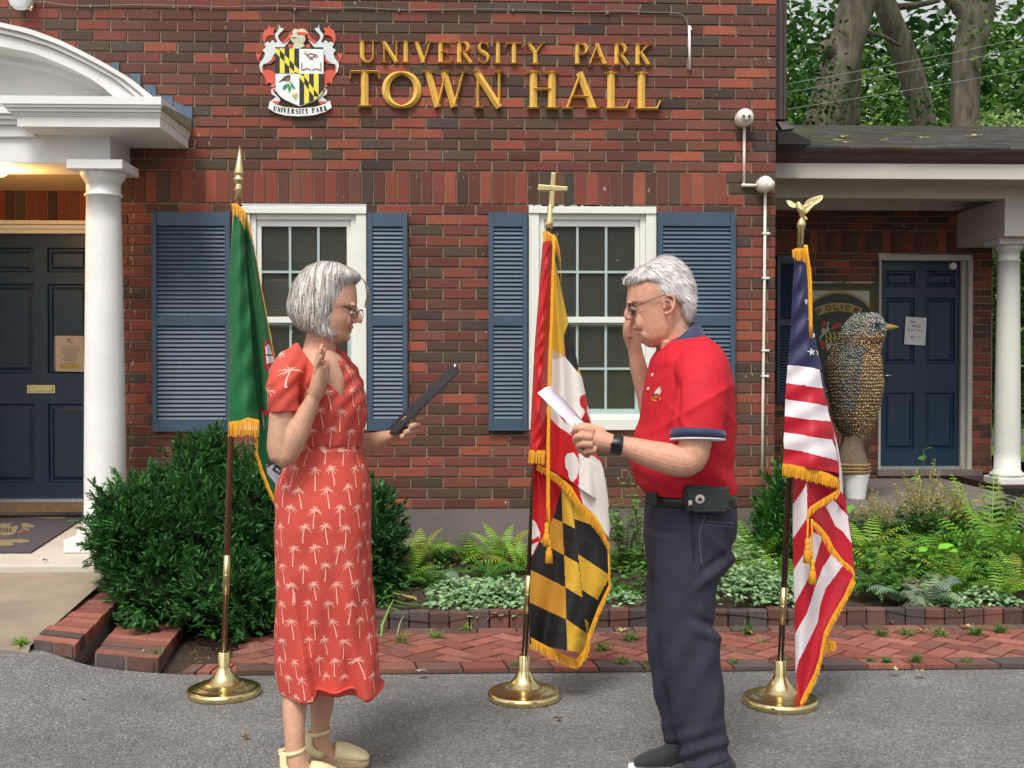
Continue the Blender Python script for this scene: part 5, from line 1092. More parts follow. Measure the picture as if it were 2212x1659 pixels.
# hidden folds below the first fringe
b1=lambda y:np.interp(y,[480,480.1],[362,362])
lowc=[([u2(*p) for p in ((340,120),(460,120),(440,170),(420,210),(366,287),(340,300))],2),([u2(*p) for p in ((340,285),(366,285),(420,205),(448,150),(440,365),(362,482),(340,490))],1),
([u2(*p) for p in ((440,150),(615,180),(600,215),(440,310))],2),
([u2(*p) for p in ((340,482),(362,482),(440,366),(470,400),(480,450),(420,570),(366,657),(340,660))],2),([u2(*p) for p in ((340,657),(366,655),(420,572),(470,440),(520,470),(522,490),(482,620),(450,700),(372,847),(340,850))],1),
([u2(*p) for p in ((340,845),(372,845),(450,700),(482,620),(522,484),(578,570),(530,640),(490,740),(440,900),(370,1022),(340,1030))],2),([u2(*p) for p in ((340,1022),(370,1020),(440,900),(490,740),(530,640),(576,570),(645,625),(600,690),(545,760),(515,850),(500,950),(440,1075),(395,1165),(376,1250),(340,1250))],1),
([u2(*p) for p in ((372,1255),(376,1250),(395,1165),(440,1075),(500,950),(515,850),(545,760),(600,690),(645,625),(760,700),(700,850),(560,1100),(500,1350),(380,1450))],2),
([u2(*p) for p in ((545,300),(588,262),(668,352),(692,510),(640,440),(600,412))],1),([u2(*p) for p in ((588,262),(642,200),(700,300),(668,352))],2),([u2(*p) for p in ((470,350),(545,298),(600,412),(640,440),(692,508),(705,640),(560,480))],2)]
ll=[u2(*p) for p in ((362,100),(360,300),(360,480),(364,700),(370,900),(374,1150),(376,1250),(385,1400),(402,1430))]; lr=[u2(*p) for p in ((600,100),(655,260),(690,480),(704,640),(712,700),(640,860),(560,1000),(510,1180),(440,1360),(412,1425))]
usl=(ll,lr,lambda s,t: YR+.02-.05*math.sin(s*6.5+t*1.5)*(.4+.6*(1-t))-.06*math.sin(math.pi*s),90,330,lowc,2)
cloth('cloth',MU,fu,[usf,usr,usl])
mb=MB()
fringe(fu,[(1711,540),(1722,536),(1736,537),(1746,542)],[(1712,558),(1722,562),(1734,566),(1744,570)],lambda t:YR-.05)
fringe(fu,[(1740,538),(1746,556),(1751,575),(1753,585)],[(1742,575),(1748,592),(1753,605),(1754,612)],lambda t:YR-.04,2)
fringe(fu,[u2(302,62),u2(340,64),u2(420,80),u2(500,98),u2(560,116),u2(612,142)],[u2(300,132),u2(338,136),u2(420,150),u2(500,172),u2(560,190),u2(610,200)],lambda t:YR-.09,6)
fringe(fu,[u2(616,140),u2(626,200),u2(620,222)],[u2(610,200),u2(628,235),u2(600,270)],lambda t:YR-.085,4)
fringe(fu,[u2(625,200),u2(560,240),u2(500,275),u2(455,305),u2(440,330)],[u2(610,250),u2(555,285),u2(500,318),u2(460,355),u2(440,385)],lambda t:YR-.08,5)
fringe(fu,[u2(470,375),u2(520,420),u2(560,470),u2(590,535),u2(640,600),u2(695,645),u2(710,680)],[u2(480,420),u2(515,470),u2(545,520),u2(575,580),u2(625,625),u2(690,680),u2(712,720)],lambda t:YR-.07,5)
fringe(fu,[u2(698,690),u2(650,800),u2(580,920),u2(535,1010),u2(510,1150),u2(480,1240),u2(420,1360),u2(402,1400)],[u2(716,730),u2(668,832),u2(602,950),u2(552,1040),u2(520,1200),u2(492,1290),u2(432,1400),u2(408,1425)],lambda t:YR-.06,5)
fringe(fu,[u2(545,1055),u2(575,1055),u2(605,1065)],[u2(540,1150),u2(570,1120),u2(606,1112)],lambda t:YR+.03,5)

cord(fu,[u1(435,390),u1(450,560),u1(455,700),u1(462,905)],YR-.10,.006); cord(fu,[u1(437,390),u1(458,560),u1(463,700),u1(465,880)],YR-.11,.005); cord(fu,[u2(446,372),u2(444,440),u2(442,490)],YR-.11); cord(fu,[u2(468,372),u2(468,500),u2(470,608)],YR-.11)
mb=MB(); mb.ball(at(*u1(433,392),YR-.05),.009,0,lin((232,162,26))); mb.build('cord_knob',M_fringe,fu)
tassel(fu,1744,1163,54,YR-.11); tassel(fu,1755,1208,54,YR-.11)
# ================= people =================
def projn(co):
    M=np.array(CM); q=(co-np.array(CP))@M; return CX+FPX*q[:,0]/-q[:,2], CY-FPX*q[:,1]/-q[:,2]
def ndisp(co,sc_,seed=0.0):
    """cheap smooth 3-D noise by summed sines"""
    x,y,z=(co*sc_+seed).T; return (np.sin(x*1.7+2.1*np.sin(y*1.3+z*.7))+np.sin(y*2.3+1.7*np.sin(z*1.1+x*.9))+np.sin(z*1.9+1.9*np.sin(x*1.2+y*.8)))/3
def slices(mb,sec,Y0,hwk=1.0,n=26,sub=3,inset=0,se=2.2):
    pts=[at((a+b)/2,y,Y0) for y,a,b,h in sec]; k=Y0/FPX
    mb.tube(pts,[(max((abs(b-a)/2-inset)*k,.002),max(h*hwk-inset*k,.002)) for y,a,b,h in sec],n,sub=sub,se=se,fix=True)
def limb(mb,Y0,L,n=16,sub=3):
    """L: (x,y,dy,r or (ra,rb))"""
    mb.tube([at(x,y,Y0+dy) for x,y,dy,r in L],[r if isinstance(r,tuple) else (r,r) for x,y,dy,r in L],n,sub=sub)
M_skin=mat('skin',(0,0,0),.52,nscale=70,nvar=.10,attr=True,bump=.35,bscale=210,sss=.04,spec=.4)
def strands(mb,paths,w0=.0016,cols=None):
    for P,nrm in paths:
        n=len(P); q_=P[0]; g_=.5+.5*math.sin(q_.x*170+3*math.sin(q_.y*60)+2*math.sin(q_.z*45)); k_=int(min(len(cols)-1,max(0,(g_*.38+random.random()*.75-.05)*len(cols)))); c=cols[k_]; j=random.uniform(.85,1.15); c=tuple(min(1,v*j) for v in c); V=[]
        for i,p in enumerate(P):
            t=(P[min(i+1,n-1)]-P[max(i-1,0)]).normalized(); s=t.cross(nrm[i]).normalized(); w=w0*(1-.75*(i/(n-1))**2)*random.uniform(.9,1.1); V+=[p-s*w,p+s*w]
        mb.add(V,[(2*i,2*i+1,2*i+3,2*i+2) for i in range(n-1)],0,c,True)
def flowhair(o,count,flow,step,ns,off,accept=None,lift=None,tail=0):
    me=o.data; bv=BVHTree.FromPolygons([v.co for v in me.vertices],[tuple(p.vertices) for p in me.polygons]); n=len(me.polygons); out=[]
    ar=np.array([p.area for p in me.polygons]); ar/=ar.sum(); idx=rng.choice(n,count,p=ar)
    for i in idx:
        p=me.polygons[i].center.copy(); nr=me.polygons[i].normal.copy()
        if accept and not accept(p): continue
        P=[];N_=[]; w=random.uniform(0,6.28); o_=random.uniform(0,off); m_=ns if isinstance(ns,int) else random.randint(*ns)
        for k in range(m_):
            t=k/(m_-1); P.append(p+nr*(o_+.0012*math.sin(t*5+w)+(lift(t) if lift else 0))); N_.append(nr.copy())
            d=flow(p,nr,w); d=d-nr*d.dot(nr)
            if d.length<1e-4: break
            q,nq,_,_=bv.find_nearest(p+d.normalized()*step)
            if nq.dot(nr)<-.2: break
            if (q-p).length<step*.3: 
                q=p+d.normalized()*step; nq=nr
            p=q; nr=nq
        if len(P)>3:
            for _ in range(tail): P.append(P[-1]+(P[-1]-P[-2])*random.uniform(.5,1)+Vector((random.gauss(0,.0007),random.gauss(0,.0007),0))); N_.append(N_[-1])
            out.append((P,N_))
    return out
M_hairG=mat('grey_hair',(0,0,0),.42,nscale=40,nvar=.12,attr=True,sheen=.2,spec=.5)
# ---------------- woman
Y0=3.80
wo=thing('person',at(700,1650,Y0),'woman in coral palm print dress raising one hand and holding a dark folder','person')
wo.location.z=0
mb=MB()
hs=[(577,697,732,.03),(586,676,750,.052),(598,662,761,.066),(612,653,767,.073),(630,648,770,.077),(648,647,771,.077),(660,648,770.5,.075),(668,650,766.5,.072),(678,653,765,.070),(690,657,765,.068),(699,661,762,.065),(708,665,757,.061),(717,670,754,.055),(727,676,752,.048),(735,686,746,.038),(741,702,734,.022)]
slices(mb,hs,Y0,se=2.1)
limb(mb,Y0,[(766,661,0,.006),(770,671,0,.0085),(774,682,0,.0105),(776.5,691,0,.0115),(774,697,0,.0085)],18,4); limb(mb,Y0,[(760,678,0,.017),(765,692,0,.0165)])         # nose
for d in (-.012,.012): mb.ball(at(767,695,Y0+d),(.009,.006,.0065))
limb(mb,Y0,[(751,709.5,-.022,.004),(757,708,-.011,.006),(760,706.5,0,.0065),(757,708,.011,.006),(751,709.5,.022,.004)],10)
limb(mb,Y0,[(750,714.5,-.019,.003),(754.5,716,-.009,.005),(757,716,0,.0055),(754.5,716,.009,.005),(750,714.5,.019,.003)],10)
mb.ball(at(748.5,729,Y0),(.0125,.018,.0125)); 
for d in (-.034,.034): mb.ball(at(751,690,Y0+d),(.012,.008,.022)); mb.ball(at(760,659,Y0+d*.8),(.014,.022,.008))
limb(mb,Y0,[(700,700,0,(.055,.055)),(694,735,0,(.052,.056)),(688,765,0,(.056,.062)),(682,800,0,(.07,.1))],20)
tor=[(758,652,722,.1),(772,640,738,.148),(800,629,758,.170),(840,624,775,.170),(880,630,782,.155),(920,640,776,.13),(968,645,770,.122),(1020,620,785,.15),(1080,608,790,.165),(1150,610,785,.15)]
slices(mb,tor,Y0,n=28)
limb(mb,Y0,[(652,790,-.11,.036),(620,830,-.18,.036),(611,880,-.2,.040),(607,930,-.205,.041),(606,965,-.205,.043),(612,985,-.205,.041),(625,965,-.205,.042),(640,935,-.208,.041),(655,905,-.21,.034),(668,880,-.212,(.027,.03)),(677,860,-.213,(.023,.029))],18)
# raised hand, palm forward, fingers up
limb(mb,Y0,[(677,862,-.213,(.021,.028)),(684,842,-.213,(.025,.037)),(688,820,-.213,(.023,.041)),(690,800,-.212,(.018,.042)),(691,792,-.212,(.012,.038))],16)
fi=[((681,806,-.243,.0085),(684,788,-.250,.0082),(690,776,-.254,.0078),(694,767,-.256,.0066)),
    ((683,800,-.223,.0092),(686,778,-.226,.0088),(690,762,-.228,.0082),(695,750,-.229,.0068)),
    ((686,798,-.202,.0094),(689,774,-.200,.009),(693,756,-.199,.0085),(697,743,-.198,.007)),
    ((690,799,-.182,.0092),(694,778,-.176,.0088),(698,763,-.173,.0082),(701,752,-.172,.0068))]
for f in fi: limb(mb,Y0,list(f),10,3)
limb(mb,Y0,[(693,838,-.185,.013),(701,822,-.185,.0125),(705,803,-.192,.0105),(704,788,-.2,.0105),(702,778,-.203,.008)],12)
# far arm holding the folder
limb(mb,Y0,[(725,790,.13,.045),(745,850,.18,.044),(752,915,.19,.041),(758,955,.19,.042),(775,962,.185,.041),(800,957,.175,.036),(825,949,.155,.029),(843,944,.14,(.024,.027)),(858,940,.128,(.021,.032)),(878,934,.12,(.020,.037)),(894,926,.116,(.016,.034))],18)
for a in ([(902,908,.135,.0105),(907,903,.10,.0105),(904,902,.06,.010),(897,906,.03,.0095)],[(898,918,.12,.0105),(903,917,.07,.0105),(895,919,.0,.010),(885,922,-.024,.0095)],[(895,930,.11,.0105),(899,930,.06,.0105),(887,932,.0,.010),(874,934,-.026,.0095)],[(890,938,.10,.010),(893,941,.05,.010),(880,942,.005,.0095),(866,943,-.02,.009)]): limb(mb,Y0,a,10,3)
limb(mb,Y0,[(868,925,.14,.013),(872,912,.125,.0115),(880,903,.11,.010)],10)
# legs
limb(mb,Y0,[(680,1150,-.05,.08),(668,1300,-.03,.05),(652,1400,-.035,.042),(641,1470,-.04,.041),(636,1530,-.07,.040),(636,1575,-.092,.034),(637,1610,-.10,.032),(640,1640,-.10,.036),(652,1668,-.10,.036),(690,1690,-.1,(.022,.034)),(730,1703,-.1,(.014,.036))],16)
limb(mb,Y0,[(710,1150,.08,.08),(700,1300,.09,.062),(697,1400,.09,.05),(695,1470,.09,.047),(695,1520,.09,.041),(691,1560,.09,.032),(690,1590,.09,(.032,.031)),(696,1615,.09,(.035,.034)),(720,1632,.09,(.026,.036)),(755,1645,.09,(.016,.038)),(785,1651,.09,(.010,.034))],16)
SK=np.array([.56,.31,.205])
def wcol(co):
    px,py=projn(co); n=ndisp(co,38)*.045+ndisp(co,9,3)*.06+ndisp(co,95,2)*.05; c=SK[None,:]*(1+n[:,None])
    def blend(m,rgb): 
        nonlocal c
        m=np.clip(m,0,1)[:,None]; c=c*(1-m)+np.array(rgb)[None,:]*m
    blend(.9*np.exp(-(((px-757)/7)**2+((py-711.5)/5.0)**2)**2)*(px>751.5),(.42,.15,.12))
    blend(.35*np.exp(-(((px-748)/13)**2+((py-694)/14)**2)),(.58,.24,.17)); blend(.35*np.exp(-(((px-773)/7)**2+((py-692)/8)**2)),(.6,.25,.18))
    blend(.3*np.exp(-((px-715)/30)**2-((py-752)/16)**2),(.52,.24,.16))
    blend(.35*np.exp(-(((py-985)/20)**2+((px-610)/20)**2)),(.55,.26,.18)); 
    for f in fi: blend(.35*np.exp(-(((px-f[3][0])/6)**2+((py-f[3][1])/8)**2)),(.66,.3,.22))
    blend(.5*np.exp(-((py-711.8)/1.0)**2)*(px>745)*(px<762),(.24,.07,.06))     # mouth line
    return c
wb=fuse('body',mb,.0029,M_skin,wo,1,colfn=wcol)
# eye details
mb=MB()
for d in (-.031,.031): mb.ball(at(759,675,Y0+d),(.010,.011,.008))
mb.build('eyes',mat('eye_white',lin((214,206,200)),.2,nscale=9,nvar=.03),wb)
mb=MB(); mb.tube([at(752,671,Y0-.046),at(758,672,Y0-.04),at(764,674.5,Y0-.03)],[.0012,.0022,.0012],6); mb.tube([at(754,680,Y0-.045),at(759,681,Y0-.04),at(763,680,Y0-.03)],[.0008,.0012,.0008],6)
for d in (-1,1): mb.tube([at(752,659,Y0+d*.055),at(759,656,Y0+d*.042),at(767,659,Y0+d*.02)],[.0012,.003,.0018],6)
mb.build('eyebrow',mat('brow_brown',lin((104,78,66)),.8,nscale=60,nvar=.3),wb)
# hair
hsec=[(567,690,722,.03),(570,681,735,.048),(575,667,748,.064),(584,655,765,.08),(594,646,778,.088),(601,641,781,.091),(606,638,776,.092),(612,634,769,.093),(621,629,762,.095),(635,625,758,.097),(650,622,752,.099),(664,620,743,.1),(678,623,736.5,.1),(690,630,732,.098),(700,637,729,.095),(708,645,729,.091),(716,662,731,.085),(722,684,732,.078),(727,708,733,.068)]
mb=MB(); slices(mb,hsec,Y0,inset=2.5,se=2.0)
hb=fuse('hair',mb,.005,mat('hair_under_grey',lin((128,120,114)),.6,nscale=50,nvar=.25,aniso=(1,1,.12)),wo,2)
hy=np.array([s[0] for s in hsec]); hl=np.array([s[1] for s in hsec]); hr=np.array([s[2] for s in hsec]); hh=np.array([s[3] for s in hsec])
def hsurf(y,phi,off):
    l,r,h=np.interp(y,hy,hl),np.interp(y,hy,hr),np.interp(y,hy,hh); c=at((l+r)/2,y,Y0); a=(r-l)/2*Y0/FPX
    cc,s_=math.cos(phi),math.sin(phi); e=2/2.0
    return c+Vector(((a+off)*cc,(h+off)*s_,0)), Vector((cc*h,s_*a,.2)).normalized()
HC=[lin(c) for c in ((104,94,88),(134,124,116),(156,148,140),(176,168,160),(190,184,176),(204,198,190),(216,212,204),(230,228,222),(240,238,232))]
HD=[lin(c) for c in ((150,140,132),(120,108,102),(176,166,158),(98,86,82),(196,188,180))]
def wflow(p,nr,w):
    d=Vector((.10*math.sin(w),.0,-1)); 
    if p.z>at(700,600,Y0).z: d=Vector(((p.x-at(728,570,Y0).x)*2.2,(p.y-Y0)*6,-.45))
    if p.z<at(700,705,Y0).z: d+=Vector((.35,0,0))
    return d
pr=[];pd=[]
for P,N_ in flowhair(hb,9000,wflow,.012,(8,13),.0045,tail=2): 
    zz=P[0].z; (pd if (zz<at(700,672,Y0).z and P[0].x<at(722,680,Y0).x and random.random()<.4) or random.random()<.12 else pr).append((P,N_))
paths=pr
# loose locks in front, far side of the face
for i in range(90):
    s=random.uniform(-1,1)*.5+.5; P=[];N_=[]; j=random.uniform(-4,4); d0=random.uniform(.02,.075)
    for (x,y,dy) in ((740,574+s*8,.0),(766,588+s*6,d0*.6),(784,604,d0),(792+j*.5,624,d0),(794+j*.8,642,d0+.005),(790+j,656+s*10,d0+.008)): P.append(at(x+s*2,y,Y0+dy)); N_.append(Vector((.5,-.8,.3)))
    paths.append(([Vector(v) for v in smoothpoly(P,2)],[N_[0]]*11))
for i in range(0):  # near curtain sweeping back from the forehead
    s=random.random(); P=[];q=random.uniform(-3,3)
    for (x,y,dy) in ((728+s*16,570+s*3,-.03),(752+s*8,592+s*5,-.062),(762-s*4,618,-.083),(757-s*7+q,645,-.094),(748-s*9+q,672,-.1),(739-s*8+q*1.4,700,-.1),(733-s*6+q*1.6,726-random.random()*14,-.094)): P.append(at(x,y,Y0+dy-.004-.002*s))
    paths.append(([Vector(v) for v in smoothpoly(P,2)],[Vector((.35,-.9,.1))]*13))
mb=MB(); strands(mb,paths,.0011,HC); strands(mb,pd,.0011,HD); mb.build('strands',M_hairG,hb)
# glasses
mb=MB(); a=[at(738,660,Y0-.086),at(747,663,Y0-.080),at(760,669,Y0-.062)]; mb.tube(a,[.0032,.0034,.003],8)
def lens(mb_,c,ux,uz,rx,rz,r):
    mb_.tube([c+ux*(rx*math.copysign(abs(math.cos(q))**.75,math.cos(q)))+uz*(rz*math.copysign(abs(math.sin(q))**.75,math.sin(q))) for q in np.linspace(0,2*math.pi,25)],r,6,up=(.3,.2,1))
dv=Vector((.62,.78,-.1)).normalized()  # across the face plane
L1=at(767,679,Y0-.040); L2=at(780,678,Y0+.03); 
dv=(L2-L1).normalized(); uz=Vector((-.12,0,1)); 
lens(mb,L1,dv,uz,.024,.0145,.0012); lens(mb,L2,dv,uz,.024,.0145,.0012); mb.tube([L1+dv*.02+uz*.006,(L1+L2)/2+Vector((.003,0,.008)),L2-dv*.02+uz*.006],.0013,6)
mb.tube([L1-dv*.024+uz*.010,L1+uz*.013,L1+dv*.022+uz*.010],[.0024,.0018,.0022],6); mb.tube([L2-dv*.022+uz*.010,L2+uz*.013,L2+dv*.024+uz*.010],[.0022,.0018,.0024],6)
mb.build('glasses',mat('tortoise',lin((44,32,22)),.25,nscale=80,nvar=.4,coat=.5),wo)
# dress
mb=MB()
ds=[(758,650,722,.085),(768,640,732,.125),(782,630,746,.16),(800,624,760,.176),(830,619,775,.178),(860,619,786,.172),(887,622,790,.164),(920,629,788,.15),(950,634,783,.141),(968,636,781,.138),(1000,619,789,.152),(1049,601,799,.17),(1100,598,801,.18),(1200,596,804,.172),(1300,597,811,.168),(1400,598,820,.16),(1450,600,829,.155),(1491,603,837,.152)]
slices(mb,ds,Y0,n=52,sub=3,se=2.55)
limb(mb,Y0,[(655,768,-.09,.045),(631,787,-.155,(.050,.047)),(612,822,-.195,(.053,.052)),(611,857,-.203,(.050,.053)),(613,891,-.206,(.048,.051))],24)
limb(mb,Y0,[(712,775,.08,.05),(742,812,.155,.056),(756,860,.19,.055),(760,900,.19,.052)],20)
def wdef(co,no):
    px,py=projn(co); z=ss(1000,1500,py); near=ss(3.84,3.72,co[:,1])
    xa=616+(px*0)+(py-1230)*.21; xb=700+(py-1150)*.185
    inside=ss(0,5,px-xa)*ss(24,0,px-xb)*ss(1150,1330,py)
    d=-(.042*inside*near*ss(1150,1500,py))
    d+=.006*z*np.sin(px*.09+py*.012)*1.0+.012*z*np.sin((co[:,0]*14+co[:,1]*9))*(1-near*.4)
    body=1-ss(960,1010,py); d+=body*(.0025*np.sin(px*.16+py*.11+2*np.sin(py*.03))+.003*ndisp(co,28))
    d+=.0025*ndisp(co,22,5)
    d-=.006*np.exp(-((py-968)/3.0)**2)*(px>600)             # waist seam
    out=co+no*d[:,None]
    return out
dr=fuse('dress',mb,.0052,[mat('coral_linen',lin((198,74,60)),.8,nscale=14,nvar=.08,bump=.3,bscale=900,sheen=.0),mat('print_blush',lin((240,176,158)),.8,nscale=60,nvar=.05),mat('dress_inside',lin((150,46,40)),.85,nscale=20)],wo,3,deform=wdef)
# neckline cut
cut=[(641,728),(646,746),(664,772),(688,804),(705,825),(745,861),(743,808),(731,776),(721,757),(724,728)]
nm=dr.data; co=np.empty(len(nm.vertices)*3); nm.vertices.foreach_get('co',co); co=co.reshape(-1,3); px,py=projn(co)
ins=pip(cut,px,py)&(co[:,1]<3.90)
bm=bmesh.new(); bm.from_mesh(nm); bm.verts.ensure_lookup_table()
bmesh.ops.delete(bm,geom=[f for f in bm.faces if all(ins[v.index] for v in f.verts)],context='FACES')
cl_=[Vector(p) for p in cut]
for v in bm.verts:
    if v.is_boundary:
        q=projn(np.array([v.co])); q=Vector((q[0][0],q[1][0])); best=None
        for k in range(len(cl_)):
            a_,b_=cl_[k],cl_[(k+1)%len(cl_)]; t=max(0,min(1,(q-a_).dot(b_-a_)/(b_-a_).length_squared)); r=a_.lerp(b_,t)
            if best is None or (r-q).length<(best-q).length: best=r
        if (best-q).length<9: v.co=at(best.x,best.y,v.co.y)
bm.to_mesh(nm); bm.free(); nm.update()
# palm print laid on the cloth
bvh=BVHTree.FromPolygons([v.co for v in nm.vertices],[tuple(p.vertices) for p in nm.polygons])
pv=[];pf=[]
axx=at(700,1000,Y0)
def palm_at(u0,zc,rot,flip,hgt=.068):
    def place(u,v):
        c_,s_=math.cos(rot),math.sin(rot); uu=(u*c_-v*s_); vv=u*s_+v*c_; ang=(u0+uu)/.17; z=zc+vv
        dir_=Vector((math.cos(ang),math.sin(ang),0)); xc=at(705,1000,Y0).x if z<1.1 else at(695,900,Y0).x
        o=Vector((xc,Y0,z))+dir_*.6; h=bvh.ray_cast(o,-dir_); 
        return (h[0]+h[1]*.0015) if h[0] and h[3]<.50 and h[1].dot(dir_)>.15 else None
    def strip(pts,ws):
        V=[]
        for i,(p,w) in enumerate(zip(pts,ws)):
            a=pts[max(i-1,0)];b=pts[min(i+1,len(pts)-1)]; t=Vector((b[0]-a[0],b[1]-a[1])).normalized(); nn=(-t.y*w,t.x*w)
            for s in (1,-1):
                q=place(p[0]+s*nn[0],p[1]+s*nn[1])
                if q is None: return
                V.append(q)
        for i in range(len(pts)-1):
            if (V[2*i]-V[2*i+2]).length>.03: return
        b0=len(pv); pv.extend(V); pf.extend([(b0+2*i,b0+2*i+1,b0+2*i+3,b0+2*i+2) for i in range(len(pts)-1)])
    bend=random.uniform(-.010,.010)
    strip([(bend*(k/5)**2,-hgt*.62+hgt*.62*k/5) for k in range(6)],[.0021,.0019,.0017,.0016,.0014,.0012])
    for a,l in ((100,.019),(135,.021),(158,.024),(186,.022),(212,.015),(62,.021),(35,.023),(12,.024),(-14,.020),(80,.014)):
        a0=R(a+random.uniform(-8,8)); l*=random.uniform(.8,1.1); P=[]
        for k in range(4):
            t=k/3; P.append((bend+math.cos(a0)*l*t,math.sin(a0)*l*t-.011*t*t*(abs(math.cos(a0))+.1)))
        strip(P,[.0008,.0013,.0012,.0003])
k=0; zc=.30
while zc<1.56:
    n=15; off=(.5 if k%2 else 0)
    for i in range(n):
        palm_at((i+off+random.uniform(-.08,.08))*2*math.pi*.17/n,zc+random.uniform(-.006,.006),random.choice((0,0,.1,-.1,.15)),0,random.choice((.085,.095,.105)))
    zc+=.062; k+=1
bm=bmesh.new(); bm.from_mesh(nm); vv=[bm.verts.new(p) for p in pv]
for f in pf:
    fc_=bm.faces.new([vv[i] for i in f]); fc_.material_index=1; fc_.smooth=True
bm.to_mesh(nm); bm.free()
# shoes
M_esp=mat('cream_canvas',lin((222,206,160)),.85,nscale=60,nvar=.06,bump=.2,bscale=500); M_jute=mat('jute',lin((186,160,122)),.95,nscale=50,nvar=.3,bump=.6,bscale=200,aniso=(1,1,4))
def espadrille(dx,dyY):
    t=MB(); G0=lambda x,z,dy=0:Vector((at(x,1650,Y0+dyY).x+dx,Y0+dyY+dy,z))
    def foot(x): return at(x,1650,Y0+dyY).x+dx
    n=14; V=[]
    prof=[(662,.045,.026),(672,.046,.034),(700,.046,.033),(730,.040,.036),(760,.030,.042),(785,.024,.038),(798,.022,.024)]
    mb1=MB()
    for x,h,w in prof: pass
    pts=[(x,h,w) for x,h,w in prof]; V=[]
    for x,h,w in pts: V+=[(foot(x),Y0+dyY-w,.002),(foot(x),Y0+dyY+w,.002),(foot(x),Y0+dyY+w,h),(foot(x),Y0+dyY-w,h)]
    mb1.add(V,[(4*i+k,4*i+(k+1)%4,4*i+4+(k+1)%4,4*i+4+k) for i in range(len(pts)-1) for k in range(4)]+[(0,3,2,1),tuple(len(V)-4+k for k in range(4))],0)
    o=mb1.build('shoe',M_jute,wo); b_=o.modifiers.new('b','BEVEL'); b_.width=.008; b_.segments=3
    u=MB(); u.tube([Vector((foot(x),Y0+dyY,z)) for x,z in ((726,.05),(745,.048),(765,.042),(785,.034),(797,.028))],[(.034,.037),(.032,.041),(.025,.042),(.017,.036),(.006,.018)],20,sub=3); 
    u.build('toe_cap',M_esp,o)
    s_=MB(); ac=Vector((at(690,1570,Y0+dyY).x+dx,Y0+dyY,.118)); rx,ry=.037,.036
    V=[]
    for i in range(25): a=2*math.pi*i/24; V+= [(ac.x+rx*math.cos(a),ac.y+ry*math.sin(a),ac.z-.008+.006*math.cos(a)),(ac.x+(rx+.001)*math.cos(a),ac.y+(ry+.001)*math.sin(a),ac.z+.008+.006*math.cos(a))]
    s_.add(V,[(2*i,2*i+2,2*i+3,2*i+1) for i in range(24)],0,None,True)
    for sg in (-1,1):
        P=[ac+Vector((-.030,sg*.022,0)),ac+Vector((-.030,sg*.031,-.035)),Vector((foot(678),Y0+dyY+sg*.036,.062)),Vector((foot(700),Y0+dyY+sg*.036,.046))]; s_.tube(P,[(.010,.002),(.010,.002),(.012,.002),(.012,.002)],8,sub=3)
    s_.box(ac.x-.05,ac.x-.036,ac.y-.012,ac.y-.002,ac.z-.009,ac.z+.009)
    o2=s_.build('ankle_strap',M_esp,o); sm=o2.modifiers.new('s','SOLIDIFY'); sm.thickness=.003
espadrille(0,.09); espadrille(-(at(690,1600,Y0).x-at(637,1600,Y0).x),-.10)
# folder
fo=thing('folder',at(905,865,Y0+.12),'thin dark navy folder held open in the hand of the woman in coral','folder')
mb=MB(); n1,n2,f1,f2=at(857,937,Y0-.005),at(994,803,Y0-.005),at(830.5,936,Y0+.225),at(982,785,Y0+.225)
nrm=(n2-n1).cross(f1-n1).normalized()*.0045; Lq=[n1,n2,f2,f1]; mb.add(Lq+[p+nrm for p in Lq],[(0,1,2,3),(7,6,5,4),(0,4,5,1),(1,5,6,2),(2,6,7,3),(3,7,4,0)])
fo_c=mb.build('cover',mat('navy_leatherette',lin((30,32,44)),.45,nscale=60,nvar=.15,bump=.3,bscale=400),fo)
mb=MB(); q=[n1.lerp(n2,.04),n1.lerp(n2,.985),f2.lerp(f1,.03),f1.lerp(f2,.04)]; q=[p+nrm*1.05 for p in q] ; mb.tube([at(983,791,Y0+.0),at(983,788,Y0+.2)],[.004,.004],10); mb.build('pages',M_paper,fo)
# ---------------- man
Y0=3.76
ma=thing('person',at(1500,1665,Y0),'man in red polo shirt and navy trousers raising one hand while reading a paper','person'); ma.location.z=0
mb=MB()
ms=[(566,1415,1455,.03),(573,1394,1472,.05),(585,1375,1486,.066),(600,1363,1492,.075),(615,1356.5,1495,.078),(630,1354.5,1495,.08),(645,1353.5,1494,.079),(653,1353.5,1493,.077),(661,1360,1492,.075),(674,1363,1489,.073),(688,1367,1486,.071),(698,1369,1483,.069),(708,1372,1479,.067),(718,1375,1473,.063),(727,1378,1465,.058),(735,1381,1455,.050),(742,1391,1443,.038),(747,1404,1436,.024)]
slices(mb,ms,Y0,se=2.15)
limb(mb,Y0,[(1359,658,0,.007),(1357.5,667,0,.0095),(1356,677,0,.0125),(1356.5,685,0,.0125),(1359,690,0,.009)],18,4); limb(mb,Y0,[(1366,674,0,.018),(1365,688,0,.019)])
for d in (-.013,.013): mb.ball(at(1363,687,Y0+d),(.011,.009,.009))
limb(mb,Y0,[(1380,709,-.024,.004),(1373,707.5,-.012,.007),(1369.5,706,0,.0075),(1373,707.5,.012,.007),(1380,709,.024,.004)],10)
limb(mb,Y0,[(1382,718,-.022,.004),(1377,719.5,-.011,.0065),(1375,719.5,0,.0075),(1377,719.5,.011,.0065),(1382,718,.022,.004)],10)
mb.ball(at(1389,733.5,Y0),(.015,.022,.014))
for d in (-.036,.036): mb.ball(at(1383,694,Y0+d),(.018,.014,.028)); mb.ball(at(1361,654,Y0+d*.8),(.013,.024,.008)); mb.ball(at(1404,722,Y0+d*.9),(.03,.018,.022))
mb.ball(at(1410,742,Y0),(.03,.035,.014))
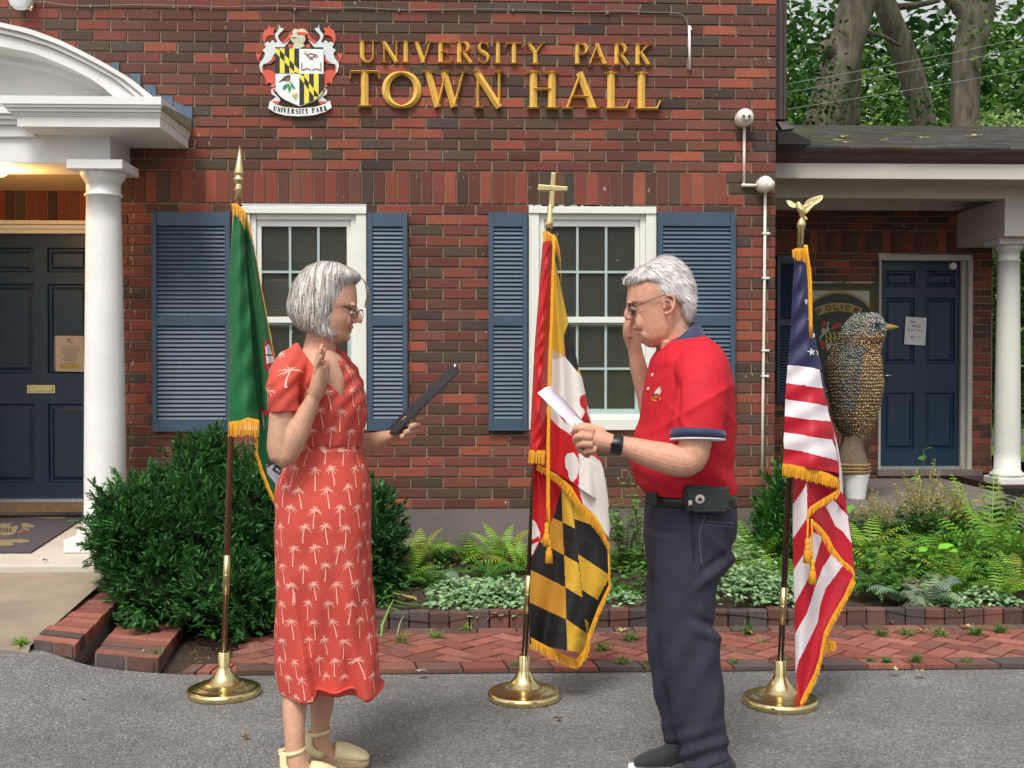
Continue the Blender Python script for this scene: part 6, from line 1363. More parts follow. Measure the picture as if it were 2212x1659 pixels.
# ears
for sg in (-1,1):
    dy=sg*.079; E=[(1436,668),(1434,652),(1438,642),(1447,638),(1455,643),(1457,655),(1453,667),(1446,675),(1440,679),(1437,674)]
    limb(mb,Y0,[(x,y,dy+sg*(.012 if x>1445 else .003),.0048) for x,y in E],10,3); mb.ball(at(1447,657,Y0+dy-sg*.002),(.012,.006,.018))
    limb(mb,Y0,[(1441,648,dy+sg*.006,.0035),(1449,651,dy+sg*.009,.0035),(1449,662,dy+sg*.008,.0035)],8)
limb(mb,Y0,[(1448,690,0,(.066,.06)),(1460,735,0,(.061,.062)),(1468,760,0,(.064,.068)),(1478,800,0,(.08,.12))],22)
for d in (-.03,.03): limb(mb,Y0,[(1440,735,d*1.3,.018),(1437,765,d,.018)],10)
slices(mb,[(775,1425,1550,.17),(800,1420,1560,.19),(850,1410,1568,.195),(950,1385,1570,.17),(1030,1395,1570,.14),(1120,1410,1570,.13)],Y0)
limb(mb,Y0,[(1505,800,-.19,.055),(1505,870,-.23,.055),(1503,930,-.255,.052),(1500,965,-.265,.051),(1490,992,-.268,.050),(1468,996,-.268,.049),(1440,990,-.265,.048),(1405,981,-.258,.043),(1370,970,-.25,.036),(1345,963,-.245,(.030,.032)),(1328,959,-.243,(.027,.034))],20)
limb(mb,Y0,[(1330,960,-.243,(.027,.034)),(1308,955,-.24,(.032,.037)),(1285,948,-.235,(.033,.036)),(1266,944,-.228,(.027,.030)),(1258,942,-.222,(.018,.022))],16)
for a in ([(1282,932,-.255,.0135),(1262,926,-.26,.0125),(1247,926,-.25,.0115),(1242,933,-.235,.011),(1248,941,-.22,.0105)],
          [(1278,946,-.268,.0135),(1256,942,-.27,.0125),(1244,946,-.256,.0115),(1246,957,-.238,.011),(1256,961,-.225,.0105)],
          [(1280,960,-.268,.013),(1260,959,-.268,.012),(1250,964,-.252,.011),(1256,974,-.236,.0105),(1266,974,-.222,.010)],
          [(1288,972,-.262,.012),(1270,974,-.26,.011),(1262,979,-.246,.0105),(1272,984,-.232,.010)]): limb(mb,Y0,a,10,3)
limb(mb,Y0,[(1305,936,-.232,.0155),(1285,927,-.225,.0135),(1266,921,-.218,.0115),(1250,919,-.212,.0095),(1240,920,-.21,.007)],12)
# far raised arm
limb(mb,Y0,[(1460,800,.17,.055),(1440,870,.24,.052),(1424,925,.262,.045),(1412,915,.265,.043),(1402,880,.262,.0365),(1392,840,.258,.034),(1381,800,.252,.0315),(1374,768,.248,(.0265,.029)),(1370,748,.246,(.026,.033)),(1363,724,.244,(.028,.040)),(1362,702,.243,(.025,.042)),(1366,686,.242,(.017,.040))],18)
for k,dd in enumerate((.275,.254,.232,.212)): limb(mb,Y0,[(1367,690,dd,.0095),(1372,665,dd+(.254-dd)*.1,.009),(1378,645-(3 if k in(1,2) else 0),dd,.0085),(1383,630-(5 if k in(1,2) else 0),dd,.007)],10,3)
limb(mb,Y0,[(1360,728,.215,.014),(1357,708,.205,.013),(1361,692,.2,.0115),(1366,680,.198,.009)],12)
def mcol(co):
    px,py=projn(co); n=ndisp(co,38)*.05+ndisp(co,9,3)*.06+ndisp(co,95,2)*.06; c=np.array([.57,.295,.195])[None,:]*(1+n[:,None])
    def blend(m,rgb):
        nonlocal c
        m=np.clip(m,0,1)[:,None]; c=c*(1-m)+np.array(rgb)[None,:]*m
    blend(.75*np.exp(-(((px-1370)/6)**2+((py-714)/8)**2)**2),(.50,.2,.16))
    blend(.45*np.exp(-(((px-1356)/10)**2+((py-683)/10)**2)),(.64,.27,.21)); blend(.35*np.exp(-(((px-1388)/18)**2+((py-690)/20)**2)),(.6,.27,.19))
    blend(.45*np.exp(-(((px-1447)/13)**2+((py-660)/22)**2)),(.62,.26,.18)); blend(.8*np.exp(-(((px-1444)/3.2)**2+((py-660)/6.5)**2)),(.22,.08,.06))
    blend(.35*np.exp(-((py-752)/14)**2-((px-1420)/30)**2),(.5,.22,.15)); blend(.4*np.exp(-(((px-1495)/30)**2+((py-1015)/16)**2)),(.52,.25,.18))
    blend(.6*np.exp(-((py-713.3)/1.1)**2)*(px>1364)*(px<1385),(.2,.06,.05))
    m=np.exp(-((px-1478)/16)**2-((py-690)/14)**2)*.5; blend(m,(.55,.42,.36)); return c
mbd=fuse('body',mb,.0029,M_skin,ma,1,colfn=mcol)
mb=MB()
for d in (-.033,.033): mb.ball(at(1366,667,Y0+d),(.010,.011,.008))
mb.build('eyes',MATS['eye_white'],mbd)
mb=MB(); mb.tube([at(1362,668,Y0-.040),at(1368,668,Y0-.048),at(1375,669,Y0-.052)],[.001,.0024,.001],6)
for d in (-1,1): mb.tube([at(1356,652,Y0+d*.024),at(1363,649,Y0+d*.045),at(1373,652,Y0+d*.058)],[.002,.0034,.0014],6)
mb.build('eyebrow',mat('brow_grey',lin((150,118,100)),.8,nscale=60,nvar=.3),mbd)
# man's hair
msec=[(557,1421,1450,.025),(560,1412,1458,.04),(565,1403,1467,.054),(573,1388,1477,.068),(582,1371,1485,.076),(592,1359,1492,.082),(600,1353,1496,.085),(606,1350,1498,.086),(609,1356,1499,.087),(612,1386,1500,.088),(626,1391,1502,.088),(638,1397,1502,.088),(645,1418,1502,.087),(652,1452,1501,.086),(664,1458,1499,.082),(676,1462,1496.5,.077),(686,1470,1492,.069),(692,1477,1488,.058)]
mb=MB(); slices(mb,msec,Y0,inset=2.0,se=2.1); M_hw=mat('hair_under_white',lin((176,168,162)),.6,nscale=60,nvar=.2,aniso=(1,1,.3))
mh=fuse('hair',mb,.0045,M_hw,ma,2)
my=np.array([s[0] for s in msec]);ml=np.array([s[1] for s in msec]);mr_=np.array([s[2] for s in msec]);mhh=np.array([s[3] for s in msec])
def msurf(y,phi,off):
    l,r,h=np.interp(y,my,ml),np.interp(y,my,mr_),np.interp(y,my,mhh); c=at((l+r)/2,y,Y0); a=(r-l)/2*Y0/FPX; cc,s_=math.cos(phi),math.sin(phi)
    return c+Vector(((a+off)*cc,(h+off)*s_,0)),Vector((cc*h,s_*a,.4)).normalized()
WC=[lin(c) for c in ((168,158,154),(192,184,180),(210,204,200),(224,218,214),(234,230,226),(244,241,238))]
def mflow(p,nr,w):
    top=p.z>at(1440,590,Y0).z
    d=Vector((.9,.25*math.sin(w)+(p.y-Y0)*5,-.35)) if top else Vector((.65+.2*math.sin(w),0,-.75+.15*math.sin(p.x*60+w)))
    if p.x<at(1392,600,Y0).x: d=Vector((-.5,(p.y-Y0)*4+.3*math.sin(w),-.3))
    if p.z<at(1440,670,Y0).z: d=Vector((.12,0,-1))
    return d
paths=flowhair(mh,9500,mflow,.009,(5,8),.004,lift=lambda t:.005*t*t,tail=1)
for i in range(60):  # fringe swept forward over the brow
    s=random.random(); d=random.uniform(-.05,.05); P=[]; e=random.uniform(-3,4)
    for (x,y) in ((1380-s*6,577+s*3),(1368,585+s*4),(1357,594+s*4),(1350,603),(1345+abs(e),613+e*.6)): P.append(at(x+random.uniform(-.5,.5),y,Y0+d*(.6+.4*s)))
    
    paths.append(([Vector(v) for v in smoothpoly(P,2)],[Vector((-.6,-.5,.6))]*9))
for i in range(0):  # side sweep behind the temple line
    s=random.random(); P=[at(1393+s*22,606+s*4,Y0-.084),at(1396+s*26,622+s*4,Y0-.09),at(1404+s*30,634+s*4,Y0-.09),at(1418+s*34,641+s*6,Y0-.088)]
    paths.append(([Vector(v) for v in smoothpoly(P,2)],[Vector((0,-1,0))]*7))
mb=MB(); strands(mb,paths,.0012,WC); mb.build('strands',M_hairG,mh)
# glasses
mb=MB(); mb.tube([at(1362,667,Y0-.056),at(1390,655,Y0-.076),at(1416,643,Y0-.086),at(1434,638,Y0-.09),at(1452,641,Y0-.09),at(1459,652,Y0-.085)],.0011,6)
Lc=at(1362,671,Y0-.036); Rc_=at(1356,670,Y0+.034); dv=(Rc_-Lc).normalized(); uz=Vector((-.42,0,1)).normalized()
for c in (Lc,Rc_): lens(mb,c,dv,uz,.024,.018,.0013)
mb.tube([Lc+dv*.022,(Lc+Rc_)/2+Vector((-.004,0,.004)),Rc_-dv*.022],.0012,6)
g_=mb.build('glasses',mat('dark_wire',(.05,.045,.04),.35,.6,nscale=40),ma)
mb=MB()
for c in (Lc,Rc_): mb.prism([c+dv*(.023*math.cos(q))+uz*(.017*math.sin(q)) for q in np.linspace(0,2*math.pi,17)[:-1]],(.002,0,0))
mb.build('lens',mat('dark_lens',(.015,.012,.012),.08,nscale=9),g_)
# polo
mb=MB()
pl_=[(728,1448,1528,.09),(738,1436,1538,.12),(752,1424,1553,.16),(775,1407,1566,.2),(800,1401,1574,.212),(840,1393,1581,.218),(900,1384,1585,.213),(930,1375,1586,.205),(964,1364,1586,.2),(1005,1364,1584,.185),(1040,1369,1586,.176),(1055,1382,1588,.170),(1064,1389,1589,.168)]
slices(mb,pl_,Y0,n=40,se=2.25)
limb(mb,Y0,[(1490,772,-.1,.06),(1508,785,-.165,(.08,.06)),(1516,815,-.205,(.083,.07)),(1512,870,-.235,(.083,.074)),(1508,915,-.25,(.081,.073)),(1507,940,-.255,(.080,.072))],26)
limb(mb,Y0,[(1455,780,.1,.06),(1450,815,.18,.07),(1440,880,.235,.07),(1436,915,.245,.066)],22)
def pdef(co,no):
    px,py=projn(co); d=.0016*ndisp(co,16)+.0009*ndisp(co,55,4)+.004*(1-np.abs(np.sin(px*.028-py*.034+1.3*np.sin(py*.013))))**4*ss(840,900,py)
    d+=.006*np.sin((px*.05-py*.075)+1.2*np.sin(py*.02))*ss(960,1040,py)*ss(1075,1050,py)
    d+=.006*(1-np.abs(np.sin((px*.6+py)*.030)))**3*ss(790,850,py)*ss(960,900,py)*ss(3.7,3.6,co[:,1])
    d-=.012*np.exp(-(((px-1462)/7)**2))*ss(800,840,py)*ss(960,900,py)*(co[:,1]<3.66)
    return co+no*d[:,None]
po=fuse('polo_shirt',mb,.0052,mat('red_pique',lin((192,7,32)),.75,nscale=18,nvar=.07,bump=.3,bscale=600),ma,3,deform=pdef)
M_navy=mat('navy_knit',lin((38,48,82)),.75,nscale=60,nvar=.1,bump=.3,bscale=500,sheen=.2)
# collar: band round the neck folding down to points
mb=MB(); tc_=at(1462,733,Y0); NB=40
V=[]
for i in range(NB+1):
    ph=-math.pi*.94+2*math.pi*.94*i/NB   # 0 = nape
    c_,s_=math.cos(ph),math.sin(ph)
    ax1=Vector((.057,0,.047)); top=at(1462,728,Y0)+ax1*c_+Vector((0,.074*s_,0))
    fr=max(0,-c_); ax2=Vector((.088,0,.045)); low=at(1468,763,Y0)+ax2*c_*(1-.1*fr)+Vector((0,.125*s_*(1-.12*fr),0))+Vector((.02*fr,-.02*fr*(1 if s_>0 else -1)*0,-.030*fr*ss(.2,.9,fr)))
    mid_=top.lerp(low,.12)+Vector((c_*.008,s_*.008,.007))
    inn=top-Vector((c_*.004,s_*.004,.02)); V+=[inn,top,mid_,low]
mb.add(V,[(4*i+k,4*i+4+k,4*i+5+k,4*i+1+k) for i in range(NB) for k in range(3)],0,None,True); o=mb.build('collar',M_navy,po); s_=o.modifiers.new('s','SOLIDIFY'); s_.thickness=.003
# sleeve cuff
mb=MB(); limb(mb,Y0,[(1507.5,931,-.252,(.0865,.0785)),(1507,948,-.2565,(.0855,.0775))],30,1); mb.build('sleeve_band',M_navy,po)
mb=MB(); limb(mb,Y0,[(1507,948.2,-.2565,(.0868,.0788)),(1507,951,-.257,(.0862,.0782))],30,1); mb.build('sleeve_piping',mat('white_piping',lin((222,222,232)),.7,nscale=30,nvar=.04),po)
pb=BVHTree.FromPolygons([v.co for v in po.data.vertices],[tuple(p.vertices) for p in po.data.polygons])
def onpolo(x,y,off=.0015):
    a=at(x,y,3.0); b=(at(x,y,4.0)-a).normalized(); h=pb.ray_cast(a,b); return (h[0]-b*off) if h[0] else at(x,y,Y0)
mb=MB()
for x,y in ((1410,810),(1401,840)): 
    p=onpolo(x,y); mb.tube([p,p+Vector((-.001,-.003,0))],[.0055,.0055],12,up=(0,0,1))
mb.build('button',mat('shell_button',lin((226,196,180)),.4,nscale=30),po)
P_=lambda zx,zy:(1140+zx*.3847,510.5+zy*.3847)
mb=MB()
def dec(pts,c,off=.0012): V=[onpolo(*P_(*p),off) for p in pts]; mb.add(V,[tuple(range(len(V)))][::1],0,lin(c))
dec([(740,838),(752,850),(748,870),(735,890),(720,880),(725,860)],(150,120,110)); dec([(725,858),(740,848),(744,862),(730,880),(712,886),(715,872)],(214,206,196),.0018); dec([(708,872),(722,880),(716,896),(704,892)],(90,60,50),.002)
dec([(692,900),(715,895),(745,905),(748,918),(720,926),(696,920)],(206,140,40)); dec([(698,906),(740,908),(740,914),(698,913)],(120,50,24),.0018); dec([(730,866),(750,862),(748,880),(734,892)],(196,190,186),.0022)
mb.build('embroidery',mat('thread',(0,0,0),.6,nscale=120,nvar=.3,attr=True),po)
# trousers
mb=MB()
slices(mb,[(1066,1397,1586,.160),(1090,1395,1589,.166),(1125,1392,1590,.18),(1165,1392,1584,.178),(1200,1396,1576,.17),(1235,1402,1562,.15)],Y0,n=34,se=2.3)
kk=Y0/FPX
def leg(dy,S):
    mb.tube([at((a+b)/2,y,Y0+dy) for y,a,b,h in S],[((b-a)/2*kk*(Y0+dy)/Y0,h) for y,a,b,h in S],26,sub=3,se=2.2,fix=True)
leg(-.085,[(1150,1396,1580,.09),(1200,1402,1574,.093),(1240,1410,1560,.092),(1265,1413,1550,.09),(1310,1416,1545,.086),(1351,1418,1546,.084),(1408,1425,1556,.083),(1451,1433,1560,.08),(1494,1441,1563,.078),(1559,1455,1568,.074),(1600,1463,1571,.072),(1640,1471,1578,.072),(1672,1473,1582,.073)])
leg(.07,[(1150,1393,1560,.09),(1225,1396.5,1535,.09),(1315,1395,1522,.084),(1387,1397,1520,.082),(1430,1401,1522,.08),(1476,1408,1525,.077),(1530,1420,1530,.073),(1584,1431,1537,.07),(1620,1446,1542,.068),(1645,1452,1545,.068)])
def tdef(co,no):
    px,py=projn(co); d=.0012*ndisp(co,14)+.0010*ndisp(co,34,7)
    # drag folds behind the knee and at the seat, stacked folds at the ankle
    u=(py-1240)+(px-1500)*.75
    d+=.011*np.exp(-((u-30)/13)**2)*ss(1480,1540,px)-.008*np.exp(-((u-8)/10)**2)*ss(1490,1545,px)
    u=(py-1355)-(px-1500)*.35; d+=.010*np.exp(-((u-6)/12)**2)*ss(1470,1530,px)-.009*np.exp(-((u+18)/10)**2)*ss(1470,1530,px)
    u=(py-1140)-(px-1540)*1.0; d+=.006*np.exp(-((u-25)/14)**2)*ss(1500,1560,px)
    d+=.005*np.sin(py*.16+px*.05)*ss(1540,1630,py)
    d+=.003*np.sin(py*.05+px*.09)*ss(1280,1400,py)
    d-=.010*np.exp(-((px-(1497+(py-1130)*.06))/3.0)**2)*ss(1105,1120,py)*ss(1235,1215,py)*(co[:,1]<3.7)      # pocket opening
    d-=.0025*np.exp(-((px-(1513+np.clip(py-1230,0,999)*.105))/1.5)**2)*ss(1225,1240,py)*(co[:,1]<3.72)  # side seam
    return co+no*d[:,None]
tr=fuse('trousers',mb,.0052,mat('faded_navy_twill',lin((44,43,58)),.88,nscale=5,nvar=.25,bump=.35,bscale=800,aniso=(1,1,.6)),ma,2,deform=tdef)
mb=MB(); slices(mb,[(1632,1471,1578,.0765),(1661,1473,1582,.0775)],Y0-.085,n=30,sub=1); mb.build('trouser_cuff',MATS['faded_navy_twill'],tr)
tb=BVHTree.FromPolygons([v.co for v in tr.data.vertices],[tuple(p.vertices) for p in tr.data.polygons])
def ontr(x,y,off=.0015):
    a=at(x,y,3.0); b=(at(x,y,4.0)-a).normalized(); h=tb.ray_cast(a,b); return (h[0]-b*off) if h[0] else at(x,y,Y0-.17)
M_stitch=mat('stitching',lin((112,112,128)),.9,nscale=60,nvar=.2)
mb=MB(); 
for L_ in ([(1524,1112),(1512,1150),(1513,1190),(1517,1222)],[(1569,1127),(1600-14,1131)],[(1526,1126),(1582,1131)],[(1526,1133),(1582,1138)]): mb.tube([ontr(*q) for q in smoothpoly([(a,b,0) for a,b in L_],4) for q in [(q[0],q[1])]],.0009,5)
mb.build('pocket_stitching',M_stitch,tr)
# belt, phone case, watch
mb=MB(); slices(mb,[(1060,1396,1588.5,.1635),(1086,1394.5,1590,.167)],Y0,n=44,sub=1,se=2.3); be=mb.build('belt',mat('black_leather',(.012,.011,.012),.35,nscale=60,nvar=.2,bump=.2,bscale=300),ma)
a=at(1408,1077,Y0-.105); mb=MB(); mb.box(-.022,.022,-.006,.004,-.021,.021); ob=mb.build('buckle',M_black,be); ob.location=a; ob.rotation_euler=(0,0,R(-38)); bevel(ob,.004)
ph=thing('phone_case',at(1530,1078,Y0-.2),'black phone in a belt holster on the hip of the man in red','phone')
Yp=Y0-.205
def pbox(xa,ya,xb,yb,y0_,y1_,mbx,m=0): a=at(xa,yb,y0_); b=at(xb,ya,y0_); mbx.box(a.x,b.x,y0_,y1_,a.z,b.z,m)
M_case=mat('rubber_case',lin((40,46,48)),.6,nscale=60,nvar=.1,bump=.15,bscale=500)
mb=MB(); pbox(1482,1052,1576,1105,Yp,Yp+.018,mb); o=mb.build('case',M_case,ph); bevel(o,.007,3)
mb=MB(); pbox(1478,1060,1486,1092,Yp-.003,Yp+.03,mb); pbox(1500,1101,1579,1108,Yp-.002,Yp+.03,mb); pbox(1570,1096,1580,1107,Yp-.005,Yp+.03,mb); pbox(1484,1049,1530,1055,Yp-.002,Yp+.03,mb); o=mb.build('holster',M_black,ph); bevel(o,.003)
mb=MB(); a=at(1512,1078,Yp-.001); mb.tube([a,a-Vector((0,.0015,0))],[.0148,.0148],24,up=(0,0,1)); o=mb.build('emblem',mat('pearl',lin((222,210,200)),.35,nscale=30),ph)
mb=MB(); mb.ball(a+Vector((-.0015,-.002,-.001)),(.0048,.001,.0052)); mb.ball(a+Vector((.0025,-.002,-.001)),(.004,.001,.005)); mb.ball(a+Vector((.001,-.002,.0075)),(.0015,.001,.0025)); mb.build('logo',M_black,o)
mb=MB(); mb.tube([at(1491,1081,Yp-.0015),at(1491,1093,Yp-.0015)],.0058,12); o=mb.build('camera_window',MATS['pearl'],ph); mb=MB(); mb.ball(at(1492,1093,Yp-.007),(.004,.002,.004)); mb.build('lens',M_black,o)
mb=MB(); limb(mb,Y0,[(1320,959,-.243,(.0295,.0365)),(1326,960,-.243,(.0315,.038)),(1336,961,-.2435,(.0325,.0385)),(1343,962,-.244,(.0305,.037))],24,2); wa=mb.build('watch',M_black,ma)
mb=MB(); c=at(1329,966,Y0-.284); mb.box(c.x-.014,c.x+.014,c.y-.004,c.y+.008,c.z-.016,c.z+.014); o=mb.build('watch_face',mat('glass_black',(.006,.006,.008),.08,nscale=9),wa); bevel(o,.004)
# shoes
M_sneak=mat('black_suede',lin((34,36,40)),.85,nscale=60,nvar=.25,sheen=.2); M_rub=mat('white_rubber',lin((226,226,236)),.5,nscale=20,nvar=.04)
def sneaker(xh,xt,dy):
    xm=lambda t:(at(xh,1650,Y0+dy).x)*(1-t)+at(xt,1650,Y0+dy).x*t; yy=Y0+dy
    s=MB(); V=[]; P=[(0,.028),(.06,.036),(.3,.036),(.6,.044),(.85,.044),(.97,.03),(1,.018)]
    for t,w in P: V+=[(xm(t),yy-w,0),(xm(t),yy+w,0),(xm(t),yy+w,.022),(xm(t),yy-w,.022)]
    s.add(V,[(4*i+k,4*i+(k+1)%4,4*i+4+(k+1)%4,4*i+4+k) for i in range(len(P)-1) for k in range(4)]+[(0,3,2,1),tuple(len(V)-4+k for k in range(4))]); o=s.build('shoe',M_rub,ma); b=o.modifiers.new('b','BEVEL'); b.width=.008; b.segments=3
    u=MB(); u.tube([Vector((xm(t),yy,z)) for t,z in ((.03,.05),(.15,.06),(.35,.06),(.55,.05),(.75,.042),(.93,.032))],[(.03,.028),(.052,.035),(.055,.036),(.036,.04),(.026,.042),(.010,.03)],20,sub=3); u.build('upper',M_sneak,o)
    l=MB()
    for i in range(4): t=.40+i*.075; l.tube([Vector((xm(t),yy-.03,.075-i*.006)),Vector((xm(t),yy,.105-i*.012)),Vector((xm(t),yy+.03,.075-i*.006))],.003,6)
    l.build('laces',M_black,o)
sneaker(1528,1357,.045); sneaker(1588,1420,-.1)
# the paper
pa=thing('paper_sheet',at(1215,880,Y0-.15),'white folded sheet of paper held up by the man in red','paper')
mb=MB(); nv=9; V=[]
for i in range(nv):
    t=i/(nv-1); bx=-5*math.sin(math.pi*t)
    V+=[at(1161+(1243-1161)*t+bx*.3,849+(927-849)*t,Y0-.245),at(1176+(1256-1176)*t,838+(921-838)*t+bx*.2,Y0-.14),at(1188+(1268-1188)*t,834+(921-834)*t+bx*.6,Y0-.04)]
mb.add(V,[(3*i+k,3*i+k+1,3*i+4+k,3*i+3+k) for i in range(nv-1) for k in range(2)],0,None,True); o=mb.build('page',mat('bluish_paper',lin((226,224,240)),.8,nscale=12,nvar=.03),pa); s_=o.modifiers.new('s','SOLIDIFY'); s_.thickness=.0012
mb=MB(); mb.add([at(1242,899,Y0-.20),at(1268,920,Y0-.2),at(1246,926,Y0-.235)],[(0,1,2)]); o=mb.build('folded_corner',MATS['bluish_paper'],pa); s_=o.modifiers.new('s','SOLIDIFY'); s_.thickness=.001
# ================= plants =================
def leafmat(name,rough=.55,bump=0):
    m=mat(name,(0,0,0),rough,nscale=18,nvar=.12,attr=True,spec=.35)
    nt=m.node_tree; b=nt.nodes['Principled BSDF']; out=nt.nodes['Material Output']; tr=nt.nodes.new('ShaderNodeBsdfTranslucent'); mx=nt.nodes.new('ShaderNodeMixShader'); mx.inputs[0].default_value=.3
    src=b.inputs['Base Color'].links[0].from_socket; nt.links.new(src,tr.inputs['Color']); nt.links.new(b.outputs[0],mx.inputs[1]); nt.links.new(tr.outputs[0],mx.inputs[2]); nt.links.new(mx.outputs[0],out.inputs[0]); return m
M_leaf=leafmat('foliage'); M_bark=mat('bark',lin((98,92,78)),.95,nscale=16,nvar=.7,bump=1.0,bscale=22,aniso=(1,1,.22)); M_twig=mat('twig',lin((66,48,34)),.9,nscale=30,nvar=.3)
def scatter(name,TV,TF,pos,rot,scl,col,parent=None,mats=None):
    """many copies of one small template joined in one crown mesh. rot: (n,3,3)"""
    TV=np.array(TV,float); n=len(pos); k=len(TV); V=np.einsum('nij,kj->nki',rot,TV)*np.asarray(scl)[:,None,None]+np.asarray(pos)[:,None,:]
    me=bpy.data.meshes.new(name); nf=len(TF); L=[len(f) for f in TF]; tl=sum(L)
    me.vertices.add(n*k); me.vertices.foreach_set('co',V.ravel()); me.loops.add(n*tl); me.polygons.add(n*nf)
    fl=np.concatenate([np.array(f) for f in TF]); me.loops.foreach_set('vertex_index',(fl[None,:]+(np.arange(n)*k)[:,None]).ravel().astype(np.int32))
    st=np.r_[0,np.cumsum(L)[:-1]]; me.polygons.foreach_set('loop_start',(st[None,:]+(np.arange(n)*tl)[:,None]).ravel().astype(np.int32)); 
    me.update(calc_edges=True); a=me.color_attributes.new('Col','FLOAT_COLOR','POINT'); c=np.asarray(col); 
    if c.ndim==2: c=np.repeat(c[:,None,:],k,1)
    a.data.foreach_set('color',np.concatenate([c,np.ones((n,k,1))],2).ravel()); me.materials.append(mats or M_leaf); me.validate()
    return link(bpy.data.objects.new(name,me),parent)
def frames(dirs,roll=None):
    """rotation matrices taking local +X to dirs"""
    d=dirs/np.linalg.norm(dirs,axis=1,keepdims=True); u=np.tile([0,0,1.0],(len(d),1))+rng.normal(0,.05,(len(d),3)); y=np.cross(u,d); y/=np.linalg.norm(y,axis=1,keepdims=True); z=np.cross(d,y)
    if roll is not None:
        c,s=np.cos(roll)[:,None],np.sin(roll)[:,None]; y,z=y*c+z*s,z*c-y*s
    return np.stack([d,y,z],2)
def jitcol(base,n,v=.2,h=.08):
    b=np.array(base)[None,:]*np.exp(rng.normal(0,v,(n,1))); return np.clip(b*(1+rng.normal(0,h,(n,3))),0,1)
# sprig template for needled shrubs
def sprig(nn=9,L_=1.0,w=.05,nl=.34):
    V=[];Fc=[]
    for i in range(nn):
        t=(i+.5)/nn; s=1 if i%2 else -1; a=R(48-18*t); l=nl*(1-.35*t); bx=t*L_*.85
        for q in (1,-1):
            b=len(V); s=q; V+=[(bx-w,0,0),(bx+w,0,0),(bx+math.cos(a)*l+w*.3,s*math.sin(a)*l,.10*l+random.uniform(-.05,.05)),(bx+math.cos(a)*l*.5-w,s*math.sin(a)*l*.55,.06)]; Fc.append((b,b+1,b+2,b+3))
    b=len(V); V+=[(0,-.012,0),(L_,0,.02),(0,.012,0)]; Fc.append((b,b+1,b+2)); return V,Fc
SV,SF_=sprig()
def shrub(name,blobs,n,size,base,label,cat,core,gap=.0,group=None,up=.3,tip=1.8):
    """blobs: (px,py,rx_px,ry_px,Y,ry_m)"""
    B=[(at(x,y,Y),rx*Y/FPX,d,ry*Y/FPX) for x,y,rx,ry,Y,d in blobs]; P=[];D=[];S=[]; wts=np.array([b[1]*b[3] for b in B]); wts/=wts.sum()
    CL=[]
    while len(P)<n:
        b=B[rng.choice(len(B),p=wts)]; v=rng.normal(0,1,3); v/=np.linalg.norm(v)
        f=rng.uniform(.78,1.0)*(1+.12*math.sin(v[0]*7+v[2]*9)+.09*math.sin(v[1]*11+v[0]*13+v[2]*17))*(1 if rng.random()>.1 else rng.uniform(1.0,1.16))
        p=np.array(b[0])+v*np.array([b[1],b[2],b[3]])*f
        if p[2]<.06: continue
        if any(sum(((p[k]-c[0][k])/(c[1],c[2],c[3])[k])**2 for k in range(3))<.62 for c in B): continue
        if len(P)<n*.35: P.append(p); D.append(v*.8+np.array([0,0,up])+rng.normal(0,.35,3)); S.append(f); continue
        d0=v*.8+np.array([0,0,up])+rng.normal(0,.3,3); d0/=np.linalg.norm(d0); L0=rng.uniform(.07,.17)
        for _ in range(22):
            u_=rng.random(); P.append(p+d0*L0*(u_-.35)+rng.normal(0,.016,3)*(1.2-u_)); D.append(d0+rng.normal(0,.38,3)); S.append(f)
    t=thing(name,(B[0][0].x,B[0][0].y,.1),label,cat,group); n=len(P); S=np.array(S)
    col=jitcol(base,n,.22,.06); col*=np.where(rng.random(n)<.18,tip,1.0)[:,None]; sc_=rng.uniform(.7,1.25,n)*size
    scatter('foliage',SV,SF_,P,frames(np.array(D),rng.uniform(-.6,.6,n)),sc_,col,t)
    mb=MB()
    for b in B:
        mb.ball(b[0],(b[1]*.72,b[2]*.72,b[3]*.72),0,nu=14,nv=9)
    o=mb.build('shade_core',core,t)  # solid dark balls block see-through and stand in for the shade inside
    mb=MB(); c=B[0][0]
    for i in range(9): a=random.uniform(0,6.28); q=B[i%len(B)][0]; mb.tube([Vector((c.x+.05*math.cos(a),c.y+.05*math.sin(a),.02)),Vector((q.x*.6+c.x*.4,q.y*.6+c.y*.4,q.z*.45)),Vector((q.x+.1*math.cos(a),q.y,q.z))],[.014,.01,.004],6)
    mb.build('stem',M_twig,t); return t
M_core=mat('shrub_inner_shade',lin((22,34,20)),.95,nscale=26,nvar=.6,bump=1,bscale=40,spec=.05)  # near-black green: the shrubs' inner shade put into the core colour
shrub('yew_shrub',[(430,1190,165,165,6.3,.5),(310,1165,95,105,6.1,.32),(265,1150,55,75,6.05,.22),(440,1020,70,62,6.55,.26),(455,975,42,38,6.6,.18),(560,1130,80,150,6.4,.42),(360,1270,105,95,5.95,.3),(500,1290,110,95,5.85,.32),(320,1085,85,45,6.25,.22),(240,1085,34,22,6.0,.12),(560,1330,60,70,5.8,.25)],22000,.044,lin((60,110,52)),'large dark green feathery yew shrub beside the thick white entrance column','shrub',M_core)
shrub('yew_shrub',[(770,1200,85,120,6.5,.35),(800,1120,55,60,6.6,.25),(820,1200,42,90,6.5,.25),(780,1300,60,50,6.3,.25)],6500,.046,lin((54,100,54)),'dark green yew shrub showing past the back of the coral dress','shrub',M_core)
shrub('boxwood_shrub',[(1700,1150,70,70,6.95,.3),(1705,1085,48,55,7.0,.22),(1712,1030,26,40,7.0,.14),(1690,1190,62,50,6.9,.3)],5500,.04,lin((60,118,46)),'bright green pointed shrub at the brick corner behind the striped flag','shrub',M_core,up=.8)
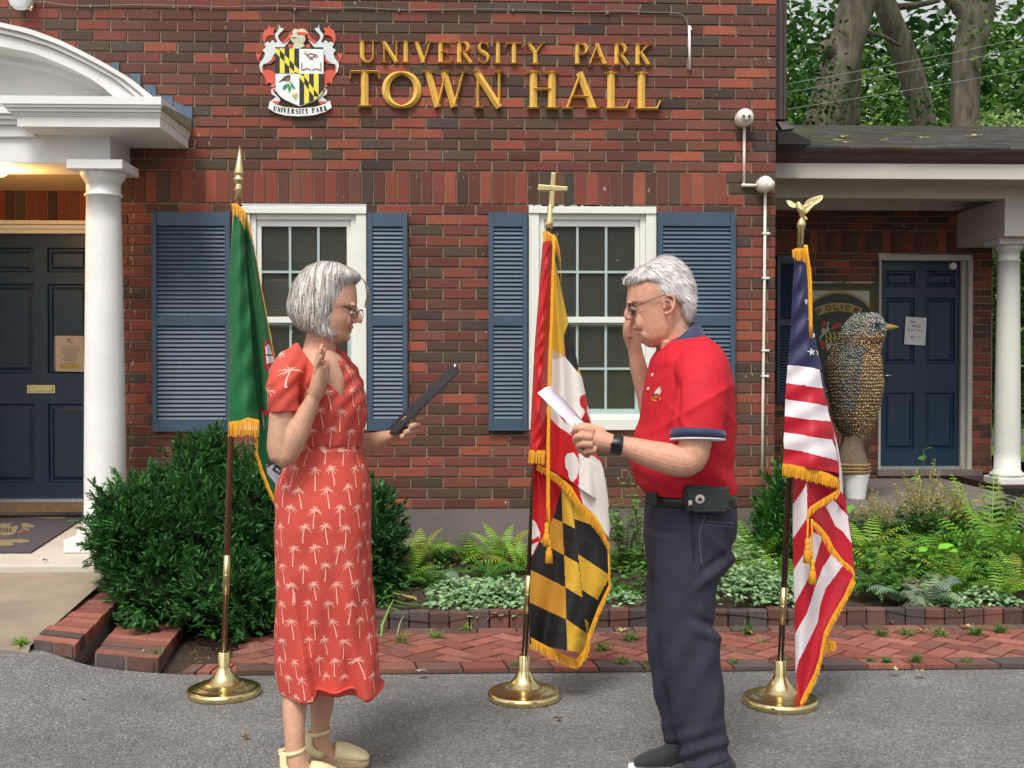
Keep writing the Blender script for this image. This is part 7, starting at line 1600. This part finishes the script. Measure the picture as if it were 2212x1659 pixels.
# ---- ferns
def fern_mesh(name,nf,L_,col,col2,pin=.062,arch=1.0,pairs=17,wide=.0085):
    V=[];Fc=[];C=[]
    for i in range(nf):
        az_=2*math.pi*i/nf+random.uniform(-.25,.25); el=R(random.uniform(48,82)); l=L_*random.uniform(.7,1.1); P=[];p=Vector((0,0,0)); e=el; n=pairs; dh=Vector((math.cos(az_),math.sin(az_),0)); T=[]
        for k in range(n+1):
            P.append(p.copy()); d=dh*math.cos(e)+Vector((0,0,math.sin(e))); T.append(d); p=p+d*(l/n); e-=arch*R(random.uniform(4.5,7.5))*(.5+k/n)
        side=dh.cross(Vector((0,0,1))); c=tuple(x*random.uniform(.75,1.25) for x in col)
        for k in range(n):
            s_=side*.0016; b=len(V); V+=[P[k]-s_,P[k]+s_,P[k+1]+s_,P[k+1]-s_]; Fc.append((b,b+1,b+2,b+3)); C.append(col2)
            if k<2: continue
            t=k/n; pl_=pin*(l/L_)*math.sin(math.pi*min(1,.12+t*.88))**.7*(1.15-.35*t); nn=side.cross(T[k])
            for sg in (-1,1):
                dd=(side*sg*.93+T[k]*.38+nn*(-.12)+Vector((0,0,-.12))).normalized(); w_=T[k]*wide*(1.15-t*.5); b=len(V); m_=P[k]+dd*pl_*.5+Vector((0,0,.003)); e_=P[k]+dd*pl_+Vector((0,0,-.10*pl_))
                V+=[P[k]-w_*.7,P[k]+w_*.7,m_+w_*.75,m_-w_*.75,e_+w_*.1,e_-w_*.05]; Fc+=[(b,b+1,b+2,b+3),(b+3,b+2,b+4,b+5)]; q=tuple(x*random.uniform(.9,1.12) for x in c); C+=[q,q]
    mb=MB(); mb.v=[tuple(v) for v in V]; mb.f=Fc; mb.c=C; mb.m=[0]*len(Fc); mb.sm=[False]*len(Fc); return mb
GRN=lin((112,154,48)); GR2=lin((74,120,44)); YG_=lin((146,172,62)); SIL=lin((136,156,126)); SI2=lin((110,130,104))
var={}
def fern(kind,x,Y,sc_,label,z=None):
    if kind not in var:
        a=dict(lady=(11,.36,GRN,GR2,.066,1.0),yellow=(9,.38,YG_,GRN,.06,.85),dark=(12,.34,GR2,GR2,.05,1.1),silver=(9,.28,SIL,lin((104,60,62)),.062,1.3),tall=(9,.46,GRN,YG_,.075,.6))[kind]
        var[kind]=[fern_mesh('fern',*a[:4],pin=a[4],arch=a[5]) for _ in range(2)]; var[kind]=[(m,None) for m in var[kind]]
    k=random.randrange(2); m,o=var[kind][k]; p=at(x,1200,Y); zz=z if z is not None else .075+.065*(Y-5.83)/1.6
    if o is None: o=m.build('fern',M_leaf); var[kind][k]=(m,o)
    else: o=o.copy(); sc.collection.objects.link(o)
    o.location=(p.x,Y,zz); o.rotation_euler=(random.uniform(-.1,.1),random.uniform(-.1,.1),random.uniform(0,6.28)); o.scale=(sc_,)*3
    tag(o,label,'fern','ferns in the garden bed'); return o
lf={'lady':'green lacy fern','yellow':'yellow green arching fern','dark':'dark green fern','silver':'silvery painted fern','tall':'tall upright bright fern'}
spec=[('yellow',905,6.95,.9,'at the left end of the foundation next to the yew'),('dark',955,7.05,.85,'against the grey foundation left of centre'),('lady',1015,7.0,.9,'against the grey foundation between two yellow green ferns'),('yellow',1085,7.05,.95,'against the cracked foundation left of the dark flag pole'),('dark',1060,6.6,.75,'above the pale ground cover left of the middle flag'),('dark',930,6.4,.7,'in front of the low foundation beside dry iris leaves'),('lady',870,6.5,.75,'leaning out of the shade beside the coral dress'),('silver',985,6.5,.7,'behind the pale ground cover near the woman'),('yellow',1128,6.8,.8,'directly behind the dark pole of the checkered flag'),
('lady',1345,6.9,.8,'between the checkered flag and the navy trousers'),
('tall',1635,6.8,.95,'between the man in red and the boxwood'),('yellow',1600,6.45,.75,'just behind the navy trousers'),('lady',1680,6.4,.8,'left of the striped flag pole'),
('yellow',1870,7.0,.95,'right of the striped flag at the back of the bed'),('yellow',1905,6.5,.75,'low beside the right edge of the striped flag'),('dark',1930,6.9,1.0,'below the pale plumes'),('lady',1990,6.8,1.0,'below the vine with heart leaves'),('dark',1960,6.3,.85,'over the edging right of the striped flag'),('silver',1945,6.05,.8,'spilling over the edging near the striped flag'),('lady',2050,6.6,.9,'in the middle of the right bed'),('silver',2010,6.0,.85,'spilling over the edging at the middle of the right bed'),('yellow',2060,6.2,.8,'just above the brick edging in the right bed'),('lady',2110,6.9,1.05,'in front of the white annex column'),('tall',2140,7.1,1.05,'standing tall before the annex column'),('tall',2185,6.7,.95,'at the right end of the bed'),('yellow',2195,6.3,.8,'low at the right end of the bed'),('dark',2110,6.3,.85,'low between two bright ferns at the right'),('lady',2165,6.05,.7,'beside the pale ground cover at the far right'),('dark',2040,7.2,.95,'behind the plumes near the porch slab'),('dark',1880,6.2,.7,'at the foot of the striped flag'),('tall',2092,7.5,.9,'near the porch slab under the annex column'),('lady',2230,6.9,.95,'cut by the right edge of the view')]
for k,x,Y,s,w_ in spec: fern(k,x,Y,s*(1.28 if x>1600 else 1.15),lf[k]+' '+w_)
# ---- leaves template (folded leaf)
LV=[(0,0,0),(.35,-.28,.06),(.35,.28,.06),(.4,0,0),(.75,-.2,.02),(.75,.2,.02),(1,0,-.06)]; LF=[(0,1,3),(0,3,2),(1,4,6,3),(3,6,5,2)]
def leafcloud(name,n,reg,size,base,label,kind=None,cat=None,up=.6,v=.2,group=None,edge=None,parent=None,down=0):
    """reg: list of (px,Y,rx,ry,z0,z1)"""
    P=[];A=np.array([r[2]*r[3] for r in reg],float); A/=A.sum()
    for i in range(n):
        x,Y,rx,ry,z0_,z1_=reg[rng.choice(len(reg),p=A)]; a=random.uniform(0,6.28); q=math.sqrt(random.random()); c=at(x,1200,Y); h=1-.6*q*q
        P.append((c.x+rx*q*math.cos(a),Y+ry*q*math.sin(a),z0_+(z1_-z0_)*h*random.uniform(.55,1.0)))
    P=np.array(P); D=np.c_[rng.normal(0,1,n),rng.normal(-.35,1,n),rng.normal(-.1-down,.3,n)]; s=rng.uniform(.7,1.25,n)*size
    col=jitcol(base,n,v); 
    if edge is not None: # pale centre, green rim
        c=np.repeat(col[:,None,:],7,1); c[:,[0,1,2,4,5,6],:]=jitcol(edge,n,v)[:,None,:]*.6+c[:,[0,1,2,4,5,6],:]*.4; col=c
    o=scatter(name,LV,LF,P,frames(D,rng.uniform(-.5,.5,n)),s,col,parent)
    if label or kind: tag(o,label,cat,group,kind)
    return o
PALE=lin((172,206,156)); MID=lin((82,124,66)); BRT=lin((108,148,62))
leafcloud('ground_cover',1500,[(1085,6.1,.30,.22,.06,.24),(1010,6.25,.25,.2,.06,.22),(1120,5.92,.13,.08,.04,.15),(1150,6.15,.15,.2,.06,.2),(980,6.1,.14,.12,.06,.16),(1050,5.9,.18,.06,.05,.15)],.042,PALE,'pale variegated ground cover spilling over the edging left of the checkered flag','stuff','ground cover',edge=MID,v=.12)
leafcloud('ground_cover',1300,[(1345,6.1,.12,.12,.06,.16),(1600,6.1,.25,.22,.06,.3),(1650,6.2,.22,.25,.06,.3),(1585,6.5,.2,.2,.1,.42),(1690,6.05,.16,.16,.06,.24)],.040,PALE,'pale variegated ground cover between the navy trousers and the striped flag','stuff','ground cover',edge=MID,v=.12)
leafcloud('ground_cover',450,[(2120,5.98,.2,.1,.06,.2),(2060,5.95,.15,.1,.06,.16),(2180,5.95,.08,.06,.04,.14)],.040,PALE,'pale variegated ground cover on the edging at the right end of the bed','stuff','ground cover',edge=MID,v=.12)
leafcloud('undergrowth',3600,[(1950,6.5,.55,.5,.08,.36),(2100,6.7,.6,.5,.08,.4),(2010,7.3,.8,.4,.1,.34),(1640,6.7,.5,.35,.08,.26),(1360,6.7,.35,.4,.08,.26),(1000,6.8,.6,.35,.08,.2),(1880,6.4,.3,.4,.08,.3),(2200,6.8,.4,.5,.08,.36)],.045,GR2,'mixed low green leaves filling the garden bed','stuff','undergrowth',v=.35)
leafcloud('undergrowth',700,[(880,6.5,.25,.2,.06,.22),(850,6.15,.12,.1,.05,.2),(1330,6.3,.2,.2,.06,.15)],.035,GR2,'small green weeds at the front of the shaded left bed','stuff','undergrowth',v=.3)
# leafy upright plants
def stemplant(name,x,Y,h,ns,nl,size,base,label,cat,spread=.16,droop=.3,group=None,leaf=None,z=.13):
    c=at(x,1200,Y); t=thing(name,(c.x,Y,z),label,cat,group); mb=MB(); P=[];D=[]
    for i in range(ns):
        a=random.uniform(0,6.28); r=spread*random.uniform(.3,1); hh=h*random.uniform(.6,1); tp_=Vector((c.x+r*math.cos(a),Y+r*math.sin(a)*.7,z+hh)); md=Vector((c.x+r*.35*math.cos(a),Y+r*.3*math.sin(a),z+hh*.55)); b=Vector((c.x,Y,z-.03))
        mb.tube([b,md,tp_],[.004,.003,.0015],5,sub=3)
        for k in range(nl): q=(k+1)/nl; p=(b.lerp(md,q*2) if q<.5 else md.lerp(tp_,q*2-1)); aa=random.uniform(0,6.28); P.append(p); D.append((math.cos(aa),math.sin(aa),random.uniform(-droop,.3)))
    mb.build('stem',mat('green_stem',lin((86,104,50)),.7,nscale=30),t); n=len(P)
    scatter('leaves',LV,LF,np.array([tuple(p) for p in P]),frames(np.array(D),rng.uniform(-.5,.5,n)),rng.uniform(.6,1.2,n)*size,jitcol(base,n,.18),t); return t
stemplant('meadow_plant',1350,6.75,.52,16,16,.055,lin((96,138,70)),'loose light green leafy plant between the checkered flag and the man','plant',.26)
stemplant('meadow_plant',1385,6.9,.62,9,14,.04,lin((120,140,80)),'thin stemmed pale plant against the brick beside the man','plant',.16)
stemplant('vine_plant',1992,7.3,.72,1,9,.10,lin((82,146,58)),'single climbing stem with heart shaped leaves before the annex door','plant',.03,.9)
stemplant('seedling',1835,7.4,.42,1,5,.1,lin((86,140,60)),'small green seedling beside the white statue stand','plant',.05,.7)
stemplant('broadleaf_plant',2185,7.6,.36,8,7,.15,lin((40,76,44)),'dark broad leaved plant below the annex column','plant',.22,.5)
stemplant('broadleaf_plant',2110,7.5,.42,9,6,.10,lin((150,176,70)),'yellow green plant with wide leaves left of the annex column','plant',.22,.5)
stemplant('lobed_plant',2010,6.35,.26,5,6,.10,lin((120,176,56)),'bright lime leaves in the middle of the right bed','plant',.14,.2)
stemplant('wilting_plant',1210+830,7.35,.36,6,6,.10,lin((150,96,48)),'plant with orange brown withered leaves below the annex column','plant',.12,.9)
# astilbe plumes
def plume(x,Y,h,label):
    c=at(x,1200,Y); t=thing('plume_plant',(c.x,Y,.12),label,'plume plant','feathery plume plants in front of the annex door'); P=[];D=[];mb=MB()
    for s in range(random.randint(3,5)):
        a=random.uniform(0,6.28); r=random.uniform(.02,.14); tx,ty=c.x+r*math.cos(a),Y+r*math.sin(a); hh=h*random.uniform(.75,1.05); b=Vector((c.x,Y,.1)); tp_=Vector((tx,ty,.12+hh)); mb.tube([b,b.lerp(tp_,.6),tp_],[.003,.002,.001],5)
        P=[];D=[]
        for k in range(95):
            q=random.random()**.8; pz=tp_.lerp(b,q*.42/1.0*.9); w_=.055*q*(1.2-q*.3); aa=random.uniform(0,6.28); rr=w_*random.random(); P.append((pz.x+rr*math.cos(aa),pz.y+rr*math.sin(aa),pz.z+rr*.5)); D.append((math.cos(aa)*.7,math.sin(aa)*.7,.6))
        n=len(P); col=jitcol(lin((184,172,116)),n,.2,.06); scatter('flower_head',LV,LF,np.array(P),frames(np.array(D)),rng.uniform(.6,1.2,n)*.016,col,t)
    mb.build('stem',MATS['green_stem'],t)
    leafcloud('leaves',150,[(x,Y,.16,.14,.14,.14+h*.62)],.05,lin((62,104,46)),None,parent=t)
for i,(x,Y,h) in enumerate(((1895,7.4,.42),(1925,7.2,.40),(1953,7.5,.50),(1975,7.2,.55),(2000,7.5,.50),(2022,7.1,.58),(2048,7.5,.45),(2070,7.2,.55),(2148,7.7,.42),(1875,7.7,.36),(1985,7.8,.62))):
    plume(x,Y,h,('pale tan feathery plume plant, number '+str(i+1) if 0 else ['short pale plume plant nearest the statue stand','pale plume plant just right of the statue stand','pale plume plant below the left edge of the annex door','dense tan plume plant below the hanging vine','pale plume plant right behind the lime leaves','tall tan plume plant under the middle of the annex door','pale plume plant below the right half of the annex door','tan plume plant beside the withered orange leaves','thin pale plume plant right of the annex column base','small plume plant hidden between flag and statue stand','tallest pale plume plant against the annex door'][i]))
# dry iris leaves
mb=MB()
def blade(pts,w_,c):
    V=[];n=len(pts)
    for i,p in enumerate(pts):
        t=(Vector(pts[min(i+1,n-1)])-Vector(pts[max(i-1,0)])).normalized(); s=t.cross(Vector((0,-.4,1))).normalized()*w_*(1-.8*(i/(n-1))**2)/2; V+=[Vector(p)-s,Vector(p)+s]
    mb.add(V,[(2*i,2*i+1,2*i+3,2*i+2) for i in range(n-1)],0,c,False)
blade([at(935,1338,6.0),at(900,1335,5.98),at(860,1318,5.98),at(836,1310,5.97)],.02,lin((110,150,60))); blade([at(970,1345,6.0),at(930,1335,5.97),at(905,1318,5.95),at(865,1335,5.93),at(858,1348,5.93)],.015,lin((196,170,100)))
blade([at(930,1310,6.2),at(890,1290,6.15),at(848,1280,6.1)],.026,lin((210,186,110))); blade([at(935,1330,6.1),at(890,1308,6.05),at(850,1296,6.0)],.02,lin((104,142,60))); blade([at(1010,1290,6.3),at(960,1286,6.25),at(935,1288,6.2)],.012,lin((190,150,96)))
for k in range(7): x=random.uniform(850,960); blade([at(x+50,1335,6.1),at(x,1315+random.uniform(-12,12),6.05),at(x-45,1308+random.uniform(-12,22),6.0)],.016,tuple(v*random.uniform(.8,1.2) for v in lin((92,132,56))))
blade([at(822,1395,5.6),at(825,1350,5.75),at(842,1310,5.85),at(850,1295,5.9)],.014,lin((120,168,80))); blade([at(856,1390,5.62),at(862,1350,5.75),at(874,1325,5.85)],.01,lin((150,160,110)))
tag(mb.build('iris_leaves',M_leaf),'flattened green and straw coloured iris leaves beside the coral dress','leaves')
# weeds on the walk and at its edges
def tuft(x,Y,n,size,base,label,z=.02,upw=.9):
    c=at(x,1200,Y); mb=MB()
    for i in range(n):
        a=random.uniform(0,6.28); l=size*random.uniform(.5,1.1); e=R(random.uniform(20,75)); d=Vector((math.cos(a)*math.cos(e),math.sin(a)*math.cos(e),math.sin(e)*upw)); b=Vector((c.x+random.uniform(-.02,.02),Y+random.uniform(-.015,.015),z)); w_=Vector((-math.sin(a),math.cos(a),0))*random.uniform(.0015,.004); m_=b+d*l*.6; e_=b+d*l+Vector((0,0,-.3*l)); j=random.uniform(.7,1.25); mb.add([b-w_,b+w_,m_+w_,m_-w_,e_],[(0,1,2,3),(3,2,4)],0,tuple(v*j for v in base))
    return tag(mb.build('weed',M_leaf),label,'weed','weeds growing in the brick walk')
for x,Y,n,s,w_ in ((938,5.62,14,.09,'near the left end of the walk'),(1010,5.8,16,.07,'under the pale ground cover'),(1175,5.62,14,.05,'right of the middle flag pole'),(1362,5.55,22,.1,'left of the navy trousers by the edging'),(1300,5.35,24,.08,'between the checkered flag and the man'),(1345,5.12,30,.06,'at the asphalt edge left of the man'),(1402,5.1,12,.05,'at the asphalt edge touching the navy trousers'),(1615,5.66,16,.12,'right of the navy trousers below the edging'),(1590,5.1,10,.05,'at the asphalt edge right of the trousers'),(1650,5.5,8,.04,'in the walk left of the striped flag pole'),(1905,5.6,14,.08,'right of the striped flag'),(1960,5.62,16,.08,'in front of the silvery fern'),(1980,5.1,20,.07,'under the fallen yellow leaves'),(2030,5.6,26,.09,'at the centre of the right walk by the edging'),(2110,5.6,28,.1,'at the foot of the right edging'),(2160,5.65,26,.09,'by the far right edging'),(1915,5.1,18,.06,'at the asphalt edge right of the striped flag'),(1880,5.12,12,.04,'at the asphalt edge below the striped flag'),(1255,5.11,14,.04,'at the asphalt edge below the checkered flag'),(1115,5.1,14,.035,'at the asphalt edge behind the middle brass base'),(1690,5.12,16,.05,'behind the pole of the striped flag'),(2090,5.1,10,.05,'at the asphalt edge on the far right'),(866,5.55,12,.09,'beside the hem of the coral dress'),(1200,5.75,18,.07,'by the edging behind the checkered flag')): tuft(x,Y,n*2,s,random.choice((lin((96,136,52)),lin((120,150,66)),lin((84,124,56)))),'small green weed '+w_)
tuft(44,5.22,60,.07,lin((120,160,60)),'grass tuft where the tan walk meets the asphalt',z=.1); tuft(338,5.12,22,.05,lin((96,140,60)),'small weed on the lower brick border block',z=.08)
stemplant('seedling',358,5.75,.14,2,4,.05,lin((150,200,90)),'small lime seedling in front of the large yew shrub','plant',.04,.2,z=.13)
# fallen leaves
def fallen(x,y,s,c,label,z=.026):
    p=at(x,y,5); r=CM@Vector(((x-CX)/FPX,(CY-y)/FPX,-1)); k=(z-CP.z)/r.z; p=CP+r*k; mb=MB(); n=9; a0=random.uniform(0,6.28); V=[p+Vector((0,0,.008))]
    for i in range(n): rr=s*(.55+.45*(i%2))*random.uniform(.8,1.1); a=a0+2*math.pi*i/n; V.append(p+Vector((rr*math.cos(a),rr*math.sin(a),random.uniform(0,.02))))
    mb.add(V,[(0,1+i,1+(i+1)%n) for i in range(n)],0,c); tag(mb.build('fallen_leaf',M_leaf),label,'fallen leaf','fallen leaves on the walk and asphalt')
YL_=lin((206,186,130)); BR=lin((130,84,56))
for x,y,s,c,l,z in ((1995,1365,.03,YL_,'pale yellow fallen leaf right of the striped flag'+'',.03),(1925,1347,.02,lin((190,140,120)),'pink tinged fallen leaf by the right edging',.03),(2085,1355,.035,YL_,'tan fallen leaf under the silvery fern',.03),(1930,1447,.025,YL_,'yellow fallen leaf at the asphalt edge on the right',.03),(1985,1452,.03,YL_,'largest yellow fallen leaf at the asphalt edge',.03),(1345,1363,.035,lin((206,176,120)),'curled tan fallen leaf left of the navy trousers',.03),(912,1452,.035,lin((206,190,150)),'long pale fallen leaf on the asphalt edge by the dress',.03),(1620,1368,.02,YL_,'small tan fallen leaf right of the navy trousers',.03),(530,1595,.02,BR,'small orange fallen leaf on the asphalt right of the left brass base',.004),(180,1517,.02,lin((70,70,40)),'dark green leaf flat on the asphalt at the lower left',.004),(1205,1556,.022,BR,'brown fallen leaf beside the middle brass base',.004),(98,1212,.02,lin((80,36,30)),'small dark red leaf on the porch floor',.262),(190,1148,.014,lin((50,30,26)),'tiny dark leaf beside the door mat',.262),(312,1410,.03,lin((180,160,120)),'straw bits on the lower brick border block',.10),(1130,1440,.0,YL_,'',.03)):
    if s: fallen(x,y,s,c,l,z)
# litter of straw in the bare corner
mb=MB()
for i in range(150):
    x=random.uniform(405,560); Y=random.uniform(5.2,5.75); p=at(x,1400,Y); a=random.uniform(0,6.28); l=random.uniform(.01,.045); d=Vector((math.cos(a),math.sin(a),random.uniform(-.1,.3)))*l; w_=Vector((-math.sin(a),math.cos(a),0))*.0015; b=Vector((p.x,Y,random.uniform(.0,.02))); mb.add([b-w_,b+w_,b+d+w_,b+d-w_],[(0,1,2,3)],0,random.choice((lin((150,120,80)),lin((110,80,54)),lin((180,156,116)))))
tag(mb.build('pine_straw',M_leaf),kind='stuff')
mb=MB(); 
for i in range(5): paver([(ax(405+i*32,5.2),5.06+.0*i),(ax(433+i*32,5.2),5.06),(ax(440+i*32,5.2),5.2),(ax(412+i*32,5.2),5.2)],.012,GP+RP[:2])
tag(mb.build('loose_pavers',[M_paver,M_joint]),'worn dark pavers left of the coral dress at the asphalt edge','paving')
# roof leaves
for i,(x,y,Y) in enumerate(((1832,318-3,9.6),(1910,318,9.9),(1812,325,9.8),(1995,315,10.2),(2095,312,10.4),(2110,308,10.6),(1825,318,10.3))):
    zr=lambda Y_: ze+slope*(Y_-e0.y)+.022
    p=at(x,300,Y); mb=MB(); V=[(p.x,Y,zr(Y)+.01)]; 
    for k in range(8): a=k*.785; rr=random.uniform(.03,.07); V.append((p.x+rr*math.cos(a),Y+rr*math.sin(a)*.6,zr(Y+rr*math.sin(a)*.6)+random.uniform(0,.02)))
    mb.add(V,[(0,1+k,1+(k+1)%8) for k in range(8)],0,YL_); tag(mb.build('fallen_leaf',M_leaf),['tan leaf near the left end of the annex shingles','yellow leaf in the middle of the shingle roof','pale leaf low on the shingle roof by the downspout','yellow leaf on the shingles right of centre','tan leaf cluster on the right part of the shingle roof','dry leaf beside the tan cluster on the shingle roof','small leaf high on the left part of the shingle roof'][i],'fallen leaf','fallen leaves on the annex roof')
# ================= trees behind =================
def tree(name,pts,rad,label,limbs=(),crown=(),ncr=3000,base=GR2,size=.1):
    """pts: (px,py,Y) up the trunk"""
    P=[at(x,y,Y) for x,y,Y in pts]; g0=P[0]-(P[1]-P[0])*.4; g0.z=0; P=[g0.lerp(P[0],q) for q in (0,.25,.5,.75)]+P
    t=thing(name,tuple(P[0]),label,'tree','trees behind the annex'); mb=MB(); mb.tube(P,[rad[0]*1.3,rad[0]*1.15,rad[0]*1.08,rad[0]*1.03]+list(rad),14,sub=4,mod=lambda q,th:1+.05*math.sin(th*5+q*9)+.04*math.sin(th*9-q*14)); mb.build('trunk',M_bark,t)
    for l,r in limbs: mb=MB(); mb.tube([at(x,y,Y) for x,y,Y in l],r,8,sub=3); mb.build('limb',M_bark,t)
    if crown:
        Q=[]; A=np.array([c[3]*c[4] for c in crown],float);A/=A.sum()
        for i in range(ncr):
            x,y,Y,rx,rz=crown[rng.choice(len(crown),p=A)]; c=at(x,y,Y); v=rng.normal(0,1,3); v/=np.linalg.norm(v); f=random.random()**.33
            Q.append((c.x+rx*f*v[0],Y+rx*.8*f*v[1],c.z+rz*f*v[2]))
        D=np.c_[rng.normal(0,1,ncr),rng.normal(0,1,ncr),rng.normal(-.25,.45,ncr)]
        scatter('crown',LV,LF,np.array(Q),frames(D,rng.uniform(-.6,.6,ncr)),rng.uniform(.6,1.3,ncr)*size,jitcol(base,ncr,.3,.08),t)
    return t
tree('oak_tree',[(1775,290,16),(1800,190,16),(1825,110,16),(1850,20,16),(1880,-120,16),(1900,-500,16)],[.27,.26,.25,.25,.24,.2],'leaning grey barked tree with a broken limb scar left of centre',[([(1800,120,15.9),(1785,100,15.8),(1770,112,15.7)],[.12,.1,.05]),([(1865,72,16),(1905,78,16),(1945,100,16.2)],[.05,.035,.02])],[(1745,90,15,.55,1.5),(1760,235,15,.7,.45),(1735,190,15,.5,.6),(1900,-600,16,3,1.6),(1700,-300,16,2,2)],5200,lin((46,86,34)),.085)
tree('dark_tree',[(1995,270,18),(1975,180,18),(1945,90,18),(1915,20,18),(1895,-60,18),(1880,-400,18)],[.19,.19,.18,.18,.16,.12],'slender dark tree leaning left behind the annex roof',[([(1940,15,18),(1985,10,18),(2030,0,18)],[.06,.05,.04])],[(1930,-450,18,2.4,1.5),(2010,245,17,.8,.35),(1990,150,19,.6,.5)],3200,lin((62,112,40)),.085)
tree('forked_tree',[(2085,290,15),(2085,220,15),(2092,120,15),(2105,60,15),(2118,-40,15),(2130,-400,15)],[.19,.18,.19,.215,.19,.16],'thick forked tree nearest the right side above the roof',[([(2100,60,15),(2075,20,15),(2040,-15,15)],[.14,.1,.08])],[(2150,-450,15,2.4,1.6),(2175,90,14.5,.6,.5),(2130,10,15,.6,.4),(2060,-250,15,1.6,1)],4200,lin((84,130,46)),.085)
tree('thin_tree',[(1842,265,17),(1848,150,17),(1852,60,17),(1858,-40,17)],[.10,.09,.08,.06],'thin grey tree between the two leaning trunks',[],[(1860,-250,17,1.2,.8),(1875,260,17.5,.7,.25)],900,lin((70,110,50)),.08)
for q,(x,y,Y) in enumerate(((2150,270,13),(2195,275,13.2))): pass
t=tree('fern_leaf_tree',[(2165,288,13),(2165,265,13)],[.05,.03],'pale green feathery sapling over the right end of the roof',[],[(2165,282,13,.35,.22),(2140,290,13,.2,.12)],700,lin((150,176,110)),.07)
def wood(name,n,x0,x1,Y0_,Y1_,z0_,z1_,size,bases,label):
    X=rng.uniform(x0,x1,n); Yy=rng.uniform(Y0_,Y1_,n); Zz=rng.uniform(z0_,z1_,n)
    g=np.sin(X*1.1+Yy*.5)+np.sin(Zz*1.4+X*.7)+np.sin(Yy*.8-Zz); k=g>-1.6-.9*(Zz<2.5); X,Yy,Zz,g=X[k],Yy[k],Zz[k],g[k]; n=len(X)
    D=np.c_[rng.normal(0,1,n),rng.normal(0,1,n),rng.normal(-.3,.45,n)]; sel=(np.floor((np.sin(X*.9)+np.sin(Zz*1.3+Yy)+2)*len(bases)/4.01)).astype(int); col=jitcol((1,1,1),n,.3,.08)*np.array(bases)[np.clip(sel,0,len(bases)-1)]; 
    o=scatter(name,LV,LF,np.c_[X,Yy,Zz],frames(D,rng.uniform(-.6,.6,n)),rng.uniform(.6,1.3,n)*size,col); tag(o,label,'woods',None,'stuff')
xa=at(1640,200,24).x
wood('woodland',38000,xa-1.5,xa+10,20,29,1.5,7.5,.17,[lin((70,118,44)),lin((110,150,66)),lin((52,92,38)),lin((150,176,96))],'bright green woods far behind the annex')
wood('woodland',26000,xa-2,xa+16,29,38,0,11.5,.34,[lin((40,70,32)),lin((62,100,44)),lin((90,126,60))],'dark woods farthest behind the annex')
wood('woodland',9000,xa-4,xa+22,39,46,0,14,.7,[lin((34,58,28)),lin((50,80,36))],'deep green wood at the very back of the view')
wood('woodland',5000,at(2195,800,16).x,at(2195,800,16).x+7,19.5,23,.2,5,.2,[lin((30,56,30)),lin((50,84,40))],'dark hedge of trees beyond the drive right of the annex column')
# overhead wires
for i,(a,b) in enumerate((((1700,182,13),(2400,40,13)),((1700,200,13),(2400,64,13)),((1700,236,13),(2400,114,13)))):
    mb=MB(); mb.tube([at(*a),at((a[0]+b[0])/2,(a[1]+b[1])/2+5,13),at(*b)],.0045,5,sub=6); tag(mb.build('overhead_wire',mat('wire_grey',lin((120,128,116)),.5,nscale=9)),['highest of the three overhead wires before the trees','middle one of the three overhead wires before the trees','lowest of the three overhead wires before the trees'][i],'wire','overhead wires')
